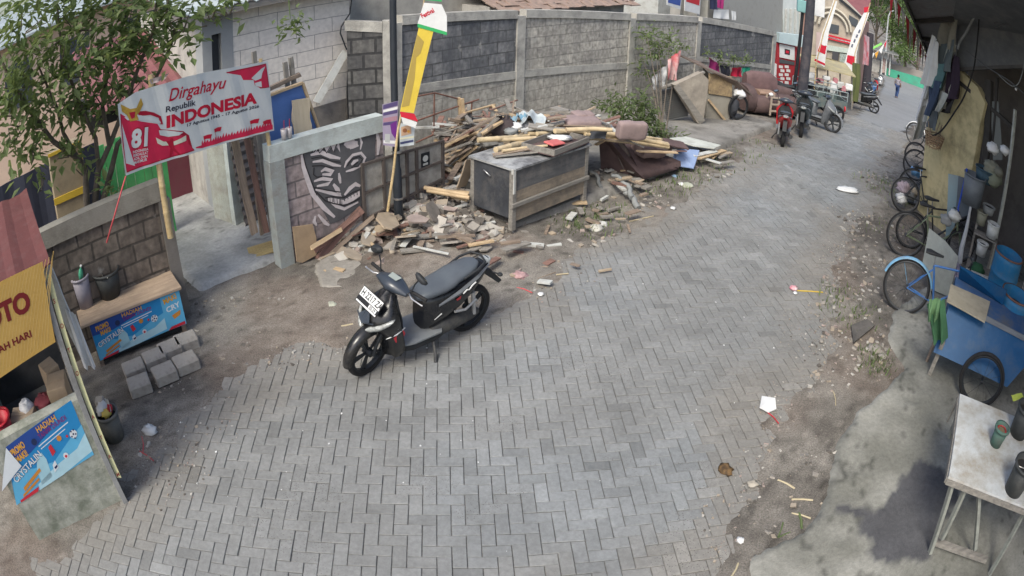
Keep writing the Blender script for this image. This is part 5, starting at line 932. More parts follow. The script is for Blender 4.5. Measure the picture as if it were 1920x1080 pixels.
# cushions and sofa
def cushion(name, label, p, d, m, rot, group=None, cat='cushion', e=4.6, parent=None):
    mb = MB(); L_, W2, T_ = d; mb.hull([(-L_/2, 0, W2*.42, T_*.36), (-L_/2+.01, 0, W2*.48, T_*.46), (-L_/2+.04, 0, W2*.5, T_*.5), (-L_*.1, .01, W2*.53, T_*.5), (0, .0, W2*.5, T_*.49), (L_*.15, -.012, W2*.52, T_*.52), (L_/2-.04, 0, W2*.5, T_*.5), (L_/2-.01, 0, W2*.48, T_*.45), (L_/2, 0, W2*.42, T_*.35)], 20, e)
    o = mb.build(name, m, parent, p, rot)
    sm = MB(); sm.tube([(x, W2*.5*sy, 0) for sy in (1,) for x in (-L_/2+.06, L_/2-.06)], .006, 5); s2 = sm.build('piping', m, o)
    return o if parent else tag(o, label, cat, group)
cushion('sofa_cushion', 'faded pink cushion on edge on top of the pile, right one', a7(1150, 240, 1.0), (.44, .14, .27), M_pinkc, (.15, .05, krz-.5), 'faded pink cushions')
cushion('sofa_cushion', 'faded pink cushion on the pile left of the upright one, lower of two', a7(878, 202, 1.05), (.52, .3, .17), M_pinkc, (.1, .03, krz-.45), 'faded pink cushions')
cushion('sofa_cushion', 'small faded pink cushion lying on the lower one', a7(888, 158, 1.12), (.30, .2, .09), M_pinkc, (.1, .0, krz-.45), 'faded pink cushions')
sf = thing('sofa', 'broken brown sofa with loose cushions lying at the kerb', 'sofa', a7(1190, 478, KZ), krz-.12)
M_seatb = mat('mauve_brown_upholstery', (.21, .155, .145), (.14, .10, .095), s=5, rough=.9, bump=.3, bs=60)
cushion('seat_cushion', '', (.26, .06, .36), (.5, .34, .2), M_seatb, (.15, .1, -.1), parent=sf); cushion('seat_cushion', '', (.62, .16, .32), (.42, .3, .16), M_seatb, (.1, .15, -.05), parent=sf)
RG = []
for i in range(13):
    t = i/12; x = -.42+t*.9; RG.append([(x, .5+.1*math.sin(i), .62-.18*t), (x+.05, .28, .52-.2*t+.02*math.sin(i*2)), (x+.12, .08, .30-.12*t+.02*math.sin(i*3)), (x+.2, -.10, .14-.08*t+.015*math.sin(i*2.3)), (x+.3, -.2, .02), (x+.3, .1, .0), (x+.1, .5, 0)])
MB().rings(RG, 0, None, True).build('cover', M_brownc, sf)
MB().rings([[(x, -.16+.02*math.sin(x*9), .02), (x, -.12, .10), (x, .5, .12), (x, .5, .02)] for x in [k*.1-.1 for k in range(11)]], 0, None, False).build('base', M_brownc, sf)
cloth('carpet', 'brown rolled carpet draped down beside the sofa', 'carpet', [a7(1025, 300, .6), a7(1110, 310, .6), a7(1220, 490, .13), a7(1090, 430, .2)], mat('carpet_brown', (.16, .13, .12), (.09, .075, .07), s=5, rough=.95), n=(14, 12), amp=.05, fold=7, seed=4)
# bags, tarps and the dark bundle
o = item('dark_bundle', 'dark brown wrapped bundle standing among the planks', 'bundle', a7(465, 232, 1.0), crumple(.17, 12, sq=(1, .8, 1.1)), mat('dark_bundle_cloth', (.09, .07, .07), (.05, .04, .042), s=4, rough=.8))
cloth('plastic_sheet', 'pale grey plastic sheet spread over the top of the pile', 'sheet', [a7(545, 128, 1.1), a7(690, 150, 1.15), a7(700, 205, 1.1), a7(560, 200, 1.12)], mat('pale_plastic', (.55, .60, .60), (.40, .44, .45), s=4, rough=.35), n=(16, 12), amp=.06, fold=4, seed=14)
cloth('plastic_sheet', 'blue and white plastic scrap beside the pale sheet on the pile', 'sheet', [a7(500, 170, 1.1), a7(580, 150, 1.14), a7(600, 185, 1.12), a7(520, 195, 1.1)], mat('blue_scrap', (.12, .28, .40), (.3, .36, .38), s=9, rough=.4), n=(8, 8), amp=.05, seed=15)
for q, (x, y, r_, mm, lb) in enumerate([(530, 225, .13, M_white, 'crumpled white bag left of the pale sheet on the pile'), (590, 215, .12, M_whitec, 'crumpled white sack below the pale sheet on the pile'), (505, 245, .08, M_gcloth, 'grey rag hanging over the bamboo by the dark bundle'), (655, 205, .07, M_dcloth, 'dark rag at the right end of the pale sheet')]): item('plastic_bag' if q < 2 else 'rag', lb, 'bag' if q < 2 else 'rag', a7(x, y, 1.02), crumple(r_, 40+q, sq=(1.2, 1, .6)), mm)
# loose boards right of the sofa
def sheet(name, label, cat, px, hs, m, t=.015, group=None):
    P = [a7(*p, h) for p, h in zip(px, hs)]; o0 = P[0].copy(); nn = (P[1]-P[0]).cross(P[-1]-P[0]).normalized()*t; mb = MB(); mb.prism([p-o0 for p in P], -nn if nn.z > 0 else nn); return tag(mb.build(name, m, None, o0), label, cat, group)
sheet('board', 'large off-white board with green edge lying on the pavement', 'board', [(1352, 280), (1440, 272), (1625, 318), (1590, 335), (1480, 322)], [.34, .3, .26, .28, .32], mat('offwhite_board', (.56, .58, .53), (.44, .46, .42), s=3, dirt=(.3, .29, .26), ds=4, dt=.6))
sheet('board', 'light blue board propped at the kerb in front of the off-white one', 'board', [(1372, 365), (1398, 335), (1510, 345), (1478, 442), (1370, 425)], [.25, .33, .3, .11, .14], mat('light_blue_board', (.26, .34, .52), (.2, .27, .43), s=3, rough=.5))
sheet('board', 'grey-brown board lying under the bamboo tips', 'board', [(1270, 300), (1400, 298), (1440, 335), (1340, 340)], [.5, .42, .36, .42], M_wood)
sheet('board', 'cardboard sheet lying flat on the rubble behind the scooter', 'board', [(-240, 700), (-190, 650), (-90, 690), (-150, 760)], [.16, .2, .18, .14], M_card)
sheet('plywood_sheet', 'broad tan plywood sheet on the rubble at the foot of the lamp post', 'board', [(-290, 790), (-190, 665), (-75, 700), (-110, 735), (-200, 800)], [.12, .26, .24, .2, .14], mat('tan_ply', (.42, .34, .25), (.32, .25, .18), s=3, dirt=(.24, .2, .16), ds=5, dt=.56), .02)
sheet('grey_slab', 'flat grey cement board in front of the cabinet rubble', 'board', [(230, 830), (280, 785), (345, 830), (300, 870)], [.12, .16, .14, .1], M_stone, .02)
sheet('white_slab', 'pale upright tile leaning on the rubble beside the cabinet', 'tile', [(75, 790), (120, 690), (165, 710), (135, 810)], [.14, .34, .32, .12], mat('pale_tile', (.45, .42, .38), (.34, .32, .29), s=4), .025)
# red steel trestle before the long wall and lone sticks
fr2 = thing('steel_frame', 'thin rusty steel frame with crossbars standing behind the rubble, before the long wall', 'frame', a7(95, 262, .1)); E1 = W0-SN*.9; E2 = W1-SN*.9
mb = MB()
for P in [[(95, 262), (98, 42)], [(0, 60), (100, 40), (255, 80)], [(0, 190), (335, 75)], [(290, 240), (298, 90)], [(0, 305), (95, 262)], [(95, 262), (330, 275)], [(330, 90), (500, 105), (560, 90)]][:6]: mb.tube([loc(fr2, on(*c7(*q), E1, E2)) for q in P], .013, 6)
mb.build('bars', M_rust, fr2)
for q, (a, b) in enumerate([((240, 220), (228, 68)), ((258, 222), (246, 70)), ((175, 180), (330, 218)), ((285, 235), (310, 228))]): stick('timber', ['left of the two upright tan laths on the steel frame', 'right of the two upright tan laths on the steel frame', 'thin lath sloping across behind the timber fan', 'short block at the foot of the tan laths'][q], 'timber', on(*c7(*a), E1-SN*.05*q, E2-SN*.05*q), on(*c7(*b), E1-SN*.05*q, E2-SN*.05*q), .045, .03, M_wood2 if q < 2 else M_wood, roll=1.2)
# rubble: too many bits to count
def chips(name, label, pts, smin, smax, mats, seed, flat=.5, hfun=None, n=0):
    r = random.Random(seed); mb = MB()
    for (p, k, rad) in pts:
        for i in range(k):
            a = r.uniform(0, 6.28); d = rad*math.sqrt(r.random()); x = p.x+math.cos(a)*d; y = p.y+math.sin(a)*d; s = smin*(smax/smin)**(r.random()**1.8)
            z = tz(x, y)+(p.z if p.z else 0)*(1-(d/rad)**2)+s*flat*.3
            M_ = Matrix.Translation((x, y, z)) @ Euler((r.uniform(-.5, .5), r.uniform(-.5, .5), r.uniform(0, 6))).to_matrix().to_4x4()
            P = [Vector(q) for q in [(-1, -1, -1), (1, -1, -1), (1, 1, -1), (-1, 1, -1), (-1, -1, 1), (1, -1, 1), (1, 1, 1), (-1, 1, 1)]]; asp = r.uniform(.45, 1)
            P = [Vector((q.x*s*r.uniform(.35, .6), q.y*s*asp*r.uniform(.35, .6), q.z*s*flat*r.uniform(.25, .5))) for q in P]
            mb.add(P, [(0, 3, 2, 1), (4, 5, 6, 7), (0, 1, 5, 4), (1, 2, 6, 5), (2, 3, 7, 6), (3, 0, 4, 7)], r.randrange(len(mats)), False, M_)
    o = mb.build(name, mats); return tag(o, label, None, None, 'stuff')
RM = [M_stone, mat('rubble_pale', (.46, .44, .40), (.34, .32, .29), s=9, rough=.95), mat('rubble_tan', (.35, .30, .24), (.26, .22, .175), s=9, rough=.95), mat('rubble_dark', (.15, .135, .12), (.09, .08, .07), s=9, rough=.95), mat('rubble_pink', (.34, .28, .25), (.25, .2, .18), s=9)]
P_ = lambda x, y, h=0: Vector((at(x, y).x, at(x, y).y, h))
chips('rubble', 'broken concrete, tile and wood rubble heaped left of the cabinet', [(P_(700, 430, .22), 240, .55), (P_(760, 420, .25), 420, .6), (P_(820, 430, .26), 460, .6), (P_(870, 440, .22), 380, .5), (P_(800, 395, .28), 260, .5), (P_(850, 400, .3), 160, .4), (P_(925, 445, .1), 120, .4), (P_(650, 470, .05), 90, .5), (P_(720, 470, .05), 90, .6)], .015, .2, RM, 1, .45)
PL_ = [((725, 415), .5, .32, .30, .35, 0), ((765, 445), .34, .26, .22, -.3, 1), ((690, 450), .36, .22, .16, .2, 2), ((850, 455), .30, .2, .14, -.35, 3), ((812, 398), .36, .22, .34, .5, 4), ((905, 462), .26, .2, .12, .2, 5), ((835, 425), .28, .12, .34, -.5, 6), ((780, 412), .30, .18, .32, .3, 7), ((740, 460), .28, .16, .12, .1, 8), ((880, 432), .22, .16, .2, .6, 9), ((798, 470), .24, .18, .08, .05, 10), ((660, 478), .3, .2, .07, .1, 11)]
for (x, y), L_, w_, z_, tl, q in PL_:
    p = at(x, y, z_); r3 = random.Random(q+60); n = 7; P = [(L_/2*math.cos(a)*r3.uniform(.8, 1.15), w_/2*math.sin(a)*r3.uniform(.8, 1.15), 0) for a in [6.283*k/n+r3.uniform(-.2, .2) for k in range(n)]]
    item('broken_slab', 'broken piece of board in the rubble, '+['largest, tan, at the lamp post foot', 'tan, in the middle before the bamboo stubs', 'tan, left of the rubble by the reddish planks', 'grey, just above the scooter seat', 'dark, beneath the short bamboo poles', 'grey, nearest the cabinet leg', 'pale and narrow, tilted below the bamboo stubs', 'pinkish, behind the middle tan one', 'grey, in front of the largest tan one', 'dark, against the cabinet side', 'grey and flat, lowest of the heap', 'tan, lying farthest left of the heap'][q], 'slab', p, MB().prism(P, (0, 0, .022)), [mat('tan_ply', (.42, .34, .25)), RM[2], RM[2], RM[0], RM[3], RM[0], RM[1], RM[4], RM[0], RM[3], RM[0], RM[2]][q], 0, 'broken boards in the rubble', (tl, r3.uniform(-.35, .35), r3.uniform(0, 3)))
chips('rubble', 'crumbs of broken masonry along the kerb', [(P_(1000, 450), 160, .5), (P_(1080, 430), 130, .5), (P_(1140, 395), 120, .5), (P_(1210, 375), 70, .4), (P_(930, 480), 130, .5), (P_(1130, 340, .15), 130, .5), (P_(1170, 350, .12), 120, .5), (P_(1330, 315), 60, .5), (P_(1290, 335), 60, .5)], .01, .09, RM, 2, .4)
chips('gravel', 'fine gravel and litter crumbs on the bare ground at the left', [(P_(400, 640), 160, .6), (P_(440, 600), 120, .6), (P_(300, 690), 40, .4), (P_(560, 620), 100, .8), (P_(400, 580), 70, .35), (P_(300, 780), 100, .6), (P_(230, 850), 60, .3), (P_(700, 560), 80, .8), (P_(850, 520), 90, .7), (P_(960, 500), 90, .6)], .006, .045, RM[:4], 3, .6)
chips('gravel', 'stones and litter crumbs along the right edge of the road', [(P_(1600, 600), 120, .5), (P_(1590, 660), 100, .45), (P_(1640, 430), 150, .7), (P_(1620, 480), 150, .6), (P_(1610, 540), 170, .5), (P_(1680, 350), 120, .9), (P_(1560, 720), 70, .4), (P_(1500, 850), 60, .4), (P_(1480, 950), 50, .4), (P_(1690, 300), 60, .8), (P_(1660, 560), 120, .5)], .008, .06, RM, 4, .6)
chips('gravel', 'dense fine grit on the dirt strips beside the paving', [(P_(1580, 640), 500, .8), (P_(1530, 780), 350, .6), (P_(1480, 900), 300, .5), (P_(1420, 1000), 250, .5), (P_(1620, 500), 500, .8), (P_(1640, 420), 400, .9), (P_(1690, 320), 250, 1.0), (P_(450, 640), 500, .9), (P_(560, 600), 500, .9), (P_(350, 800), 300, .7), (P_(300, 880), 200, .5), (P_(700, 580), 300, .9), (P_(1000, 500), 300, .8)], .006, .022, RM, 6, .6)
chips('rubble', 'pale stones and rubbish crumbs by the parked bicycles', [(P_(1640, 430), 90, .7), (P_(1625, 500), 90, .6), (P_(1640, 600), 60, .35), (P_(1680, 350), 90, .8), (P_(1600, 560), 80, .5), (P_(1630, 660), 50, .35)], .015, .08, [RM[0], RM[1], RM[2], RM[0], RM[3]], 7, .5)
chips('gravel', 'pale crumbs scattered on the paving', [(P_(600, 800), 16, 1.4), (P_(1000, 800), 12, 1.6), (P_(1200, 600), 14, 1.6), (P_(1300, 450), 12, 2), (P_(450, 850), 12, .8)], .006, .018, [M_white], 5, .8)
# remains of an old slab under the scooter and by the gravel
slab('pavement', [(600, 545), (590, 505), (625, 462), (700, 440), (860, 440), (880, 470), (800, 500), (745, 505), (725, 540), (670, 550)], .05, .02, 70, (.24, .225, .20), (.33, .31, .275), rag=.2, step=.03)
# concrete-coated rags at the kerb
for q, (x0, y0, x1, y1, w_) in enumerate([(930, 460, 985, 545, .05), (1100, 520, 1150, 600, .07), (1110, 570, 1185, 655, .08), (1040, 480, 1105, 520, .06)]):
    a = a7(x0, y0, .2 if q != 2 else .12); b = a7(x1, y1, .12 if q != 2 else .03); m_ = (a+b)/2+Vector((.04, -.02, .02)); bamboo('rag', ['grey twisted rag hanging beside the cabinet', 'grey rag trailing over the kerb edge', 'longest grey rag lying down off the kerb', 'short grey rag lying on the kerb rubble'][q], 'rag', [a, a.lerp(m_, .6)+Vector((.02, .03, .01)), m_, m_.lerp(b, .5)+Vector((-.02, .01, 0)), b], w_*.45, w_*.6, M_gcloth, node=9, n=7)

def scraps(name, label, spots, mats, seed):
    r = random.Random(seed); mb = MB()
    for (px, py, h, n, rad, L0_, L1_) in spots:
        c = at(px, py, h)
        for i in range(n):
            vz = .3 if h > .4 else .08; p = c+Vector((r.gauss(0, rad), r.gauss(0, rad), abs(r.gauss(0, rad*vz)) if h < .4 else r.gauss(0, rad*vz))); a = r.choice([TH+r.gauss(0, .5), r.uniform(0, 6.28)]); d = Vector((math.cos(a), math.sin(a), r.gauss(0, .22 if h > .4 else .06)))*r.uniform(L0_, L1_); mb.bar(p-d/2, p+d/2, r.uniform(.02, .09), r.uniform(.008, .03), r.randrange(len(mats)))
    return tag(mb.build(name, mats), label, None, None, 'stuff')
WM = [M_wood, M_wood2, M_wood3, M_wood4, M_whitedirty, M_wood, M_wood3, mat('tan_ply', (.42, .34, .25))]
scraps('wood_debris', 'tangle of splintered laths and board scraps filling the pile behind the cabinet', [(870, 245, .75, 40, .22, .3, .9), (920, 235, .9, 40, .25, .3, .9), (990, 235, .9, 40, .25, .3, 1.0), (1060, 240, .85, 40, .28, .3, 1.0), (1110, 245, .8, 24, .2, .3, .8), (850, 290, .5, 30, .2, .3, .8), (820, 340, .3, 16, .18, .2, .6), (1320, 288, .12, 14, .2, .2, .5)], WM, 21)
scraps('wood_debris', 'splinters and short wood scraps strewn over the rubble and kerb', [(700, 440, .12, 22, .35, .1, .4), (780, 430, .16, 26, .4, .1, .45), (850, 440, .14, 26, .4, .1, .4), (930, 465, .02, 14, .35, .08, .3), (640, 470, .03, 16, .3, .1, .35), (1020, 465, .02, 14, .4, .06, .25), (1130, 400, .05, 14, .3, .06, .25), (1180, 345, .16, 14, .3, .1, .3)], WM, 22)
for q, (Q, mm, lb) in enumerate([([(1075, 236), (1140, 240), (1136, 262), (1070, 256)], M_dcloth, 'dark sheeting scrap below the faded pink cushions'), ([(985, 218), (1030, 214), (1040, 238), (990, 240)], M_card, 'torn cardboard scrap right of the pale plastic sheet')]): cloth('sheeting', lb, 'sheeting', [at(x, y, h) for (x, y), h in zip(Q, (1.05, 1.05, .9, .9))], mm, amp=.05, seed=300+q)
# ------------------------------------------------------------------ scooters
def wheel_parts(parent, name, c, R_, tw, M=None, spokes='cast', rimm=None, rr=.045, tyre=None, n=32):
    """wheel about the y axis centred at c"""
    X = Matrix.Translation(Vector(c)) @ Matrix.Rotation(math.pi/2, 4, 'X'); X = M @ X if M else X
    o = thing_part(name, parent)
    ri = R_-rr*1.05
    prof = [(ri, -tw*.36), (R_-rr*.55, -tw*.5), (R_-rr*.18, -tw*.40), (R_, -tw*.12), (R_, tw*.12), (R_-rr*.18, tw*.40), (R_-rr*.55, tw*.5), (ri, tw*.36), (ri, -tw*.36)]
    MB().lathe(prof, n, 0, X, cap=False).build('tyre', tyre or M_rubber, o)
    rm = rimm or M_dark; mb = MB(); mb.lathe([(ri-.022, -tw*.28), (ri, -tw*.36), (ri, tw*.36), (ri-.022, tw*.28), (ri-.022, -tw*.28)], n, 0, X, cap=False)
    if spokes == 'cast':
        for k in range(5):
            for dl in (-.11, .11):
                a = 2*math.pi*k/5; mb.bar(X @ Vector((.03*math.cos(a), .03*math.sin(a), 0)), X @ Vector(((ri-.015)*math.cos(a+dl), (ri-.015)*math.sin(a+dl), 0)), .016, .022)
        mb.lathe([(.001, -.05), (.04, -.05), (.045, 0), (.04, .05), (.001, .05)], 14, 0, X)
    else:
        for k in range(spokes):
            a = 2*math.pi*k/spokes; mb.tube([X @ Vector((.018*math.cos(a+.9*(-1)**k), .018*math.sin(a+.9*(-1)**k), .03*(-1)**k)), X @ Vector(((ri-.01)*math.cos(a), (ri-.01)*math.sin(a), 0))], .0022, 3, cap=False)
        mb.lathe([(.001, -.05), (.02, -.05), (.016, 0), (.02, .05), (.001, .05)], 10, 0, X)
    mb.build('rim', rm, o); return o
def thing_part(name, parent):
    o = bpy.data.objects.new(name, None); o.empty_display_size = .05; C.objects.link(o); o.parent = parent; return o
def scooter(label, p, heading, lean=.0, steer=.0, body=None, accent=None, plate='', detail=True, group=None, scale=1., seatm=None, name='motor_scooter', lights=True):
    """x forward, y left, z up; wheelbase 1.26"""
    o = thing(name, label, 'scooter', p, 0, group, rot=Euler((-lean, 0, heading), 'XYZ')); o.rotation_euler = (Matrix.Rotation(heading, 3, 'Z') @ Matrix.Rotation(-lean, 3, 'X')).to_euler(); o.scale = (scale,)*3
    bm = body or M_bodyblack; am = accent or M_red
    fx, rx, wr = .63, -.63, .275
    piv = Vector((.36, 0, .85)); ax = Vector((-.45, 0, .9)).normalized(); ST = Matrix.Translation(piv) @ Matrix.Rotation(steer, 4, ax) @ Matrix.Translation(-piv)
    wheel_parts(o, 'front_wheel', (fx, 0, wr), wr, .085, ST); wheel_parts(o, 'rear_wheel', (rx, 0, wr), wr, .095)
    # forks
    mb = MB(); 
    for s in (-1, 1): mb.tube([(fx, s*.07, wr), (fx-.03, s*.07, wr+.1), (.47, s*.07, .60)], .018, 10, 0, ST)
    mb.tube([(fx, -.09, wr), (fx, .09, wr)], .012, 8, 0, ST); mb.tube([(.46, 0, .60), (.335, 0, .93)], .022, 10, 0, ST); mb.build('fork', M_dark, o)
    # front fender
    RG = []
    for k in range(15):
        a = math.radians(-2+k*10.5); r_ = .315+.012*math.sin(a); cx_ = fx+r_*math.cos(a); cz_ = wr+r_*math.sin(a); dx, dz = math.cos(a), math.sin(a); w_ = .062*(1-.35*abs(k-7)/7); RG.append([(cx_-dx*.05, -w_-.004, cz_-dz*.05), (cx_, -w_*.85, cz_), (cx_+dx*.014, 0, cz_+dz*.014), (cx_, w_*.85, cz_), (cx_-dx*.05, w_+.004, cz_-dz*.05), (cx_-dx*.045, w_-.004, cz_-dz*.045), (cx_-dx*.004, 0, cz_-dz*.004), (cx_-dx*.045, -w_+.004, cz_-dz*.045)])
    MB().rings(RG, 0, ST).build('front_fender', bm, o)
    # front apron
    def ring(z, f, b, w_, pin=.35): h = [(b, 0), (b+.0, w_*.72), (b+.03, w_), ((f+b)/2+.02, w_*.93), (f-.045, w_*pin+.02), (f, .012)]; return [(x, y, z) for x, y in h]+[(x, -y, z) for x, y in h[:0:-1]]
    A_ = [ring(.16, .44, .29, .12), ring(.27, .475, .29, .185), ring(.40, .52, .31, .205), ring(.50, .57, .33, .208), ring(.57, .63, .35, .21, .44), ring(.63, .68, .37, .225, .45), ring(.70, .66, .385, .235, .45), ring(.76, .60, .385, .20, .4), ring(.82, .535, .38, .14, .4), ring(.88, .46, .36, .085, .5), ring(.92, .41, .34, .05, .6)]
    MB().rings(A_, 0).build('front_apron', bm, o)
    MB().rings([ring(.24, .335, .28, .12), ring(.34, .34, .29, .17), ring(.5, .355, .31, .18), ring(.66, .38, .33, .19), ring(.76, .385, .345, .15), ring(.84, .37, .335, .08)], 0).build('leg_shield', M_matblack, o)
    # headlight: two narrow lenses meeting at the nose
    for s in (-1, 1):
        P = [(.684, .03, .590), (.665, .08, .61), (.60, .165, .655), (.53, .222, .71), (.49, .238, .735)]; wd = [.006, .026, .028, .022, .006]
        RG = [[(x+.012, s*(y+.006), z-w_), (x+.018, s*(y+.012), z), (x+.010, s*(y+.008), z+w_), (x-.02, s*(y-.012), z+w_), (x-.02, s*(y-.012), z-w_)] for (x, y, z), w_ in zip(P, wd)]
        MB().rings(RG, 0, None, True).build('headlight', M_lens, o)
    MB().rings([[(.665, -.05, .54), (.665, .05, .54), (.685, .04, .57), (.685, -.04, .57)], [(.655, -.05, .54), (.655, .05, .54), (.67, .04, .57), (.67, -.04, .57)]], 0).build('position_lamp', M_lens, o)
    # nose ridges
    if detail:
        mb = MB(); mb.add([(.672, -.09, .70), (.705, 0, .655), (.672, .09, .70), (.60, .0, .79)], [(0, 1, 3), (1, 2, 3)], 0); mb.tube([(.655, .13, .70), (.69, .03, .665), (.60, .03, .79)], .007, 6); mb.tube([(.655, -.13, .70), (.69, -.03, .665), (.60, -.03, .79)], .007, 6); mb.build('nose_panel', M_bodygloss, o)
        # side slats and accent
        for s in (-1, 1):
            mb = MB(); mb.add([(.36, s*.199, .56), (.47, s*.196, .50), (.44, s*.192, .43), (.355, s*.19, .44), (.33, s*.195, .5)], [(0, 1, 2, 3, 4)], 0); mb.v = [(x, y*1.015, z) for x, y, z in mb.v]; mb.build('accent_panel', am, o)
            MB().tube([(.34, s*.205, .575), (.44, s*.203, .53), (.53, s*.16, .49)], [.006, .009, .004], 6).build('trim_strip', M_silver, o)
            MB().tube([(.42, s*.208, .60), (.50, s*.185, .565)], .007, 6).build('vent_slat', M_silver, o)
        # floor and tunnel
    MB().prism([(.335, -.17, .315), (.335, .17, .315), (.2, .20, .31), (-.12, .20, .305), (-.16, .15, .305), (-.16, -.15, .305), (-.12, -.20, .305), (.2, -.20, .31)], (0, 0, .018)).build('footboard', M_floor, o)
    MB().hull([(.38, .24, .10, .05), (.2, .24, .17, .065), (-.1, .245, .18, .06), (-.22, .26, .15, .05)], 18, 3).build('underbody', M_matblack, o)
    # rear body
    MB().hull([(.03, .50, .09, .19), (.0, .51, .125, .205), (-.08, .525, .15, .205), (-.22, .55, .165, .19), (-.4, .60, .165, .155), (-.55, .655, .15, .115), (-.68, .72, .115, .085), (-.77, .775, .08, .055), (-.82, .80, .05, .035)], 22, 2.8).build('rear_body', bm, o)
    for s in (-1, 1): MB().rings([[(-.10, s*.158, .60), (-.10, s*.166, .615), (-.10, s*.158, .63)], [(-.35, s*.17, .645), (-.35, s*.182, .68), (-.35, s*.165, .71)], [(-.6, s*.145, .73), (-.6, s*.155, .75), (-.6, s*.135, .775)], [(-.78, s*.09, .80), (-.78, s*.098, .81), (-.78, s*.085, .82)]], 0, None, False).build('side_panel', M_silver2, o)
    if detail:
        for s in (-1, 1):
            mb = MB(); mb.add([(-.30, s*.176, .625), (-.36, s*.176, .645), (-.36, s*.17, .60), (-.315, s*.17, .595)], [(0, 1, 2, 3)], 0); mb.v = [(x, y*1.02, z) for x, y, z in mb.v]; mb.build('accent_panel', am, o)
            V, F = text_geo('bepot', 1, .03, .3); V = [(-.375-(v[0]*.075 if s > 0 else (2.3-v[0])*.075), s*.1805, .628+v[2]*.055+v[0]*.0225*1) for v in V] if False else [((-.365-.19*(1-v[0]/2.4)) if s < 0 else (-.555+.19*v[0]/2.4*-1+.0), s*.179, .64+v[2]*.05) for v in V]
            MB().tube([(-.385, s*.178, .655), (-.43, s*.178, .685), (-.46, s*.176, .672), (-.50, s*.172, .705), (-.55, s*.165, .72)], .0075, 6).build('emblem_stroke', M_white, o)
            MB().tube([(-.05, s*.162, .47), (-.13, s*.172, .52)], [.003, .007], 6).build('trim_strip', M_silver, o)
    # seat: rider and pillion
    MB().hull([(.10, .715, .07, .02), (.07, .722, .105, .038), (-.05, .733, .135, .05), (-.20, .742, .15, .055), (-.30, .76, .148, .055), (-.36, .785, .14, .055), (-.5, .805, .13, .052), (-.60, .825, .105, .045), (-.66, .835, .06, .03)], 22, 2.5).build('seat', seatm or M_seat, o)
    MB().tube([(-.42, .135, .79), (-.58, .145, .84), (-.70, .11, .87), (-.735, 0, .88), (-.70, -.11, .87), (-.58, -.145, .84), (-.42, -.135, .79)], .013, 8).build('grab_rail', M_matblack, o)
    MB().hull([(-.75, .79, .075, .04), (-.80, .80, .07, .035), (-.84, .81, .04, .02)], 12, 3).build('tail_light', M_lens, o)
    # rear fender and plate arm
    MB().prism([(-.72, -.05, .72), (-.84, -.05, .70), (-1.02, -.045, .50), (-.98, -.045, .48), (-.80, -.05, .64)], (0, .10, 0)).build('rear_fender', M_matblack, o)
    if detail:
        for s in (-1, 1): MB().tube([(-.86, s*.05, .66), (-.90, s*.11, .655)], .008, 6).ball((-.905, s*.13, .655), (.03, .03, .018), 8).build('turn_signal', M_matblack, o)
        MB().prism([(-.985, -.07, .47), (-.985, .07, .47), (-1.05, .05, .41), (-1.05, -.05, .41)], (.012, 0, .012)).build('plate_bracket', M_matblack, o)
    # engine, swing arm, exhaust, stand
    MB().hull([(-.05, .28, .06, .05), (-.2, .29, .085, .085), (-.4, .29, .075, .075), (-.60, .28, .05, .06), (-.68, .28, .03, .035)], 14, 2.8, 0, Matrix.Translation((0, .085, 0))).build('engine_cover', M_engine, o)
    MB().hull([(-.15, .30, .08, .07), (-.32, .31, .09, .09), (-.45, .30, .06, .06)], 12, 2.6, 0, Matrix.Translation((0, -.05, 0))).build('engine', M_engine, o)
    MB().tube([(-.15, -.12, .22), (-.35, -.16, .23), (-.45, -.17, .27), (-.85, -.17, .36)], [.018, .02, .05, .052], 12).build('exhaust', M_matblack, o)
    MB().tube([(-.60, .13, .30), (-.56, .13, .58)], .022, 8).build('shock_absorber', M_silver, o)
    if detail: MB().tube([(-.30, .17, .47), (-.44, .17, .44), (-.58, .16, .50), (-.60, .15, .47)], .014, 7).build('passenger_footrest', M_silver, o)
    MB().tube([(-.06, .14, .22), (-.03, .22, .12), (.0, .27, .022)], [.017, .015, .02], 8).build('side_stand', M_engine, o)
    # handlebar group
    RG = []
    for y, w_, h, zc in [(-.19, .022, .02, .95), (-.14, .045, .035, .958), (-.07, .075, .055, .965), (0, .095, .065, .97), (.07, .075, .055, .965), (.14, .045, .035, .958), (.19, .022, .02, .95)]:
        RG.append([(.33+w_*math.cos(a)*1.0+(.03 if math.cos(a) > 0 else 0), y, zc+h*math.sin(a)) for a in [2*math.pi*k/14 for k in range(14)]])
    MB().rings(RG, 0, ST).build('handlebar_cover', M_bodygloss, o)
    MB().add([(.30, -.06, 1.036), (.30, .06, 1.036), (.37, .05, 1.034), (.37, -.05, 1.034)], [(0, 1, 2, 3)], 0, False, ST).build('speedometer', M_lens2, o)
    for s in (-1, 1):
        MB().tube([(.30, s*.17, .955), (.285, s*.24, .95), (.27, s*.355, .945)], [.016, .017, .018], 10, 0, ST).build('grip', M_rubber, o)
        MB().tube([(.33, s*.19, .95), (.36, s*.25, .945), (.345, s*.36, .93), (.34, s*.368, .93)], [.008, .008, .007, .011], 8, 0, ST).build('brake_lever', M_chrome, o)
        MB().tube([(.31, s*.20, .97), (.30, s*.22, 1.06), (.295, s*.25, 1.12)], .007, 6, 0, ST).build('mirror_stalk', M_dark, o)
        X = ST @ Matrix.Translation((.30, s*.285, 1.165)) @ Matrix.Rotation(s*-.35, 4, 'X') @ Matrix.Rotation(-.15 if s < 0 else .95, 4, 'Y')
        m_ = MB().hull([(-.02, 0, .055, .028), (-.012, 0, .075, .042), (.012, 0, .07, .038), (.03, 0, .04, .02)], 16, 2.3, 0, X).build('mirror', M_matblack, o)
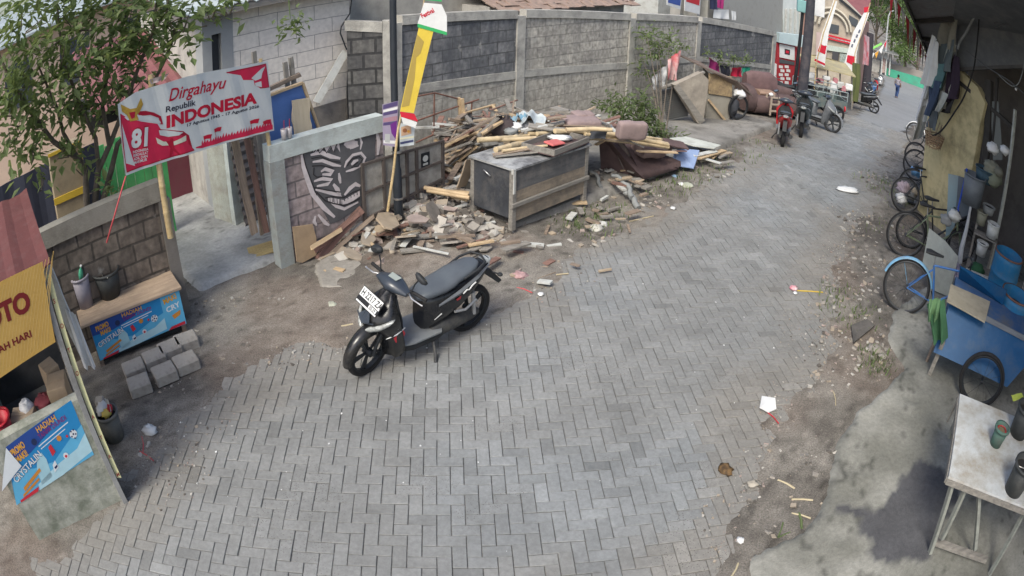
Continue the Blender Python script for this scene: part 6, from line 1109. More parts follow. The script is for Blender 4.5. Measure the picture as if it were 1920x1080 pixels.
        MB().add([(-.0215, .052*math.cos(a), .026*math.sin(a)) for a in [2*math.pi*k/16 for k in range(16)]], [tuple(range(16))], 0, False, X).build('mirror_glass', M_glass, m_)
    if plate:
        X = Matrix.Translation((.60, 0, .855)) @ Matrix.Rotation(-.72, 4, 'Y') @ Matrix.Rotation(math.pi/2, 4, 'Z') @ Matrix.Scale(1.2, 4)      # local: x right for a viewer in front, -y outward
        mb = MB(); mb.box((-.14, -.006, -.068), (.14, 0, .068), 0, X); mb.add([(-.134, -.0075, -.012), (.134, -.0075, -.012), (.134, -.0075, .063), (-.134, -.0075, .063)], [(0, 1, 2, 3)], 1, False, X); mb.add([(-.134, -.0075, -.063), (.134, -.0075, -.063), (.134, -.0075, -.050), (-.134, -.0075, -.050)], [(0, 1, 2, 3)], 1, False, X); mb.add([(.02, -.0078, -.046), (.12, -.0078, -.046), (.12, -.0078, -.018), (.02, -.0078, -.018)], [(0, 1, 2, 3)], 1, False, X)
        mb.text(plate, -.122, 0, .072, 0, y=-.009, bold=.02, sx=.80, M=X); mb.text('05.29', .035, -.042, .03, 0, y=-.009, bold=.02, sx=1.1, M=X)
        mb.build('number_plate', [paint('plate_black', (.02, .02, .022), .4), M_white], o)
    return o
M_bodyblack = mat('scooter_black', (.013, .014, .017), (.010, .011, .013), s=6, rough=.24, spec=.5, bump=.01, dirt=(.075, .07, .062), ds=5, dt=.6, amt=.45); M_bodygloss = mat('scooter_grey_black', (.045, .055, .07), (.03, .037, .05), s=6, rough=.28, spec=.5, bump=.01); M_matblack = mat('scooter_matt_black', (.028, .03, .033), (.02, .022, .024), s=6, rough=.6, bump=.1, bs=150)
M_floor = mat('footboard_grey', (.20, .215, .225), (.16, .17, .18), s=6, rough=.7, bump=.2, bs=90, dirt=(.2, .19, .17), ds=8, dt=.62); M_seat = mat('seat_vinyl', (.09, .105, .12), (.07, .08, .095), s=5, rough=.42, bump=.12, bs=180); M_silver = mat('satin_silver', (.45, .46, .47), (.36, .37, .38), s=6, rough=.35, metal=.6, bump=.02); M_silver2 = mat('side_grey', (.16, .17, .185), (.12, .13, .14), s=6, rough=.3, bump=.02)
M_lens = mat('lens_clear', (.46, .48, .47), (.16, .165, .16), s=30, rough=.12, spec=.7, bump=.02); M_lens2 = paint('dial_glass', (.30, .33, .30), .12, .6); M_glass = mat('mirror_glass', (.55, .58, .5), (.5, .53, .48), s=6, rough=.04, metal=1, bump=0); M_engine = mat('engine_black', (.06, .062, .065), (.035, .036, .04), s=12, rough=.6, metal=.2, bump=.15, dirt=(.12, .115, .1), ds=9, dt=.58)
f_ = at(692, 699); r_ = at(894, 607); hd = math.atan2(f_.y-r_.y, f_.x-r_.x); mid = f_-Vector((math.cos(hd), math.sin(hd), 0))*.63*.9
scooter('black motor scooter with number plate parked on its side stand on the road edge', mid, hd, lean=.13, steer=.22, plate='H 2217 ZA', scale=.9)
M_rimw = mat('wheel_rim_dull', (.09, .095, .10), (.06, .06, .065), s=12, rough=.5, metal=.4, bump=0)
# ------------------------------------------------------------------ bicycles on the right verge
NEG = Vector((-SN.x, -SN.y, 0)); H_N = math.atan2(NEG.y, NEG.x)
def bicycle(label, p, heading, lean=0., col=None, fender=None, group='bicycles parked along the right verge', steer=0., R_=.33, basket=False, detail=True):
    """p = where the rear wheel stands"""
    o = thing('bicycle', label, 'bicycle', p, 0, group); o.rotation_euler = (Matrix.Rotation(heading, 3, 'Z') @ Matrix.Rotation(-lean, 3, 'X')).to_euler()
    col = col or M_dark; fx = 1.04; piv = Vector((.92, 0, .7)); ax = Vector((-.3, 0, .95)).normalized(); ST = Matrix.Translation(piv) @ Matrix.Rotation(steer, 4, ax) @ Matrix.Translation(-piv)
    wheel_parts(o, 'rear_wheel', (0, 0, R_), R_, .04, None, 20, M_rimw, .025, n=36); wheel_parts(o, 'front_wheel', (fx, 0, R_), R_, .04, ST, 20, M_rimw, .025, n=36)
    bb_ = (.43, 0, .27); st_ = (.30, 0, .72); hd_ = (.86, 0, .80); hb_ = (.90, 0, .64)
    mb = MB(); mb.tube([bb_, st_], .016, 8); mb.tube([bb_, hb_], .018, 8); mb.tube([st_, hd_], .015, 8); mb.tube([hd_, hb_], .02, 8)
    for s in (-1, 1): mb.tube([(0, s*.05, R_), bb_], .009, 6); mb.tube([(0, s*.05, R_), (st_[0]+.01, s*.012, .68)], .008, 6)
    mb.build('frame', col, o)
    mb = MB(); 
    for s in (-1, 1): mb.tube([(fx, s*.05, R_), (.95, s*.05, .62)], .010, 6, 0, ST)
    mb.tube([(.95, -.05, .62), (.95, .05, .62)], .014, 6, 0, ST); mb.build('fork', col, o)
    MB().tube([(.30, 0, .72), (.285, 0, .84)], .011, 6).build('seat_post', M_chrome, o); MB().hull([(.14, .86, .085, .02), (.20, .865, .09, .028), (.30, .862, .05, .022), (.41, .865, .018, .014)], 14, 2.3).build('saddle', M_matblack, o)
    MB().tube([(.85, 0, .80), (.84, 0, .92), (.84, -.0, .93)], .012, 6, 0, ST).tube([(.78, -.27, .93), (.84, -.12, .95), (.86, 0, .93), (.84, .12, .95), (.78, .27, .93)], .011, 6, 0, ST).build('handlebar', M_dark, o)
    MB().tube([(.44, -.06, .27), (.44, .06, .27)], .05, 12).tube([(.44, -.09, .27), (.52, -.09, .16)], .009, 5).tube([(.44, .09, .27), (.36, .09, .38)], .009, 5).build('crank', M_dark, o)
    if fender:
        RG = []
        for k in range(16):
            a = math.radians(15+k*10); c, s = math.cos(a), math.sin(a); r_ = R_+.025; RG.append([(c*(r_-.02), -.035, R_+s*(r_-.02)), (c*r_, -.028, R_+s*r_), (c*(r_+.008), 0, R_+s*(r_+.008)), (c*r_, .028, R_+s*r_), (c*(r_-.02), .035, R_+s*(r_-.02))])
        MB().rings(RG, 0, None, True, closed=False).build('fender', fender, o)
        MB().tube([(0, .06, R_), (-.14, .045, R_+.30)], .006, 5).build('fender_stay', fender, o)
    if basket:
        mb = MB()
        for k in range(9):
            t = k/8; mb.tube([(1.02, -.14+.28*t, .82), (1.04, -.17+.34*t, 1.02)], .004, 4, 0, ST)
        mb.tube([(.92, -.17, 1.02), (1.12, -.17, 1.02), (1.12, .17, 1.02), (.92, .17, 1.02), (.92, -.17, 1.02)], .006, 5, 0, ST); mb.build('basket', M_dark, o)
    return o
M_bluebike = mat('bike_blue', (.05, .19, .50), (.04, .14, .38), s=8, rough=.4, dirt=(.12, .12, .12), ds=9, dt=.6); M_sky = mat('fender_sky_blue', (.20, .42, .62), (.15, .34, .52), s=8, rough=.4, dirt=(.2, .22, .22), ds=9, dt=.58)
M_gbike = mat('bike_olive', (.16, .20, .12), (.11, .14, .09), s=8, rough=.5)
bicycle('blue bicycle with sky blue rear fender, nearest of the parked row beside the blue cart', at(1687, 586), H_N+.15, .10, M_bluebike, M_sky, R_=.345)
bicycle('dark bicycle with olive frame tube, second in the row, before the pale leaning board', at(1690, 482), H_N+.32, .12, M_gbike, R_=.345)
bicycle('dark bicycle half hidden behind the olive framed one', at(1702, 466), H_N+.45, .05, M_dark, R_=.30)
bicycle('dark bicycle with low handlebar behind the first three of the row', at(1695, 400), H_N+.5, .35, M_dark, R_=.32)
bicycle('black bicycle standing in plastic litter at the corner of the yellow wall', at(1708, 384), H_N+.25, -.05, M_dark, R_=.36)
bicycle('black bicycle behind the yellow wall corner, with blue bag', at(1713, 338), H_N+.1, .12, M_dark, R_=.35)
bicycle('black bicycle between the farthest one and the one with blue bag', at(1714, 318), H_N+.3, .15, M_dark, R_=.34)
bicycle('farthest bicycle of the row with white rear fender, below the hanging cloths', at(1713, 272), H_N-.1, .10, M_dark, M_white, R_=.37)
item('plastic_bag', 'light blue plastic bag on the bicycle at the yellow wall corner', 'bag', at(1719, 322, .35), crumple(.16, 61, sq=(1.2, 1, .7)), mat('sky_plastic', (.16, .36, .60), (.12, .28, .5), s=6, rough=.4))
for q, (x, y, h, r_, mm, lb) in enumerate([(1694, 352, .3, .17, mat('pinkish_plastic', (.48, .38, .42), (.36, .3, .33), s=8), 'pinkish plastic rubbish inside the wheel by the yellow wall'), (1706, 365, .2, .16, M_gcloth, 'grey rubbish bag under the bicycle by the yellow wall'), (1690, 372, .2, .13, M_white, 'white plastic rubbish at the wheel by the yellow wall'), (1715, 358, .3, .12, mat('tan_plastic', (.42, .36, .28), (.3, .26, .2), s=8), 'tan rubbish heap beside the yellow wall foot')]): item('rubbish_bag', lb, 'rubbish', at(x, y, h), crumple(r_, 70+q), mm)
# ------------------------------------------------------------------ yellow end wall and dark workshop
Y0 = Vector((7.10, 10.25, 0)); Y1 = Vector((7.26, 8.70, 0)); yrz = math.atan2(Y1.y-Y0.y, Y1.x-Y0.x)
M_yel = mat('yellow_wall_paint', (.60, .52, .30), (.48, .41, .23), s=1.6, rough=.9, dirt=(.13, .12, .07), ds=1.7, dt=.57, amt=.85, bump=.25, bs=30)
ws = thing('workshop', 'open dark workshop with yellow end wall under the corrugated awning', 'building', Y0, yrz)
def YP(px, py, A=Y0, B=Y1, o=None): p = loc(o or ws, on(px, py, A, B)); return (p.x, 0, p.z)
mb = MB(); mb.prism([YP(*q) for q in [(1720, 393), (1746, 418), (1775, 446), (1797, 400), (1812, 350), (1824, 310), (1836, 240), (1847, 193), (1832, 162), (1798, 130), (1762, 112), (1745, 120), (1736, 250)]], (0, .16, 0)); mb.build('yellow_wall', M_yel, ws)
Z0 = Vector((7.30, 8.66, 0)); Z1 = Vector((8.3, 5.3, 0))
def ZP(px, py): p = loc(ws, on(px, py, Z0, Z1)); return p
zd = (loc(ws, Z1)-loc(ws, Z0)); zn = Vector((zd.y, -zd.x, 0)).normalized()*-1
if (mtx(ws).to_3x3() @ zn).dot(Vector((1, 1, 0))) < 0: zn = -zn
M_dsheet = mat('dark_sheet', (.16, .17, .18), (.11, .117, .125), s=3, rough=.8, dirt=(.21, .20, .185), ds=3, dt=.62, amt=.6)  # dark blue-grey sheet with lighter blotches
mb = MB(); mb.prism([ZP(1792, 128), ZP(1990, 120), ZP(1990, -60), ZP(1796, -60)], zn*.04); mb.build('fascia', M_dsheet, ws)
mb = MB(); mb.prism([ZP(1786, 134), ZP(1990, 127), ZP(1990, 121), ZP(1786, 127)], zn*.09-Vector((0, 0, 0))); mb.build('lintel', mat('dark_beam', (.13, .125, .12), (.08, .08, .08), s=4), ws)  # beam in a plain dark grey
bw = [Vector((8.5, 10.2, 0)), Vector((9.6, 6.8, 0)), Vector((9.2, 2.0, 0))]
mb = MB(); 
for a, b in zip(bw, bw[1:]): mb.prism([loc(ws, a), loc(ws, b), loc(ws, b+Vector((0, 0, 4))), loc(ws, a+Vector((0, 0, 4)))], (mtx(ws).to_3x3().inverted() @ Vector((.1, .03, 0))))
mb.build('back_wall', mat('dark_back_wall', (.24, .215, .20), (.14, .13, .12), s=2, rough=.95, dirt=(.09, .085, .08), ds=2, dt=.5, amt=.8, bump=.4), ws)  # brown-grey wall with darker blotches
mb = MB(); mb.prism([loc(ws, Vector(q)) for q in [(8.05, 6.8, 0), (8.9, 5.2, 0), (8.9, 5.2, 1.75), (8.05, 6.8, 1.95)]], (mtx(ws).to_3x3().inverted() @ Vector((.06, .04, 0)))); mb.build('rough_wall', mat('rough_grey_wall', (.34, .33, .32), (.14, .14, .14), s=6, rough=.95, bump=.8, bs=20), ws)
mb = MB(); mb.bar(ZP(1846, 330), ZP(1855, 150), .16, .1); mb.bar(ZP(1800, 155), ZP(1900, 240), .09, .07); mb.bar(ZP(1870, 145), ZP(1858, 300), .05, .05); mb.build('beam', mat('dark_timber', (.06, .055, .05), (.035, .033, .03), s=4), ws)  # beams in a near-black brown
mb = MB(); mb.prism([ZP(1856, 190), ZP(1872, 190), ZP(1880, 300), ZP(1862, 300)], zn*-.01); mb.build('window_pane', paint('dull_pane', (.17, .18, .17), .4), ws)
# white painted pole
b_ = at(1851, 512); tp = on(1925, 150, b_, b_+Vector((1, -1, 0))); tp = Vector((b_.x, b_.y, 2.9)); o = thing('awning_post', 'white painted post standing in front of the workshop, behind the blue barrels', 'post', b_); MB().bbox((0, 0, 1.4), (.07, .05, 2.8), .006).build('shaft', mat('post_white', (.50, .52, .48), (.38, .4, .37), s=4, dirt=(.2, .2, .17), ds=5, dt=.58), o); MB().bbox((.045, .02, .7), (.03, .03, 1.4), .004).build('batten', mat('post_green', (.30, .36, .26), (.22, .27, .2), s=4), o)
# ------------------------------------------------------------------ corrugated awning, its clutter
def rh(px, py, hd_):
    d = ray(px, py); return EYE+d*(hd_/math.hypot(d.x, d.y))
FL = rh(1742, 106, 17); NL = rh(1686, -28, 9.5); FR2 = rh(1768, 128, 15.5); NR = rh(1800, -60, 8.5)
ed = (FL-NL).normalized(); inn = Vector((ed.y, -ed.x, 0)).normalized()
aw = thing('awning', 'dark corrugated sheet awning over the right edge of the street', 'awning', FL)
RG = []; n_ = 110
for i in range(n_+1):
    t = i/n_; a = FL.lerp(NL, t)-FL; b = FR2.lerp(NR, t)-FL; z = Vector((0, 0, .02*math.sin(i*math.pi/2))); RG.append([a+z, b+z, b+z+Vector((0, 0, .008)), a+z+Vector((0, 0, .008))])
MB().rings(RG, 0, None, False).build('corrugated_sheet', mat('dark_zinc_under', (.19, .195, .20), (.11, .115, .12), s=3, rough=.6, dirt=(.08, .07, .065), ds=3, dt=.55), aw)
mb = MB(); mb.bar(Vector((0, 0, -.03)), NL-FL-Vector((0, 0, .03)), .05, .07)
for t in (.15, .4, .65, .9): mb.bar(FL.lerp(NL, t)-FL-Vector((0, 0, .05)), FR2.lerp(NR, t)-FL-Vector((0, 0, .05)), .05, .08)
mb.build('rafters', mat('dark_timber', (.06, .055, .05), (.035, .033, .03), s=4), aw)  # same near-black brown as the workshop beams
rf = thing('roof', 'big dark sheet roof over the workshop at the upper right', 'roof', NL+inn*2.0); rp_ = [NR-ed*4.5, NR+Vector((0, 0, .0)), FR2+Vector((0, 0, .05)), FR2+inn*5+Vector((0, 0, .5)), NR+inn*5+Vector((0, 0, 1)), NR-ed*4.5+inn*5+Vector((0, 0, 1))]
MB().prism([p-rf.location for p in rp_], (0, 0, .04)).build('sheet', M_dsheet, rf)
MB().prism([Vector(q)-rf.location for q in [(6.6, 8.6, 4.5), (4.1, 4.3, 4.45), (2.9, 1.2, 4.4), (2.2, -3, 4.4), (12, -3, 5.2), (12, 8.6, 5.2)]], (0, 0, .03)).build('shade_sheet', M_dsheet, rf)  # unseen sheet added overhead to shade the cart and table
def bend(P, r_, m, name, label, cat, n=7):
    P = [Vector(p) for p in P]; Q = []
    for i in range(len(P)-1):
        p0, p1, p2, p3 = P[max(i-1, 0)], P[i], P[i+1], P[min(i+2, len(P)-1)]
        for k in range(5): t = k/5; Q.append(.5*((2*p1)+(p2-p0)*t+(2*p0-5*p1+4*p2-p3)*t*t+(3*p1-p0-3*p2+p3)*t**3))
    Q.append(P[-1]); mb = MB(); mb.tube([q-Q[0] for q in Q], r_, n); return tag(mb.build(name, m, None, Q[0]), label, cat)
Zo = Vector((-.35, -.2, 0)); zp_ = lambda x, y, k=1.: on(x, y, Z0+Zo*k, Z1+Zo*k)
bend([zp_(1836, 25), zp_(1834, 60), zp_(1830, 100), zp_(1824, 135), zp_(1808, 180), zp_(1790, 210), zp_(1765, 245), zp_(1742, 258)], .016, M_rubber, 'cable', 'thick black cable looping down in front of the yellow wall', 'cable')
bend([zp_(1835, 20), zp_(1822, 40), zp_(1812, 60), zp_(1800, 78), zp_(1796, 92)], .025, M_gcloth, 'wrapped_cable', 'grey wrapped cable running left from the bracket under the roof', 'cable')
bend([zp_(1835, 20), zp_(1852, 33), zp_(1870, 30), zp_(1876, 12), zp_(1877, -10)], .03, mat('grey_pipe', (.12, .125, .13), (.09, .095, .1), s=4), 'pipe', 'grey bent pipe under the dark roof at the top right', 'pipe')
for q, y in enumerate((12, 19, 33, 42)): bend([zp_(1856+q*4, y+10), zp_(1890, y+2), zp_(1930, y-2)], .012, mat('grey_pipe', (.12, .125, .13), (.09, .095, .1), s=4), 'pipe', ['topmost', 'second', 'third', 'lowest'][q]+' of the thin grey pipes running right under the dark roof', 'pipe')
bend([zp_(1812, 95), zp_(1850, 125), zp_(1890, 150), zp_(1920, 175), zp_(1940, 190)], .012, mat('grey_pipe', (.12, .125, .13), (.09, .095, .1), s=4), 'cable', 'dark cable slanting down right across the workshop opening', 'cable')
bend([zp_(1922, 110), zp_(1916, 140), zp_(1908, 158), zp_(1895, 160), zp_(1872, 140)], .01, M_gcloth, 'cable', 'thin grey cable with a small white bulb in the workshop opening', 'cable')
o = thing('light_bulb', 'small bare white light bulb hanging in the dark workshop opening', 'bulb', zp_(1905, 167)); MB().ball((0, 0, 0), .028, 8).build('glass', M_white, o); MB().lathe([(.014, .02), (.014, .05)], 8).build('socket', M_dark, o)
# bunting along the awning edge
P1 = [(1672, -6), (1686, 8), (1695, 28), (1706, 48), (1716, 68), (1724, 80), (1731, 100)]
bt = thing('bunting', 'string of small red and white pennants along the awning edge', 'bunting', FL-inn*.1)
pts = [rh(x, y, d_) for x, y, d_ in [(1668, -14, 9), (1682, 2, 10), (1697, 26, 11), (1712, 50, 12.5), (1724, 74, 14), (1733, 98, 15.5), (1742, 112, 16.5)]]; cords = MB(); cords.tube([p-bt.location for p in pts], .008, 4); cords.build('cord', M_white, bt)
k = 0
for i in range(len(pts)-1):
    for t in (.04, .52):
        p = pts[i].lerp(pts[i+1], t)-bt.location; q = pts[i].lerp(pts[i+1], t+.44)-bt.location; s_ = (q-p).length; MB().prism([p, q, (p+q)/2+Vector((.03*math.sin(k*2), .03*math.cos(k), -s_*.85))], (.004, .004, 0)).build('pennant', M_redc if k % 2 == 0 else M_whitec, bt); k += 1
# hanging cloths and sacks beneath the far end of the awning
X0 = Vector((6.80, 9.75, 0)); X1 = X0+Vector((.75, -.66, 0)); fab = lambda n, c: mat('fabric_'+n, c, tuple(v*.7 for v in c), s=6, rough=.9, bump=.2, bs=60, dirt=tuple(v*.4 for v in c), ds=6, dt=.6, amt=.6)
for q, (px, k, mm, lb, am, nm) in enumerate([
    ([(1764, -5), (1796, -5), (1792, 96), (1764, 84)], .0, fab('beige', (.30, .29, .24)), 'broad beige cloth hanging at the top beside the dark roof', .08, 'hanging_cloth'),
    ([(1748, 78), (1756, 92), (1748, 150), (1735, 146)], .25, M_whitec, 'narrow white cloth hanging at the end of the bunting', .04, 'hanging_cloth'),
    ([(1756, 95), (1782, 84), (1778, 128), (1752, 130)], .1, fab('slate', (.13, .16, .17)), 'slate grey cloth below the beige one', .05, 'hanging_cloth'),
    ([(1740, 140), (1752, 138), (1748, 178), (1732, 176)], .3, fab('offwhite', (.56, .57, .53)), 'off-white sack bulging at the left of the hanging cloths', .06, 'sack'),
    ([(1752, 128), (1770, 126), (1766, 160), (1748, 160)], .15, fab('teal', (.12, .23, .24)), 'dull teal cloth in the middle of the hanging cloths', .04, 'hanging_cloth'),
    ([(1776, 100), (1786, 98), (1764, 168), (1757, 162)], .05, fab('pale', (.48, .52, .50)), 'long pale strip slanting down the hanging cloths', .03, 'hanging_cloth'),
    ([(1784, 112), (1794, 118), (1791, 172), (1778, 178)], .0, fab('plum', (.05, .035, .06)), 'very dark plum cloth against the yellow wall', .05, 'hanging_cloth'),
    ([(1770, 150), (1784, 158), (1772, 196), (1763, 192)], -.05, fab('cream', (.50, .49, .45)), 'cream sleeve-like cloth against the yellow wall', .03, 'hanging_cloth'),
    ([(1780, 168), (1790, 176), (1782, 206), (1766, 204)], -.08, fab('black', (.03, .03, .035)), 'black cloth end hanging lowest against the yellow wall', .05, 'hanging_cloth'),
    ([(1733, 168), (1744, 166), (1736, 218), (1722, 214)], .35, M_white, 'white plastic sack, second lowest at the left', .07, 'sack'),
    ([(1746, 160), (1760, 162), (1748, 210), (1738, 206)], .2, fab('navy', (.06, .09, .16)), 'navy cloth between the white sack and the pale strip', .04, 'hanging_cloth'),
    ([(1762, 176), (1772, 182), (1758, 214), (1750, 210)], .1, fab('light', (.52, .56, .55)), 'light cloth below the dull teal one', .03, 'hanging_cloth'),
    ([(1727, 208), (1738, 206), (1728, 250), (1716, 254)], .4, fab('grimy', (.42, .42, .38)), 'grimy white sack hanging lowest above the farthest bicycle', .05, 'sack'),
    ([(1742, 210), (1756, 214), (1754, 240), (1740, 232)], .2, fab('bluegrey', (.09, .11, .13)), 'blue-grey bag just above the wicker basket', .04, 'bag')]):
    A_, B_ = (Y0+Vector((-.25-k, -.1, 0)), Y1+Vector((-.25-k, -.1, 0))) if sum(q_[0] for q_ in px) > 4*1744 else (Vector((8.0, 12.3, 0)), Vector((8.75, 11.64, 0)))
    cX, cY = sum(q_[0] for q_ in px)/4, sum(q_[1] for q_ in px)/4; kk_ = 1.15 if q == 0 else 1.5; px = [(cX+(x-cX)*kk_, cY+(y-cY)*(kk_-.1)) for x, y in px]
    cloth(nm, lb, 'cloth' if nm != 'bag' else 'bag', [on(x, y, A_, B_) for x, y in px], mm, amp=am*1.4, seed=100+q, n=(12, 16), group='cloths hanging under the awning')
bk2 = thing('wicker_basket', 'wicker basket full of sticks hanging on the yellow wall', 'basket', on(1752, 258, Y0-Vector((.35, 0, 0)), Y1-Vector((.35, 0, 0))))
mb = MB()
for k in range(6): mb.tube([(.20*(1-.05*k)*math.cos(a), .20*(1-.05*k)*math.sin(a), .05-.04*k+.012*math.sin(a*3+k)) for a in [2*math.pi*j/18 for j in range(19)]], .012, 5)
for k in range(14): a = 2*math.pi*k/14; mb.tube([(.21*math.cos(a), .21*math.sin(a), .07), (.15*math.cos(a), .15*math.sin(a), -.18)], .007, 4)
mb.build('weave', mat('wicker', (.30, .21, .13), (.18, .12, .08), s=9), bk2)
mb = MB()
for k in range(5): mb.tube([(-.1+.05*k, .05*math.sin(k), -.1), (-.2+.11*k, .12*math.sin(k*2), .26+.05*math.sin(k))], .01, 5)
mb.build('sticks', M_wood, bk2)
# ------------------------------------------------------------------ blue cart
c0 = atz(1750, 660, .36); c1 = atz(1888, 726, .36); t0 = atz(1782, 566, .80); t1 = atz(1952, 650, .80)
crz = math.atan2(c1.y-c0.y, c1.x-c0.x); ca_ = thing('food_cart', 'blue wooden food cart with spoked wheel and loose board on its counter', 'cart', Vector((c0.x, c0.y, 0)), crz); LC = lambda p: loc(ca_, p); a, b, d, e = LC(c0), LC(c1), LC(t0), LC(t1); back = .75
mb = MB(); mb.add([a, b, e, d, a+Vector((0, back, 0)), b+Vector((0, back, 0)), e+Vector((0, back, 0)), d+Vector((0, back, 0))], [(0, 1, 2, 3), (5, 4, 7, 6), (4, 0, 3, 7), (1, 5, 6, 2), (0, 4, 5, 1)], 0); mb.build('cart_body', M_blue, ca_)
d2 = Vector((d.x, d.y, .802)); w_c = e.x-d.x
MB().box((d2.x+.01, d2.y+.01, .802), (e.x-.01, d2.y+back-.01, .815)).build('counter', mat('dull_blue_top', (.05, .13, .28), (.04, .09, .2), s=4, dirt=(.15, .14, .12), ds=4, dt=.55), ca_)
MB().box((d2.x-.02, d2.y-.02, .78), (e.x+.02, d2.y-.0, .84)).build('edge_board', mat('edge_wood', (.20, .22, .24), (.13, .14, .16), s=4, stretch=(1, 6, 6)), ca_)
wc = loc(ca_, atz(1838, 738, .33)); wheel_parts(ca_, 'wheel', (wc.x, a.y-.05, .33), .33, .05, None, 12, M_dark, .04)
MB().bar((a.x+.05, a.y+.1, .0), (a.x+.08, a.y+.05, .5), .05, .05, up=(1, 0, 0)).build('leg', M_wood3, ca_)
q0 = loc(ca_, atz(1737, 678, .05)); q1 = loc(ca_, atz(1757, 628, .34)); MB().tube([q0, q1], .02, 8).build('prop', M_wood, ca_)
P = [atz(1782, 535, .86), atz(1856, 568, .84), atz(1846, 606, .82), atz(1775, 566, .84)]; o0 = P[0]; mb = MB(); mb.prism([p-o0 for p in P], (0, 0, .018)); tag(mb.build('board', mat('tan_worktop', (.38, .34, .26), (.3, .27, .2), s=3, dirt=(.22, .2, .15), ds=5, dt=.6), None, o0), 'tan plywood board resting on the counter of the blue cart', 'board')
P = [atz(1797, 522, .82), atz(1880, 572, .82), atz(1888, 545, 1.02), atz(1800, 500, 1.02)]
MB().prism([LC(p) for p in P], (0, .03, 0)).build('rear_panel', M_blue, ca_)
for i_, (lb, px) in enumerate([('dark green cloth bundle draped over the left end of the blue cart', [(1738, 570), (1772, 560), (1776, 640), (1752, 644)]), ('pale green cloth over the top of the dark green one', [(1742, 562), (1764, 560), (1758, 600), (1740, 600)])]): cloth('cloth', lb, 'cloth', [on(x, y, Vector((c0.x, c0.y, 0))-Vector((.05+.04*i_, .05+.04*i_, 0)), Vector((c1.x, c1.y, 0))-Vector((.05+.04*i_, .05+.04*i_, 0))) for x, y in px], fab('leafgreen', (.05, .14, .07)) if not i_ else fab('palegreen', (.13, .25, .12)), amp=.05, seed=130+i_)
# barrels
def drum(name, label, c, r_, h, fill=None):
    o = thing(name, label, 'barrel', Vector((c.x, c.y, c.z-h)), random.uniform(0, 3), 'blue metal barrels'); P = [(.001, 0), (r_, 0)]
    for k in range(1, 9): z = h*k/9; P += [(r_, z-.012), (r_+(.010 if k in (3, 6) else .0), z), (r_, z+.012)]
    P += [(r_, h), (r_-.008, h), (r_-.008, .02), (.001, .02)]; MB().lathe(P, 28, cap=False).build('shell', M_lblue, o); MB().lathe([(r_-.01, h-.015), (r_+.012, h-.015), (r_+.012, h+.005), (r_-.01, h+.005)], 28, cap=False).build('rim', M_rust, o)
    if fill: MB().lathe([(.001, h*.84), (r_-.01, h*.82)], 24, cap=False).build('filling', fill, o)  # the empty barrel gets a dark disc painted as the shade inside
    return o
drum('barrel', 'blue metal barrel with pale scraps inside, standing beside the white post', atz(1893, 476, .98), .27, .9, mat('pale_scraps', (.38, .36, .25), (.16, .15, .11), s=14, bump=.6))
drum('barrel', 'empty blue metal barrel standing at the right end of the blue cart', atz(1908, 552, .95), .26, .9, M_void)
# shelf with kitchen goods behind the cart
SA = at(1835, 560); SB = SA+Vector((.75, -.66, 0)); sh = thing('shelf', 'small open shelf with white tray front behind the blue cart', 'shelf', SA, math.atan2(-.66, .75))
kp2 = lambda px, k=0: on(px[0], px[1], SA+Vector((.3, .3, 0))*k, SB+Vector((.3, .3, 0))*k)
mb = MB(); L_ = [loc(sh, kp2(q)) for q in [(1811, 503), (1856, 521), (1853, 540), (1811, 520)]]; mb.prism(L_, (0, .02, 0)); mb.build('front_tray', M_whitedirty, sh)
mb = MB(); z_ = L_[0].z; 
for kx in (0, .85): mb.box((L_[0].x+kx*(L_[1].x-L_[0].x), .02, 0), (L_[0].x+kx*(L_[1].x-L_[0].x)+.04, .06, z_+.02)); mb.box((L_[0].x+kx*(L_[1].x-L_[0].x), .5, 0), (L_[0].x+kx*(L_[1].x-L_[0].x)+.04, .54, z_+.7))
mb.box((L_[0].x, .02, z_-.05), (L_[1].x, .54, z_-.03)); mb.box((L_[0].x, .3, z_+.45), (L_[1].x, .54, z_+.47)); mb.build('frame', M_wood3, sh)
for q, (x, y, k, r_, h, mm, nm, lb) in enumerate([(1838, 478, .6, .11, .2, M_whitedirty, 'pail', 'white pail on the shelf behind the blue cart, right'), (1858, 445, .9, .12, .22, M_whitedirty, 'pail', 'white pail with dark lid behind the shelf near the white post'), (1838, 420, 1.0, .10, .2, fab('khaki', (.26, .26, .2)), 'pail', 'khaki tub beside the white pails'), (1852, 400, 1.2, .12, .12, M_gcloth, 'basin', 'shallow grey basin on top of the tubs'), (1845, 340, 1.6, .2, .2, mat('deep_teal', (.05, .09, .12), (.03, .06, .08), s=5), 'tub', 'dark teal tub high behind the workshop pole'), (1820, 382, 1.0, .21, .45, mat('grey_drum', (.13, .15, .165), (.09, .1, .115), s=5, rough=.5), 'drum', 'large blue-grey plastic drum against the yellow wall')]):
    bucket(nm, lb, nm, kp2((x, y), k), r_, h, mm, M_void, handle=False, taper=.85)
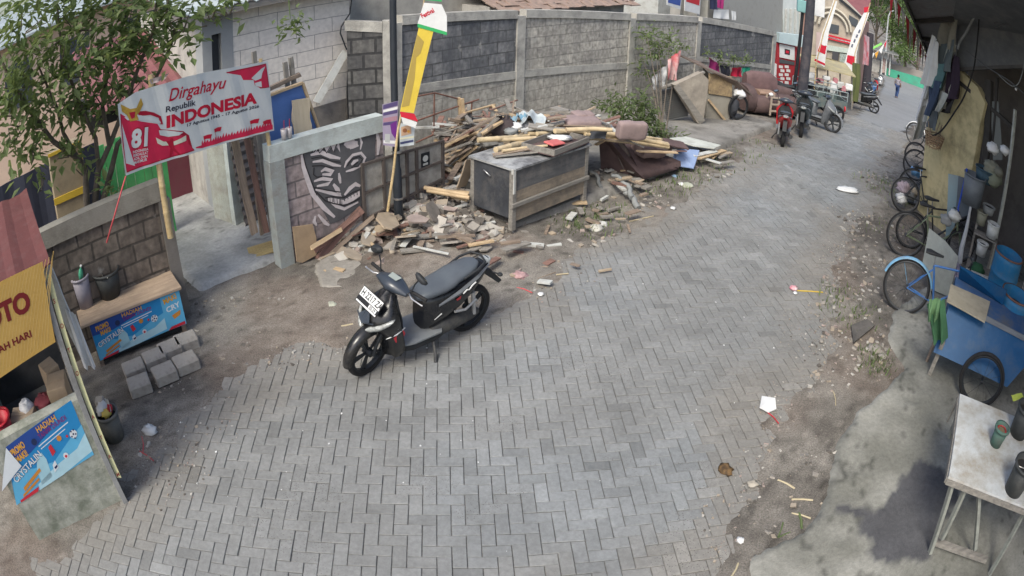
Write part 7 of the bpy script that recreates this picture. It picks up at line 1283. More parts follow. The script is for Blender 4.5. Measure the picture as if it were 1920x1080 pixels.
for q, (x, y, k, r_, mm, lb) in enumerate([(1862, 278, 1.8, .13, M_white, 'white plastic bags tied high in the workshop, left clump'), (1884, 282, 1.8, .11, M_white, 'white plastic bag, right of the tied clump in the workshop'), (1858, 315, 1.6, .16, fab('khaki', (.26, .26, .2)), 'khaki sack on the upper pile in the workshop'), (1862, 335, 1.5, .18, fab('moss', (.22, .24, .18)), 'moss green sack below the khaki one'), (1872, 322, 1.4, .12, fab('khaki2', (.2, .2, .16)), 'dark khaki sack at the right of the upper pile'), (1790, 405, .3, .12, M_whitedirty, 'off-white bundle on the rubbish by the light blue board'), (1775, 412, .3, .12, M_gcloth, 'grey bundle left of the off-white one'), (1833, 505, .4, .14, fab('bottlegreen', (.04, .13, .06)), 'bottle green bag hanging behind the white tray')]): item('sack' if q > 1 else 'plastic_bag', lb, 'sack' if q > 1 else 'bag', kp2((x, y), k), crumple(r_, 140+q), mm)
for q, (px, k, mm, lb) in enumerate([([(1778, 326), (1797, 330), (1790, 425), (1772, 452)], .2, mat('light_blue_sheet', (.26, .36, .40), (.19, .28, .32), s=3, rough=.6, dirt=(.2, .22, .22), ds=3), 'tall light blue panel leaning on the yellow wall'), ([(1797, 330), (1832, 342), (1820, 400), (1790, 415)], .25, mat('slate_panel', (.12, .14, .17), (.08, .1, .12), s=3), 'slate blue panel right of the light blue one'), ([(1742, 428), (1772, 452), (1797, 482), (1788, 520), (1778, 556), (1752, 545), (1728, 500)], -.5, mat('pale_greygreen_board', (.37, .40, .38), (.29, .32, .31), s=3, rough=.6, dirt=(.24, .25, .23), ds=4), 'pale torn board leaning behind the nearest bicycles')]):
    A_ = SA+Vector((-.4, 1.2, 0))*(1-q*.2)+Vector((.3, .3, 0))*k; 
    if q == 2: A_ = at(1760, 560)
    P = [on(x, y, A_, A_+Vector((.75, -.66, 0))) for x, y in px]; mb = MB(); mb.prism([p-P[0] for p in P], (.012, .014, 0)); tag(mb.build('panel' if q < 2 else 'leaning_board', mm, None, P[0]), lb, 'board')
A_ = SA+Vector((-.3, .9, 0)); bamboo('rope', 'bright blue rope hanging beside the light blue panel', 'rope', [on(x, y, A_, A_+Vector((.75, -.66, 0))) for x, y in [(1813, 316), (1806, 350), (1797, 388), (1795, 412)]], .018, .014, paint('rope_blue', (.03, .08, .45)), node=9)
A_ = at(1800, 565); bamboo('rolled_umbrella', 'rolled grey-white umbrella standing upright beside the pale torn board', 'umbrella', [on(x, y, A_, A_+Vector((.75, -.66, 0))) for x, y in [(1799, 492), (1803, 465), (1812, 430), (1820, 388)]], .05, .02, fab('umbrella', (.42, .44, .46)), node=9)
cloth('plastic_sheet', 'white and violet plastic scraps on the cart corner below the rolled umbrella', 'plastic', [on(x, y, A_, A_+Vector((.75, -.66, 0))) for x, y in [(1788, 492), (1802, 480), (1800, 520), (1790, 530)]], mat('violet_white', (.52, .52, .62), (.2, .18, .35), s=12), amp=.04, seed=150)
# ------------------------------------------------------------------ white work table
TZ = .78; tp_ = [atz(1800, 738, TZ), atz(1779, 893, TZ), atz(1985, 975, TZ), atz(1975, 812, TZ)]
tb = thing('table', 'white topped work table with crossed wooden legs at the lower right', 'table', Vector((tp_[1].x, tp_[1].y, 0))); L_ = [loc(tb, p) for p in tp_]
MB().prism([L_[3], L_[2], L_[1], L_[0]], (0, 0, -.02)).build('table_top', mat('table_white', (.56, .58, .58), (.45, .47, .47), s=2.5, rough=.6, dirt=(.28, .24, .18), ds=3.2, dt=.54, amt=.85), tb)
mb = MB(); zz = TZ-.05
for i in range(4): mb.bar(L_[i]+Vector((0, 0, -.045)), L_[(i+1) % 4]+Vector((0, 0, -.045)), .03, .045)
mb.build('apron', M_wood3, tb)
g = lambda x, y, h=0: loc(tb, atz(x, y, h))
for a, b in (((1786, 905, TZ-.06), (1740, 1046, .0)), ((1812, 912, TZ-.07), (1766, 1010, .2)), ((1836, 920, TZ-.07), (1828, 1030, .15)), ((1925, 950, TZ-.07), (1850, 1085, .0)), ((1800, 770, TZ-.06), (1780, 820, .4))):
    MB().bar(g(*a), g(*b), .035, .045, up=(0, 1, 0)).build('leg', mat('table_leg', (.26, .27, .24), (.17, .175, .16), s=3, stretch=(1, 5, 5)), tb)
MB().bar(g(1752, 1015, .12), g(1850, 1050, .12), .05, .05).build('stretcher', M_wood3, tb)
bucket('bucket', 'small green and grey bucket with red ring inside, on the white table', 'bucket', atz(1866, 832, TZ+.002), .085, .17, mat('green_grey_plastic', (.06, .17, .13), (.09, .10, .09), s=6), mat('slop', (.25, .2, .12), (.14, .11, .07), s=12), handle=False, taper=.8)
o = tag(MB().lathe([(.052, 0), (.06, .004), (.052, .008), (.046, .004), (.052, 0)], 16, cap=False).build('ring', M_red, None, atz(1866, 832, TZ+.002)+Vector((0, 0, .142))), 'red plastic ring inside the small green bucket', 'ring')
bucket('bucket', 'black bucket at the front right of the white table', 'bucket', atz(1900, 918, TZ+.002), .14, .26, M_bucket, M_void, handle=True, taper=.8)
bucket('bucket', 'black bucket at the rear right of the white table', 'bucket', atz(1908, 812, TZ+.002), .14, .27, M_bucket, M_void, handle=True, taper=.8)
cloth('leaf_scrap', 'yellow-green leaf lying on the rear black bucket', 'leaf', [atz(1895, 742, 1.02), atz(1916, 736, 1.02), atz(1920, 748, 1.0), atz(1900, 752, 1.0)], paint('yellow_green', (.35, .42, .08), .6), n=(4, 4), amp=.01)
stick('stick', 'short pale stick leaning at the rear left corner of the white table', 'stick', atz(1776, 790, .5), atz(1795, 750, .75), .02, .02, M_wood3)
# ------------------------------------------------------------------ shacks and furniture farther along the pavement
c8 = lambda x, y: (1140+x/3.858, y/3.858)
def A8(x, y, h=KZ): return at(*c8(x, y), h)
def upright(name, label, cat, px, base, m, t=.03, dirv=None, mats=None, group=None, back=None):
    """flat upright piece standing on the ground at base (a pixel), facing along the street's side unless told otherwise"""
    g = at(*base, KZ); dv = dirv or SD; A_ = Vector((g.x, g.y, 0)); B_ = A_+dv; o = thing(name, label, cat, Vector((g.x, g.y, g.z)), math.atan2(dv.y, dv.x), group)
    P = [loc(o, on(x, y, A_, B_)) for x, y in px]; MB().prism([(p.x, 0, p.z) for p in P], (0, t, 0)).build('panel', m, o); return o, A_, B_
DV = Vector((.93, .37, 0)); DX = Vector((.98, .2, 0))
sk = thing('shack', 'small shack with woven bamboo front and plank roof on the far pavement', 'shack', at(1330, 222, KZ), math.atan2(DV.y, DV.x)); kA = Vector((sk.location.x, sk.location.y, 0)); kB = kA+DV
def KP(px, py, y=0): p = loc(sk, on(px, py, kA, kB)); return (p.x, y, p.z)
MB().prism([KP(*q) for q in [(1325, 176), (1368, 180), (1366, 236), (1324, 222)]], (0, .04, 0)).build('lower_board', mat('shack_board', (.33, .31, .26), (.25, .235, .2), s=2, dirt=(.2, .18, .15), ds=4, dt=.57), sk)
mb = MB(); n_ = 26
for i in range(n_):
    y0 = 140+i*1.45; a = KP(1328, y0-2, -.02); b = KP(1371, y0+4.5, -.02); mb.tube([a, b], .016, 6)
mb.build('woven_front', mat('woven_bamboo', (.42, .32, .18), (.26, .19, .11), s=12, dirt=(.15, .11, .08), ds=9, dt=.56), sk)
MB().prism([KP(1368, 180), KP(1366, 236), (KP(1366, 236)[0], 1.1, KP(1366, 236)[2]-.0), (KP(1368, 180)[0], 1.1, KP(1368, 180)[2]+.4)], (.03, 0, 0)).build('side_board', M_wood3, sk)
MB().prism([KP(1326, 132, -.15), KP(1374, 150, -.15), (KP(1374, 150)[0]+.75, .1, KP(1374, 150)[2]-.42), (KP(1374, 150)[0]+.75, 1.1, KP(1374, 150)[2]-.3), (KP(1374, 150)[0], 1.3, KP(1374, 150)[2]+.1), (KP(1326, 132)[0], 1.3, KP(1326, 132)[2]+.1)], (0, 0, .03)).build('roof', mat('shack_roof', (.20, .155, .13), (.13, .1, .085), s=3, stretch=(1, 6, 6)), sk)
MB().bar(KP(1326, 186, -.05), KP(1363, 232, -.05), .05, .03, up=(0, 1, 0)).build('brace', M_wood2, sk)
wheel_parts(sk, 'wheel', (KP(1376, 240)[0], -.08, .20), .30, .04, Matrix.Translation((0, 0, .08)), 10, M_dark, .03)
item('rubbish_bag', 'pale crumpled bag under the shack roof corner', 'bag', on(1386, 176, kA, kB), crumple(.16, 201), M_white); item('dark_sack', 'dark slack sack hanging on the right side of the shack', 'sack', on(1375, 200, kA, kB), crumple(.2, 202, sq=(.6, .6, 1.3)), M_dcloth)
o, a_, b_ = upright('mattress', 'dirty beige mattress leaning on its corner left of the shack', 'mattress', [(1265, 160), (1316, 136), (1329, 150), (1327, 170), (1318, 231), (1308, 231)], (1312, 232), mat('dirty_mattress', (.40, .36, .30), (.28, .25, .21), s=2.5, dirt=(.17, .15, .13), ds=3, dt=.54, amt=.8), .14, DV)
MB().prism([(lambda p: (p.x, -.012, p.z))(loc(o, on(x, y, a_, b_))) for x, y in [(1263, 163), (1272, 158), (1322, 226), (1312, 232)]], (0, .010, 0)).build('side_band', M_wood3, o)
zc = thing('corrugated_sheet', 'corrugated zinc sheet leaning left of the mattress', 'sheet', at(1290, 226, KZ), math.atan2(DV.y, DV.x)); zA = Vector((zc.location.x, zc.location.y, 0)); zB = zA+DV; RG = []; n_ = 60
for i in range(n_+1):
    t = i/n_; p = loc(zc, on(1236+(1252-1236)*t, 168+(226-168)*t, zA, zB)); q = loc(zc, on(1300-(10*t), 150+(68)*t, zA, zB)); y = .035*math.sin(i*math.pi/2); RG.append([(p.x, y, p.z), (q.x, y, q.z), (q.x, y+.008, q.z), (p.x, y+.008, p.z)])
MB().rings(RG, 0, None, False).build('sheet', M_zinc, zc)
stick('timber', 'long lath across the top of the zinc sheet and mattress', 'timber', on(1236, 164, zA, zB)-Vector((0, .1, 0)), on(1318, 133, zA, zB)-Vector((0, .1, 0)), .06, .04, M_wood3)
cloth('banner', 'crumpled white printed banner hanging above the zinc sheet', 'banner', [on(x, y, zA+Vector((0, .3, 0)), zB+Vector((0, .3, 0))) for x, y in [(1252, 112), (1276, 94), (1274, 148), (1250, 152)]], mat('printed_red_white', (.58, .57, .55), (.5, .03, .05), s=3.2), amp=.06, seed=211)
cloth('banner', 'grey and white crumpled sheet left of the printed banner', 'banner', [on(x, y, zA+Vector((0, .3, 0)), zB+Vector((0, .3, 0))) for x, y in [(1222, 146), (1254, 118), (1250, 160), (1224, 168)]], mat('printed_grey_white', (.56, .57, .57), (.06, .06, .07), s=7), amp=.06, seed=212)
LA = W0-SN*.35; LB = W1-SN*.35
for q, (px, mm, lb) in enumerate([([(1329, 107), (1350, 122), (1349, 138), (1328, 132)], paint('plum_towel', (.27, .02, .12), .9), 'plum red towel, leftmost on the line behind the shack'), ([(1351, 123), (1369, 126), (1368, 143), (1352, 141)], paint('black_towel', (.02, .02, .03), .9), 'black cloth on the line between the plum and red ones'), ([(1371, 127), (1391, 126), (1389, 144), (1370, 143)], paint('red_towel', (.48, .015, .05), .9), 'bright red cloth on the line behind the shack'), ([(1392, 127), (1407, 126), (1405, 146), (1391, 143)], paint('green_towel', (.02, .27, .17), .9), 'sea green cloth, rightmost on the line')]): pcloth('laundry', lb, 'laundry', px, LA, LB, mm, seed=220+q, amp=.03, group='washing on the line behind the shack')
bend([on(x, y, LA, LB) for x, y in [(1326, 106), (1350, 122), (1392, 126), (1410, 124)]], .008, M_dark, 'washing_line', 'dark washing line strung behind the shack', 'line')
cloth('tarpaulin', 'blue tarpaulin slumped at the foot of the block wall beside the sofa', 'tarpaulin', [on(x, y, LA, LB) for x, y in [(1392, 150), (1410, 147), (1434, 162), (1420, 172)]], M_blue, amp=.12, seed=230, fold=3)
# brown armchair and small wooden stool
ac = thing('sofa', 'maroon brown sofa with rolled arm standing at the end of the pavement', 'sofa', at(1432, 208, KZ), RD(12))
MB().hull([(-.75, .36, .42, .34), (-.55, .36, .45, .36), (-.5, .36, .42, .30)], 16, 3).build('arm', M_brownc, ac); MB().hull([(-.5, .24, .42, .24), (.95, .24, .42, .24), (1.1, .24, .38, .2)], 16, 4).build('seat', M_brownc, ac)
MB().hull([(-.5, .62, .14, .33), (-.3, .66, .16, .36), (.3, .66, .16, .36), (.5, .60, .14, .3)], 16, 3, 0, Matrix.Translation((0, .34, 0))).build('backrest', mat('brown_back', (.16, .10, .10), (.11, .07, .07), s=5, bump=.2), ac); MB().hull([(.5, .50, .14, .2), (1.1, .45, .13, .16)], 14, 3, 0, Matrix.Translation((0, .34, 0))).build('backrest', M_brownc, ac)
MB().hull([(-.3, .52, .2, .06), (.2, .52, .2, .06)], 14, 3).build('cushion', mat('tan_fold', (.30, .2, .15), (.22, .15, .11), s=5), ac)
sl_ = thing('stool', 'small pale wooden stool frame before the maroon brown sofa', 'stool', at(1446, 214, KZ), .3)
for x in (-.14, .14):
    for y in (-.12, .12): MB().bar((x, y, 0), (x*.9, y*.9, .5), .04, .04, up=(1, 0, 0)).build('leg', mat('stool_wood', (.42, .35, .28), (.32, .26, .21), s=4), sl_)
for z in (.12, .3, .48): MB().bar((-.15, -.12, z), (.15, -.12, z), .03, .04).build('rung', mat('stool_wood', (.42, .35, .28), (.32, .26, .21), s=4), sl_)
item('ball', 'small white ball-like bundle on the stool corner', 'bundle', sl_.location+Vector((-.1, -.1, .55)), crumple(.07, 240), M_white)
# ------------------------------------------------------------------ parked vehicles beyond
hs = math.atan2(-1, -.15)
scooter('red motorbike seen from behind at the pavement edge', at(1466, 264), math.atan2(13.1, 5.0), 0, 0, body=mat('moto_red', (.42, .02, .025), (.33, .015, .02), s=6, rough=.3), detail=False, group=None, scale=.88, name='motorbike')
scooter('dark scooter seen from behind right of the red motorbike', at(1503, 249), math.atan2(14.4, 6.8), .02, 0, detail=False, body=mat('scooter_teal_black', (.04, .055, .06), (.03, .04, .045), s=6, rough=.35), scale=.98)
scooter('light grey motorbike with bright wheel parked before the cargo tricycle', at(1524, 236), math.atan2(-.75, .6), .08, .3, detail=False, body=M_silver2, scale=.95)
scooter('black scooter with white plate, nearest of those by the wrapped pole', at(1628, 189), math.atan2(-.8, -.5), 0, 0, detail=False, plate='', scale=1.)
scooter('black and red scooter second behind the white-plated one', at(1641, 172), math.atan2(-.8, -.5), 0, 0, detail=False, body=mat('moto_red', (.42, .02, .025)), scale=1.)
scooter('white scooter farthest in the row before the kiosk', at(1650, 160), math.atan2(-.8, -.5), 0, 0, detail=False, body=M_white, scale=1.)
for q, (x, y, hd_, bm_, lb) in enumerate([(1512, 214, 1.1, M_matblack, 'black scooter squeezed between utility pole and market stall'), (1614, 204, 2.4, None, 'dark scooter parked nose in, just left of the wrapped pole'), (1634, 180, 3.9, M_bluebike, 'blue scooter between the white-plated one and the red one')]): scooter(lb, at(x, y), hd_, 0, 0, detail=False, body=bm_, scale=.95)
tri = thing('cargo_tricycle', 'green cargo tricycle with steel rail bed parked at the roadside', 'tricycle', at(1580, 231), RD(172)); tri.scale = (.88, .88, .88)
M_tg = mat('tricycle_grey', (.11, .15, .15), (.07, .10, .10), s=4, rough=.5, dirt=(.16, .14, .12), ds=4, dt=.57)
MB().box((-.1, -1.25, .42), (1.75, -.0, .50)).box((-.1, -1.25, .5), (-.06, 0, .78)).box((1.71, -1.25, .5), (1.75, 0, .78)).box((-.06, -.04, .5), (1.71, 0, .78)).box((-.06, -1.25, .5), (1.71, -1.21, .78)).build('cargo_bed', M_tg, tri)
for y in (-.0, -1.25):
    mb = MB()
    for x in (-.08, .5, 1.1, 1.73): mb.tube([(x, y, .78), (x, y, 1.12)], .018, 6)
    for z in (.95, 1.12): mb.tube([(-.08, y, z), (1.73, y, z)], .018, 6)
    mb.build('side_rail', mat('rail_steel', (.30, .34, .34), (.22, .26, .26), s=5, rough=.5), tri)
wheel_parts(tri, 'rear_wheel', (.3, .06, .30), .30, .14); wheel_parts(tri, 'rear_wheel', (.3, -1.31, .30), .30, .14); wheel_parts(tri, 'front_wheel', (2.7, -.62, .30), .30, .1)
MB().hull([(1.8, .62, .16, .14), (2.2, .72, .15, .16), (2.5, .85, .12, .12)], 14, 2.6, 0, Matrix.Translation((0, -.62, 0))).build('engine_body', M_matblack, tri); MB().tube([(2.7, -.62, .3), (2.5, -.62, 1.0)], .035, 8).tube([(2.45, -.95, 1.08), (2.5, -.62, 1.02), (2.45, -.3, 1.08)], .016, 6).build('fork', M_chrome, tri)
MB().hull([(1.85, .82, .16, .05), (2.2, .80, .15, .06)], 12, 3, 0, Matrix.Translation((0, -.62, 0))).build('seat', M_matblack, tri)
MB().hull([(-.02, .1, .09, .1), (.02, .1, .09, .1)], 12, 2, 0, Matrix.Translation((.0, .02, .42))).build('tail_lamp', M_red, tri)
# ------------------------------------------------------------------ wall end, utility poles, street houses
T0_ = at(1424, 176); T1_ = at(1505, 192); T1_ = T0_+Vector((.93, .37, 0)); trz = math.atan2(.37, .93)
gh = thing('house', 'narrow house front with red and white checker tiles and white gate pillar', 'house', Vector((T0_.x, T0_.y, T0_.z)), trz)
def TPp(px, py, y=0): p = loc(gh, on(px, py, T0_, T1_)); return (p.x, y, p.z)
MB().prism([TPp(*q) for q in [(1446, 119), (1457, 120), (1453, 180), (1442, 180)]], (0, .3, 0)).build('white_pillar', M_white, gh)
MB().prism([TPp(*q) for q in [(1457, 80), (1500, 90), (1500, 200), (1453, 200)]], (0, .3, 0)).build('wall', mat('red_wall', (.36, .03, .04), (.28, .025, .035), s=4), gh)
mb = MB()
for r in range(9):
    for c in range(2):
        x = 1460+c*11+(3 if r % 2 else 0); y = 122+r*7.4; mb.flat([(lambda p: (p[0], p[2]))(TPp(*q)) for q in [(x, y), (x+7.5, y+1), (x+7.5, y+6.2), (x, y+5.2)]], -.01)
mb.build('white_tiles', M_white, gh)
MB().prism([TPp(*q, -.03) for q in [(1461, 82), (1489, 88), (1489, 113), (1461, 107)]], (0, .02, 0)).build('notice_board', M_white, gh); mb = MB(); mb.flat([(lambda p: (p[0], p[2]))(TPp(*q)) for q in [(1470, 91), (1480, 93), (1480, 103), (1470, 101)]], -.035, 0); mb.flat([(lambda p: (p[0], p[2]))(TPp(*q)) for q in [(1472, 94), (1478, 95), (1478, 100), (1472, 99)]], -.038, 1); mb.build('notice_print', [M_dark, M_redc], gh)
MB().prism([TPp(*q, -.02) for q in [(1461, 110), (1489, 116), (1489, 122), (1461, 118)]], (0, .015, 0)).build('window_strip', paint('window_dark', (.08, .09, .1), .2), gh)
MB().prism([TPp(*q, -.15) for q in [(1456, 60), (1506, 66), (1506, 88), (1456, 78)]], (0, .2, 0)).build('canopy', mat('pale_sky_panel', (.42, .52, .55), (.36, .45, .48), s=4), gh)
MB().prism([TPp(*q, .2) for q in [(1472, -20), (1512, -20), (1506, 72), (1476, 66)]], (0, .2, 0)).build('upper_wall', mat('pale_upper', (.52, .56, .56), (.42, .46, .46), s=3), gh)
mb = MB()
for x in (1478, 1487, 1496, 1505): mb.prism([TPp(*q, .1) for q in [(x, 18), (x+2.5, 18), (x+1, 66), (x-1.5, 66)]], (0, .08, 0))
mb.build('bars', M_whitedirty, gh)
def pole(name, label, base, top, r0, r1, m, cat='pole'):
    g = at(*base); o = thing(name, label, cat, g); t_ = on(top[0], top[1], g, g+Vector((.93, -.37, 0))); l = loc(o, t_); MB().tube([(0, 0, 0), l], [r0, r1], 12).build('shaft', m, o); return o
pole('lamp_post', 'thin black post before the checker tiled house', (1483, 205), (1508, -20), .06, .05, M_dark)
pu_ = pole('utility_pole', 'thick dark utility pole beside the checker tiled house', (1497, 218), (1522, -30), .17, .13, mat('pole_dark', (.055, .055, .065), (.035, .035, .045), s=3, dirt=(.12, .1, .1), ds=3, dt=.6), 'pole')
# arched house
h0 = at(1545, 178); hA = Vector((h0.x+2.3, h0.y+4.2, 0)); hB = hA+Vector((.62, .78, 0))*1; dvh = Vector((.80, -.60, 0)); hB = hA+dvh
ah = thing('house', 'two storey cream house with double arch balcony behind the festival flags', 'house', Vector((hA.x, hA.y, -1.6)), math.atan2(dvh.y, dvh.x))
def AH(px, py, y=0): p = loc(ah, on(px, py, hA, hB)); return (p.x, y, p.z)
MB().prism([AH(*q, .25) for q in [(1518, -60), (1614, 32), (1606, 80), (1600, 190), (1508, 190)]], (0, .9, 0)).build('wall', mat('cream_house', (.44, .39, .31), (.36, .31, .25), s=2, dirt=(.25, .22, .18), ds=3, dt=.58), ah)
for (r0, r1, cxp) in ((27, 23, (1562, 42)), (34, 30, (1562, 40))):
    c_ = AH(*cxp); e_ = AH(cxp[0]+30, cxp[1]); s_ = abs(e_[0]-c_[0])/30; mb = MB(); mb.tube([(c_[0]+r0*s_*math.cos(a), .1, c_[2]-.3+r0*s_*math.sin(a)) for a in [math.pi*k/16 for k in range(17)]], s_*2.4, 8); mb.build('arch', mat('arch_cream', (.50, .46, .38), (.4, .37, .3), s=4), ah)
MB().prism([AH(*q, .2) for q in [(1554, 44), (1572, 48), (1571, 64), (1553, 61)]], (0, .06, 0)).build('window', paint('window_dark', (.08, .09, .1), .2), ah)
MB().prism([AH(*q, .2) for q in [(1591, 28), (1608, 38), (1606, 52), (1590, 44)]], (0, .06, 0)).build('window', paint('window_dark', (.08, .09, .1), .2), ah)
for nm, q_, m_ in (('fascia_banner', [(1550, 64), (1596, 76), (1595, 84), (1549, 73)], M_red), ('fascia_strip', [(1552, 68), (1594, 79), (1594, 81), (1551, 71)], M_white), ('sign_strip', [(1548, 84), (1594, 92), (1593, 101), (1547, 94)], mat('sign_pale', (.5, .54, .5), (.35, .42, .36), s=14)), ('door', [(1560, 96), (1572, 98), (1570, 130), (1558, 128)], paint('door_dark', (.06, .06, .065))), ('gate', [(1574, 100), (1592, 103), (1590, 134), (1573, 131)], mat('gate_green_white', (.4, .44, .4), (.1, .14, .12), s=20)), ('cornice', [(1572, -6), (1618, 34), (1618, 39), (1572, 0)], M_dark)):
    MB().prism([AH(*q, .12) for q in q_], (0, .08, 0)).build(nm, m_, ah)
MB().prism([AH(*q, .1) for q in [(1530, 60), (1550, 64), (1548, 130), (1528, 126)]], (0, .1, 0)).build('side_panel', mat('pink_wall', (.46, .36, .34), (.38, .3, .28), s=3), ah)
# white strings of bags/crates hanging by the utility pole
for q in range(7): item('jerry_can', 'pale hanging pack, number %s from the top beside the utility pole' % ['one', 'two', 'three', 'four', 'five', 'six', 'seven'][q], 'pack', on(1519-q*1.6, 50+q*12, at(1512, 215), at(1512, 215)+Vector((.93, -.37, 0))), MB().bbox((0, 0, 0), (.20, .14, .20), .03), M_whitedirty, .2*q, 'pale packs hanging by the utility pole')
item('hanging_sheet', 'pale square board high on the utility pole', 'board', on(1532, 12, at(1512, 215), at(1512, 215)+Vector((.93, -.37, 0))), MB().bbox((0, 0, 0), (.5, .03, .62), .01), M_white, -.3)
item('transformer_box', 'small teal box high on the thin black post', 'box', on(1506, 12, at(1483, 205), at(1483, 205)+Vector((.93, -.37, 0))), MB().bbox((0, 0, 0), (.4, .3, .4), .02), mat('teal_box', (.22, .42, .42), (.18, .34, .34), s=5), -.3)
# food cart canopy and stall parts behind the tricycle
fc = thing('market_stall', 'market stall with yellowish canopy behind the cargo tricycle', 'stall', at(1545, 205), RD(-10)); fA = Vector((fc.location.x, fc.location.y, 0)); fB = fA+Vector((math.cos(RD(-10)), math.sin(RD(-10)), 0)); FP = lambda x, y, d=0: (lambda p: (p.x, d, p.z))(loc(fc, on(x, y, fA, fB)))
MB().prism([FP(1507, 121, -.3), FP(1545, 128, -.3), FP(1600, 142, -.3), FP(1604, 134, 1.3), FP(1552, 118, 1.3), FP(1512, 114, 1.3)], (0, 0, .04)).build('canopy', mat('canopy_ochre', (.42, .36, .20), (.32, .28, .17), s=3, dirt=(.24, .22, .17), ds=4, dt=.56), fc)
mb = MB()
for x in (1512, 1532, 1552, 1575, 1597): mb.tube([FP(x, 205), FP(x, 125+(x-1510)*.14)], .03, 6)
mb.build('post', M_wood3, fc)
MB().prism([FP(1515, 158), FP(1595, 176), FP(1595, 200), FP(1514, 196)], (0, .5, 0)).build('counter', mat('stall_dark', (.06, .065, .07), (.04, .042, .045), s=4), fc)
rr_ = random.Random(9)
for q, (x, y) in enumerate([(1520, 140), (1522, 155), (1535, 150), (1548, 145), (1558, 168), (1565, 150), (1562, 160), (1574, 158), (1580, 165), (1590, 162)]):
    item('parcel', 'bright parcel on the market stall, %s from its left end' % ['first', 'second', 'third', 'fourth', 'fifth', 'sixth', 'seventh', 'eighth', 'ninth', 'last'][q], 'parcel', mtx(fc) @ Vector(FP(x, y, -.1)), MB().bbox((0, 0, 0), (rr_.uniform(.16, .35), .15, rr_.uniform(.15, .35)), .03), [M_white, M_whitedirty, mat('pink_parcel', (.45, .2, .22), (.35, .15, .17), s=5)][q % 3], rr_.uniform(-.4, .4), 'parcels on the market stall')
cloth('hanging_cloth', 'olive green cloth hanging at the right end of the market stall', 'cloth', [at(1590, 205)+Vector((0, 0, 1.9)), at(1606, 202)+Vector((0, 0, 1.9)), at(1606, 202)+Vector((0, 0, .3)), at(1590, 205)+Vector((0, 0, .3))], fab('olive', (.16, .18, .06)), amp=.1, seed=250)
# tall flags
def feather(name, label, base, px, fx_, mats, bands):
    g = at(*base); A_ = Vector((g.x, g.y, 0)); B_ = A_+Vector((.9, -.43, 0)); o = thing(name, label, 'flag', g, math.atan2(-.43, .9)); pr_ = Print(o, A_, B_)
    for P, mi, y in px: pr_.poly(P, mi, y)
    pr_.mb.add([(v[0], v[1]+.012, v[2]) for v in pr_.mb.v[:len(px[0][0])]], [tuple(range(len(px[0][0])))[::-1]], px[0][1]); pr_.build('flag_cloth', mats)
    l = [loc(o, on(x, y, A_, B_)) for x, y in fx_]; l[0] = Vector((l[0].x, l[0].y, min(l[0].z, 0))); MB().tube(l, [.035]+[.02]*(len(l)-1), 7).build('bamboo_staff', M_bamboo, o); return o
FM = [M_whitec, M_redc, mat('flag_ink', (.12, .13, .18), (.09, .1, .14), s=5)]
feather('feather_flag', 'tall white feather flag with red foot, left of the two by the stall', (1524, 205), [([(1563, 0), (1570, 3), (1554, 60), (1549, 100), (1546, 126), (1528, 114), (1534, 90), (1541, 62)], 0, 0), ([(1538, 82), (1550, 86), (1547, 102), (1533, 96)], 1, -.01), ([(1528, 110), (1547, 119), (1547, 123), (1527, 114)], 1, -.012), ([(1541, 80), (1548, 82), (1547, 86), (1541, 84)], 0, -.014)], [(1524, 205), (1530, 120), (1544, 62), (1566, 0), (1572, -18)], FM, None)
feather('feather_flag', 'tall white feather flag with dark lettering and red foot, right of the two', (1598, 200), [([(1622, 20), (1630, 24), (1612, 75), (1606, 100), (1603, 146), (1579, 132), (1590, 95), (1600, 60)], 0, 0), ([(1589, 103), (1604, 106), (1602, 124), (1587, 116)], 1, -.01), ([(1582, 127), (1602, 138), (1602, 142), (1581, 131)], 1, -.012), ([(1620, 14), (1630, 12), (1629, 22), (1620, 24)], 1, -.01)] + [([(1611-k*4.6, 55+k*9), (1614-k*4.6, 56+k*9), (1611.5-k*4.4, 62+k*9), (1608.5-k*4.4, 61+k*9)], 2, -.012) for k in range(4)], [(1598, 200), (1601, 140), (1603, 100), (1622, 40), (1632, 5)], FM, None)
cloth('flag', 'small red and white flag beside the wrapped pole', 'flag', [at(1612, 196)+Vector((0, 0, 3.3)), at(1620, 194)+Vector((0, 0, 3.3)), at(1620, 194)+Vector((0, 0, 1.9)), at(1610, 196)+Vector((0, 0, 1.9))], mat('red_over_white', (.56, .02, .04), (.6, .6, .6), s=1.5), amp=.06, seed=260)
pw_ = pole('wrapped_pole', 'thick pole wrapped in dark torn sheeting before the kiosk', (1622, 178), (1632, 62), .28, .22, fab('wrap', (.055, .05, .06)))
# kiosk, wall, car, person
kq = at(1655, 140); kk = thing('kiosk', 'small kiosk with flat sheet roof at the bend of the lane', 'kiosk', kq, RD(-28))
kA_ = Vector((kq.x, kq.y, 0)); kB_ = kA_+Vector((math.cos(RD(-28)), math.sin(RD(-28)), 0)); KQ = lambda x, y, d=0: (lambda p: (p.x, d, p.z))(loc(kk, on(x, y, kA_, kB_)))
MB().prism([KQ(1622, 88, -1), KQ(1684, 104, -1), KQ(1684, 104, 2), KQ(1622, 88, 2)], (0, 0, .12)).build('roof', M_zinc, kk)
mb = MB(); 
for x in (1652, 1660, 1667): mb.tube([KQ(x, 141), KQ(x+3, 100)], .09, 8)
mb.build('post', M_whitedirty, kk); MB().prism([KQ(1618, 108, .5), KQ(1650, 114, .5), KQ(1648, 150, .5), KQ(1614, 160, .5)], (0, .1, 0)).build('back_wall', M_plaster, kk); MB().prism([KQ(1655, 108, .1), KQ(1663, 110, .1), KQ(1661, 138, .1), KQ(1653, 136, .1)], (0, .1, 0)).build('goods', mat('kiosk_goods', (.5, .45, .42), (.2, .08, .07), s=9), kk)
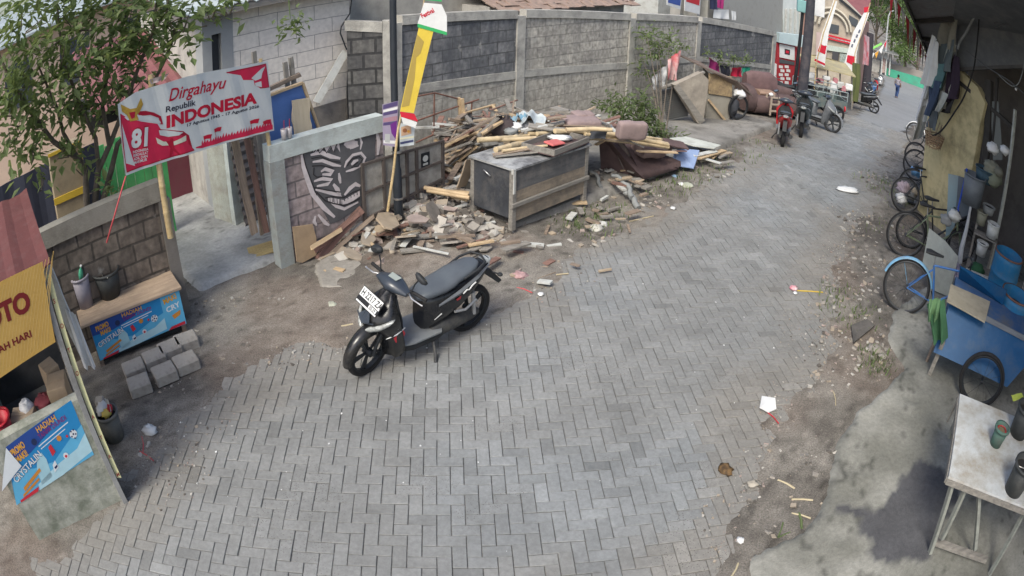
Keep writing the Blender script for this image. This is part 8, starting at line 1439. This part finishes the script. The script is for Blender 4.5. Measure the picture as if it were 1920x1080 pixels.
w0 = at(1660, 141); w1 = at(1745, 172); wd = (Vector((w1.x, w1.y, 0))-Vector((w0.x, w0.y, 0))); wa = Vector((w0.x, w0.y, 0)); wb = wa+wd
fe = thing('painted_wall', 'sea green painted fence wall across the end of the lane', 'wall', Vector((w0.x, w0.y, w0.z-.3)), math.atan2(wd.y, wd.x)); FE = lambda x, y, d=0: (lambda p: (p.x, d, p.z))(loc(fe, on(x, y, wa, wb)))
MB().prism([FE(1660, 146), FE(1660, 127), FE(1745, 152), FE(1745, 175)], (0, .2, 0)).build('wall', mat('sea_green', (.06, .34, .22), (.05, .27, .18), s=.8, dirt=(.09, .2, .15), ds=.9, dt=.6), fe)
fw = thing('stone_wall', 'grey rendered wall standing behind the sea green fence', 'wall', Vector((w0.x, w0.y+3, w0.z)), math.atan2(wd.y, wd.x)); FE2 = lambda x, y: (lambda p: (p.x, 0, p.z))(loc(fw, on(x, y, wa+Vector((0, 3, 0)), wb+Vector((0, 3, 0)))))
MB().prism([FE2(1650, 140), FE2(1650, 114), FE2(1750, 140), FE2(1750, 170)], (0, .3, 0)).build('wall', mat('far_render', (.32, .29, .27), (.25, .23, .21), s=.6), fw)
# far street lamp
lg = at(1657, 141); sl2 = thing('street_lamp', 'tall grey street lamp with curved arm before the far trees', 'street lamp', lg); lA = Vector((lg.x, lg.y, 0)); lB = lA+Vector((.85, -.5, 0)); MB().tube([loc(sl2, on(x, y, lA, lB)) for x, y in [(1660, 110), (1663, 60), (1666, 30), (1670, 22), (1676, 20)]], [.12, .1, .08, .07, .06], 8).build('pole', mat('lamp_grey', (.40, .42, .42), (.3, .32, .32), s=3), sl2)
# black car
cg = at(1737, 163); car = thing('car', 'small black car parked at the end of the lane by the green wall', 'car', cg, math.atan2(-.9, -.45)); cb = mat('car_black', (.02, .022, .026), (.015, .017, .02), s=4, rough=.25, spec=.5)
MB().hull([(-1.9, .62, .70, .28), (-1.7, .65, .80, .36), (-.6, .68, .84, .38), (.9, .66, .84, .36), (1.6, .60, .80, .30), (1.85, .52, .68, .2)], 20, 4).build('body', cb, car)
MB().hull([(-1.75, .98, .60, .12), (-1.3, 1.22, .62, .26), (.2, 1.25, .63, .28), (.95, 1.02, .66, .12)], 18, 4).build('cabin', paint('car_glass', (.03, .035, .04), .1), car)
for x in (-1.25, 1.2):
    for y in (-.78, .78): wheel_parts(car, 'wheel', (x, y, .30), .30, .2)
for s in (-1, 1): MB().box((1.72, s*.62-.12, .56), (1.86, s*.62+.12, .70)).build('headlight', M_lens, car)
MB().box((1.86, -.28, .34), (1.89, .28, .48)).build('number_plate', M_white, car); MB().box((1.80, -.35, .52), (1.87, .35, .66)).build('grille', M_white, car)
# walking person
pg = at(1681, 184); pe = thing('person', 'person in a grey top and dark blue trousers walking away down the lane', 'person', pg, RD(40))
def skin(name, V, E, R_, m, parent, M=None):
    me = bpy.data.meshes.new(name); me.from_pydata([tuple(v) for v in V], E, []); o = bpy.data.objects.new(name, me); C.objects.link(o); o.parent = parent
    md = o.modifiers.new('skin', 'SKIN'); me.skin_vertices.new() if not me.skin_vertices else None
    for i, r in enumerate(R_): me.skin_vertices[0].data[i].radius = (r, r) if not isinstance(r, tuple) else r
    me.skin_vertices[0].data[0].use_root = True; s_ = o.modifiers.new('sub', 'SUBSURF'); s_.levels = 2; s_.render_levels = 2; me.materials.append(m); return o
V = [(0, 0, .95), (0, 0, 1.12), (.0, 0, 1.32), (0, 0, 1.45), (.01, 0, 1.52), (.015, 0, 1.62), (.01, 0, 1.70), (0, .17, 1.40), (.02, .25, 1.16), (.10, .27, .93), (.13, .27, .86), (0, -.17, 1.40), (-.05, -.25, 1.16), (-.03, -.27, .92), (-.02, -.27, .85), (0, .09, .90), (.12, .10, .50), (-.02, .10, .09), (.1, .10, .03), (0, -.09, .90), (-.06, -.10, .50), (-.26, -.10, .13), (-.17, -.10, .05)]
E_ = [(0, 1), (1, 2), (2, 3), (3, 4), (4, 5), (5, 6), (3, 7), (7, 8), (8, 9), (9, 10), (3, 11), (11, 12), (12, 13), (13, 14), (0, 15), (15, 16), (16, 17), (17, 18), (0, 19), (19, 20), (20, 21), (21, 22)]
R_s = [(.13, .15), (.12, .13), (.13, .17), (.09, .11), .055, .095, .07, .065, .05, .038, .035, .065, .05, .038, .035, .09, .065, .045, .045, .09, .065, .045, .045]
skin('body', V, E_, R_s, mat('skin_brown', (.20, .11, .07), (.16, .09, .06), s=5), pe)
Vs = [V[i] for i in (0, 1, 2, 3, 7, 8, 11, 12)]; skin('shirt', Vs, [(0, 1), (1, 2), (2, 3), (3, 4), (4, 5), (3, 6), (6, 7)], [(.155, .17), (.14, .155), (.15, .185), (.11, .13), .085, .07, .085, .07], mat('shirt_grey', (.30, .29, .33), (.24, .23, .27), s=5), pe)
Vt = [V[i] for i in (0, 15, 16, 17, 19, 20, 21)]; skin('trousers', Vt, [(0, 1), (1, 2), (2, 3), (0, 4), (4, 5), (5, 6)], [(.15, .165), .105, .08, .06, .105, .08, .06], mat('trousers_blue', (.03, .06, .16), (.02, .045, .12), s=5), pe)
MB().ball((.0, 0, 1.66), (.105, .10, .11), 10).build('hair', paint('hair_black', (.01, .01, .01), .7), pe)
# bunting across the far lane
b2 = thing('bunting', 'short string of white, green and orange pennants by the kiosk', 'bunting', at(1655, 140)+Vector((0, 0, 3))); bA = Vector((kq.x-1, kq.y-3, 0)); bB = bA+Vector((.85, -.5, 0)); pp = [loc(b2, on(x, y, bA, bB)) for x, y in [(1622, 92), (1632, 98), (1640, 100), (1648, 94), (1658, 82), (1663, 74)]]; MB().tube(pp, .02, 4).build('cord', M_white, b2)
for i, mm in enumerate([M_redc, M_whitec, mat('pennant_orange', (.65, .33, .05)), M_whitec, M_redc]): p, q = pp[i], pp[i+1]; MB().prism([p, q, (p+q)/2+Vector((0, 0, -.7))], (.01, .01, 0)).build('pennant', mm, b2)
item('plank_banner', 'bright green slanting strip above the kiosk', 'banner', on(1645, 86, bA, bB), MB().bbox((0, 0, 0), (1.3, .04, .22), .01), paint('lime_green', (.25, .62, .15)), 0, None, (0, -.7, RD(-30)))
# ------------------------------------------------------------------ trees and plants
def leafy(mb, c, R_, n, size, r, mi=0, asp=.42, clump=7, droop=.3, hollow=.35):
    """leaf blades in twig-like clumps spread through an uneven volume"""
    c = Vector(c); k = 0; V = []; F = []
    while k < n:
        d = Vector((r.gauss(0, 1), r.gauss(0, 1), r.gauss(0, 1))).normalized(); q = hollow+(1-hollow)*r.random()**.6
        tw = Vector((c.x+d.x*R_[0]*q, c.y+d.y*R_[1]*q, c.z+d.z*R_[2]*q)); td = (d+Vector((r.gauss(0, .5), r.gauss(0, .5), r.gauss(0, .4)))).normalized()
        for j in range(clump):
            p = tw+td*(j-clump/2)*size*.55; a = Vector((r.gauss(0, 1), r.gauss(0, 1), r.gauss(0, .6)-droop)).normalized(); a = (a+td*.5).normalized(); s = size*r.uniform(.65, 1.2); side = a.cross(Vector((r.gauss(0, .4), r.gauss(0, .4), 1))).normalized()*s*asp*.5; up = side.cross(a).normalized()*s*.08
            i = len(mb.v)+len(V); V += [p, p+a*s*.45+side+up, p+a*s, p+a*s*.45-side+up, p+a*s*.45-up*.6]; F += [(i, i+1, i+2, i+4), (i, i+4, i+2, i+3)]
            k += 1
    n0 = len(mb.v); mb.v += [tuple(v) for v in V]; mb.f += F; mb.m += [mi if r.random() < .75 else mi+1 for _ in F]; mb.sm += [False]*len(F)
tr_ = Lw0+(Lw1-Lw0)*.42+SN*.55; tree = thing('leafy_tree', 'broad-leaved tree with several thin stems behind the low wall and banner', 'tree', Vector((tr_.x, tr_.y, 0)))
r_ = random.Random(21); TA, TB = tree.location, tree.location+SD
def TR(x, y, k=0): return on(x, y, TA+SN*k, TB+SN*k)-tree.location
stems = [[(.02, -.03, 0), TR(176, 375), TR(186, 320), TR(205, 270), TR(228, 215), TR(252, 150, -.2), TR(285, 60, -.4), TR(300, -30, -.5)], [(-.05, .02, 0), TR(163, 375), TR(160, 330), TR(148, 300, .1), TR(100, 265, -.2), TR(60, 215, -.3), TR(20, 150, -.3), TR(-20, 60, -.3)], [(.06, .03, 0), TR(192, 372), TR(205, 320), TR(222, 270), TR(250, 240, -.1), TR(310, 110, -.3), TR(345, 20, -.5)],
         [TR(186, 320), TR(180, 260), TR(150, 200, -.2), TR(120, 110, -.3), TR(110, 0, -.4)], [TR(205, 270), TR(190, 200, .1), TR(205, 120), TR(210, 20, -.1), TR(220, -60, -.2)], [TR(148, 300, .1), TR(120, 250), TR(105, 200, -.2), TR(70, 120, -.5)]]
mb = MB()
for q, P in enumerate(stems): P = [Vector(p) for p in P]; n = len(P); mb.tube([P[0]]+[p+Vector((r_.gauss(0, .012), r_.gauss(0, .012), 0)) for p in P[1:]], [(.045 if q < 3 else .028)*(1-.8*i/(n-1))+.005 for i in range(n)], 8)
tw = mb; mb = MB()
blobs = [(40, 40, -.4, .85, 620), (140, 30, -.4, .8, 620), (240, 30, -.3, .7, 520), (310, 20, -.5, .55, 330), (30, 140, -.4, .7, 420), (110, 120, -.4, .7, 440), (190, 110, -.2, .6, 420), (250, 90, -.2, .5, 300), (60, 215, -.4, .55, 260), (130, 190, -.2, .5, 260), (195, 180, 0, .45, 260), (235, 160, -.1, .35, 150), (20, 250, -.4, .4, 130), (55, 285, -.5, .25, 80), (135, 265, -.2, .25, 90), (80, -30, -.5, 1.0, 500), (200, -40, -.4, .9, 450), (340, 40, -.6, .3, 80), (395, 20, -.4, .25, 60), (320, 70, -.5, .28, 70), (75, 330, -.4, .16, 36), (155, 305, -.3, .14, 34), (0, 190, -.4, .5, 160), (430, 5, -.4, .2, 40)]
for (x, y, k, R_, n) in blobs: leafy(mb, TR(x, y, k), (R_, R_, R_*.75), int(n*.5), .15, r_, hollow=.05, asp=.5, clump=8); 
for (x, y, k, R_, n) in blobs:
    c = TR(x, y, k)
    for j in range(5): a = c+Vector((r_.gauss(0, R_*.4), r_.gauss(0, R_*.4), r_.gauss(0, R_*.3))); tw.tube([c*.75+a*.25+Vector((0, 0, -.12)), a], [.009, .004], 4)
mb.build('crown', [M_leaf, M_leaf2], tree); tw.build('trunk', M_bark, tree)
sp = MB(); r2_ = random.Random(5); bgp = on(552, 50, G0+SN*.2, G1+SN*.2); leafy(sp, (0, 0, 0), (.17, .1, .12), 70, .11, r2_, hollow=0); sp.tube([(-.05, 0, .1), (-.12, .1, .6), (-.3, .3, 1.6)], [.006, .008, .012], 5, 1); o = sp.build('hanging_twig', [M_leaf, M_leaf2], None, bgp); tag(o, 'single leafy sprig hanging before the white block house', 'twig')
def bush(name, label, cat, base, blobs, size, seed, mats=None, A=None, B=None, stem=True, asp=.4, kz=KZ):
    g = at(*base, kz) if isinstance(base[0], (int, float)) and len(base) == 2 else Vector(base); o = thing(name, label, cat, g); A = A or Vector((g.x, g.y, 0)); B = B or A+SD; r = random.Random(seed); mb = MB(); st_ = MB()
    for (x, y, R_, n) in blobs:
        c = on(x, y, A, B)-g; leafy(mb, c, (R_, R_*.8, R_*.8), n, size, r, hollow=.1, asp=asp); st_.tube([(r.uniform(-.05, .05), r.uniform(-.05, .05), 0), c*.5+Vector((0, 0, .1)), c], [.014, .01, .005], 5)
    mb.build('foliage', mats or [M_leaf, M_leaf2], o); 
    if stem: st_.build('stem', M_bark, o)
    return o
M_fl = mat('feather_green', (.13, .17, .075), (.075, .105, .045), s=3, rough=.6, bump=0); M_fl2 = mat('feather_fresh', (.19, .25, .11), (.12, .16, .07), s=3, rough=.6, bump=0)
for m__, c__ in ((M_fl, (.2, .26, .08)), (M_fl2, (.28, .36, .12))): leafy_light(m__, c__)
bush('shrub', 'low feathery shrub growing between the debris pile and zinc sheet', 'shrub', (1245, 262), [(1170, 205, .42, 240), (1205, 195, .36, 200), (1230, 255, .30, 160), (1255, 262, .30, 160), (1195, 232, .35, 180), (1145, 195, .28, 90), (1218, 222, .28, 120), (1275, 262, .18, 60)], .11, 31, [M_fl, M_fl2])
bush('sapling', 'tall thin sapling with sparse leaves against the long block wall', 'sapling', (1243, 255), [(1212, 65, .38, 90), (1235, 85, .38, 90), (1255, 75, .30, 70), (1230, 100, .25, 50), (1205, 110, .25, 40), (1215, 140, .22, 36), (1275, 85, .22, 36)], .13, 32, [M_fl2, M_fl], LA, LB)
bush('creeper', 'thin creeper spreading over the middle rail of the far block wall', 'creeper', (1375, 180), [(1350, 106, .25, 50), (1375, 108, .3, 70), (1400, 112, .25, 50), (1335, 98, .15, 24)], .12, 33, [M_fl2, M_fl], LA, LB)
bush('shrub', 'green weedy shrub between the shack and the blue tarpaulin', 'shrub', (1405, 200), [(1398, 178, .3, 90), (1412, 172, .3, 90), (1405, 195, .28, 90)], .11, 34)
bush('potted_plant', 'green plant in front of the dark yard window above the passage', 'plant', (130, 400), [(205, 350, .12, 30)], .1, 35, None, Lw0+SN*.3, Lw1+SN*.3)
# far trees
def big_tree(label, px, base_y, dst, h, w_, seed, n=1500, size=.55, name='tall_tree', mats=None, gz=None):
    d = ray(px, base_y); dst += 15; h *= 1.12; w_ *= 1.15; p = Vector((d.x, d.y, 0)).normalized()*dst; p.z = tz(p.x, p.y); o = thing(name, label, 'tree', p, 0, 'trees beyond the end of the lane'); r = random.Random(seed); tk = MB(); mb = MB()
    tk.tube([(0, 0, -.3), (r.uniform(-.2, .2), 0, h*.3), (r.uniform(-.4, .4), .2, h*.6), (r.uniform(-.5, .5), 0, h*.85)], [.2, .16, .1, .04], 8)
    nb = 9
    for k in range(nb):
        a = 6.28*k/nb+r.random(); q = r.uniform(.35, .8); zc = h*r.uniform(.3, .88); c = Vector((math.cos(a)*w_*q, math.sin(a)*w_*q, zc)); tk.tube([(0, 0, zc*.6), c], [.11, .03], 5); rr = w_*r.uniform(.38, .6); leafy(mb, c, (rr, rr, rr*.65), n//nb, size*.62, r, hollow=.3, clump=5, asp=.55)
    leafy(mb, (0, 0, h*.85), (w_*.5, w_*.5, h*.16), n//5, size*.62, r, hollow=.3, clump=5, asp=.55)
    tk.build('trunk', M_bark, o); mb.build('crown', mats or [M_ft, M_ft2], o); return o
M_ft = mat('far_leaf', (.13, .20, .07), (.07, .12, .04), s=.5, rough=.7, bump=0); M_ft2 = mat('far_leaf_bright', (.22, .31, .11), (.13, .2, .07), s=.5, rough=.7, bump=0)
for m__, c__ in ((M_ft, (.24, .32, .1)), (M_ft2, (.34, .42, .16))): leafy_light(m__, c__)
for q, (px, dst, h, w_, lb) in enumerate([(1612, 66, 14, 4.2, 'tall tree behind the arched house and right flag'), (1640, 60, 12, 3.6, 'tree rising just left of the far street lamp'), (1668, 66, 13, 4.4, 'largest tree, directly behind the far street lamp'), (1698, 62, 10, 3.8, 'tree above the sea green fence wall'), (1722, 58, 7.5, 3.2, 'lower tree beside the awning edge, above the black car'), (1745, 62, 9, 3.6, 'tree partly behind the hanging cloths'), (1585, 72, 15, 4.5, 'farthest tree showing above the cream house')]): big_tree(lb, px, 120, dst, h, w_, 300+q, 3000)
# more roofs and walls to close the far view
for q, (px, y, dst, w_, h, mm, lb) in enumerate([(1480, 30, 40, 9, 4.6, mat('far_brick', (.33, .2, .16), (.24, .15, .12), s=.8), 'brick coloured house above the far end of the long wall')]):
    d = ray(px, y); p = Vector((d.x, d.y, 0)).normalized()*dst; p.z = tz(p.x, p.y)-.3; o = thing('house', lb, 'house', p, RD(-35)); MB().box((-w_/2, 0, 0), (w_/2, 6, h)).build('wall', mm, o); MB().prism([(-w_/2-.4, -.4, h), (w_/2+.4, -.4, h), (w_/2+.4, 3, h+1.8), (-w_/2-.4, 3, h+1.8)], (0, 0, .12)).build('roof', M_roofred if q != 1 else M_zinc, o)
    for k in range(2): MB().box((-w_/2+1+k*w_/3.2, -.04, h*.4), (-w_/2+2.2+k*w_/3.2, -.001, h*.72)).build('window', paint('window_dark', (.08, .09, .1), .2), o)
# weeds and grass
def grass(name, label, spots, seed, hmin=.02, hmax=.09, mats=None):
    r = random.Random(seed); mb = MB()
    for (p, n, rad) in spots:
        for i in range(n):
            a = r.uniform(0, 6.28); d = rad*1.7*r.random()**.8; x, y = p.x+math.cos(a)*d, p.y+math.sin(a)*d; z = tz(x, y)+(p.z or 0); h = r.uniform(hmin, hmax); b = r.uniform(0, 6.28); w_ = h*.10; lx, ly = math.cos(b)*h*.6, math.sin(b)*h*.6; nx, ny = -math.sin(b)*w_, math.cos(b)*w_
            mb.add([(x-nx, y-ny, z), (x+nx, y+ny, z), (x+nx*.8+lx*.4, y+ny*.8+ly*.4, z+h*.7), (x-nx*.8+lx*.4, y-ny*.8+ly*.4, z+h*.7), (x+lx, y+ly, z+h)], [(0, 1, 2, 3), (3, 2, 4)], r.randrange(2))
    return tag(mb.build(name, mats or [M_fl, M_fl2]), label, None, None, 'stuff')
grass('weeds', 'low green weeds growing along the kerb of the pavement', [(P_(1100, 415), 150, .3), (P_(1080, 425), 120, .25), (P_(1130, 398), 120, .28), (P_(1240, 352), 150, .3), (P_(1280, 335), 130, .3), (P_(1310, 325), 100, .35), (P_(1350, 300), 90, .4), (P_(1380, 285), 70, .4), (P_(1420, 268), 60, .4)], 51)
grass('weeds', 'scattered green weeds on the right verge', [(P_(1585, 560), 110, .25), (P_(1600, 590), 90, .25), (P_(1660, 345), 160, .5), (P_(1680, 375), 100, .4), (P_(1645, 675), 110, .16), (P_(1635, 690), 60, .14), (P_(1580, 600), 60, .2), (P_(1655, 430), 50, .3)], 52)
# ------------------------------------------------------------------ litter one can point to
def lit(name, label, cat, px, r_, m, seed, sq=(1, 1, .45), h=.02, rz=0): p = at(px[0], px[1], h); return item(name, label, cat, p, crumple(r_, seed, sq=sq), m, rz)
def straw(label, a, b, m, r0=.005, name='straw', cat='straw', bendz=0): pa = at(*a, .012); pb = at(*b, .012); mb = MB(); mb.tube([(0, 0, 0), (pb-pa)*.5+Vector((.01, .005, bendz)), pb-pa], r0, 6); return tag(mb.build(name, m, None, pa), label, cat)
lit('plastic_bag', 'white drink bag lying near the rubbish pail, with red straws', 'bag', (281, 806), .07, M_white, 401, (1.2, .9, .6), .04)
straw('pink cord trailing from the white bag by the rubbish pail', (266, 818), (268, 848), paint('pink_cord', (.55, .09, .1)), .006, 'cord', 'cord'); straw('pink cord crossing to the pail side, farther from the white bag', (262, 846), (288, 864), paint('pink_cord', (.55, .09, .1)), .006, 'cord', 'cord')
P = [at(1428, 744, .02), at(1453, 748, .035), at(1455, 768, .02), at(1441, 774, .015), at(1424, 765, .03)]; mb = MB(); mb.prism([p-P[0] for p in P], (0, 0, .012)); tag(mb.build('plastic_bag', M_white, None, P[0]), 'flat white square bag on the right edge of the paving', 'bag')
straw('red straw beside the flat white square bag', (1438, 772), (1460, 794), M_red); straw('yellow straw sticking out of the pink and white wrapper on the road', (1495, 545), (1543, 548), paint('yellow_straw', (.6, .42, .05)), .008)
lit('wrapper', 'pink and white wrapper with a yellow straw on the right of the road', 'wrapper', (1488, 540), .06, mat('pink_white', (.62, .58, .58), (.5, .1, .15), s=14), 402); lit('cup_lid', 'small round white lid beside the pink and white wrapper', 'lid', (1491, 549), .03, M_white, 403)
lit('plastic_bag', 'flattened white bag lying far up the road near the right edge', 'bag', (1590, 356), .17, M_white, 404, (1.5, .8, .25)); lit('burnt_scrap', 'brown and black burnt scrap at the lower right paving edge', 'scrap', (1362, 880), .06, mat('burnt', (.20, .12, .05), (.02, .015, .012), s=20), 405, (1, 1.2, .4))
lit('dry_leaf', 'curled grey dry leaf on the dirt at the lower right', 'leaf', (1411, 907), .05, mat('dry_leaf', (.42, .39, .33), (.3, .27, .22), s=9), 406, (1, .9, .3)); lit('plastic_scrap', 'white lump by the paving edge near the lower margin', 'scrap', (1388, 1013), .032, M_white, 407, (1, 1, .7))
lit('paper_scrap', 'pale blue paper scrap at the very bottom of the concrete apron', 'paper', (1608, 1070), .08, mat('paleblue_paper', (.42, .5, .55), (.35, .42, .47), s=9), 408, (1, .8, .3))
for q, (a, b, rr, lb) in enumerate([((1458, 900), (1490, 916), .010, 'pale stick with knob on the lower right dirt'), ((1484, 936), (1524, 938), .009, 'straight pale stick beside the concrete apron edge'), ((1484, 962), (1520, 972), .008, 'long bean-like pod nearest the apron, upper one'), ((1498, 962), (1503, 992), .012, 'broad yellow-green pod crossing the upper one'), ((1468, 980), (1458, 1008), .008, 'thin pod forming a V with its neighbour'), ((1458, 1008), (1482, 998), .008, 'short pod at the foot of the V'), ((1384, 1056), (1372, 1080), .008, 'pale strip lying at the bottom margin'), ((1053+510, 735), (1567, 760), .006, 'thin straw on the dirt beside the stones'), ((1008, 522), (1042, 510), .005, 'thin dark twig on the dirt right of the scooter'), ((1043, 515), (1066, 513), .008, 'short pale batten chip on the left paving edge'), ((1007, 503), (1027, 500), .012, 'small dark wooden chip on the dirt'), ((575, 566), (592, 580), .012, 'pale green cane end on the dirt left of the scooter'), ((640, 612), (662, 608), .012, 'short tan stick before the scooter front wheel'), ((1180, 415), (1225, 405), .008, 'tan twig lying at the road edge')]): straw(lb, a, b, M_fl2 if q in (3, 4, 5) else (M_wood if q in (8, 10) else mat('straw_tan', (.48, .42, .28), (.36, .3, .2), s=9)), rr, 'stick' if q not in (2, 3, 4, 5) else 'pod', 'stick' if q not in (2, 3, 4, 5) else 'pod')
straw('bright pink cord on the dirt right of the scooter', (962, 538), (998, 549), paint('pink_cord', (.55, .09, .1)), .006, 'cord', 'cord', .01)
for q, (x, y, r_, mm, lb) in enumerate([(975, 517, .09, mat('pink_shred', (.48, .32, .32), (.3, .18, .18), s=20), 'heap of pinkish shredded paper right of the scooter'), (1014, 551, .035, M_white, 'white stone-like scrap right of the pink cord'), (936, 484, .045, M_white, 'bright white curl of plastic behind the scooter seat'), (845, 482, .05, M_white, 'white scrap showing just behind the scooter seat'), (624, 572, .07, mat('pale_greenish', (.4, .42, .34), (.3, .3, .25), s=9), 'pale greenish crumpled scrap left of the scooter mirror'), (1163, 338, .08, M_white, 'white rag end on the rubble beside the cabinet'), (1118, 428, .10, mat('off_white_foam', (.5, .49, .44), (.4, .39, .35), s=9), 'off-white foam box piece on the kerb weeds'), (1130, 420, .07, M_whitedirty, 'smaller foam piece beside the foam box piece'), (1265, 330, .05, mat('lightblue_scrap', (.25, .38, .52), (.2, .3, .42), s=9), 'light blue scrap in the kerb weeds'), (1290, 348, .10, mat('pale_flat', (.42, .44, .36), (.33, .35, .28), s=9), 'large pale flat scrap in the kerb weeds'), (1278, 345, .05, M_white, 'white scrap right below the light blue one'), (1262, 390, .04, M_white, 'white scrap at the road edge by the tan twig'), (672, 423, .05, paint('violet_plastic', (.16, .04, .35)), 'violet plastic flower-like scrap at the painted wall foot'), (1640, 655, .09, M_stone, 'round pale stone at the concrete apron edge'), (1655, 668, .06, M_stone, 'smaller stone touching the round pale one'), (1540, 640, .03, M_stone, 'lone pebble on the right dirt strip'), (1410, 905, .02, M_white, 'tiny white scrap by the dry leaf')]): lit('scrap' if 'stone' not in lb and 'pebble' not in lb else 'stone', lb, 'scrap' if 'stone' not in lb and 'pebble' not in lb else 'stone', (x, y), r_, mm, 430+q)
P = [at(1595, 612, .03), at(1625, 600, .05), at(1640, 612, .04), (at(1618, 630, .03)), at(1600, 645, .03)]; mb = MB(); mb.prism([p-P[0] for p in P], (0, 0, .02)); tag(mb.build('broken_slab', mat('dark_slab', (.13, .12, .11), (.07, .065, .06), s=6, bump=.6), None, P[0]), 'dark broken slab tilted on the right verge', 'slab')
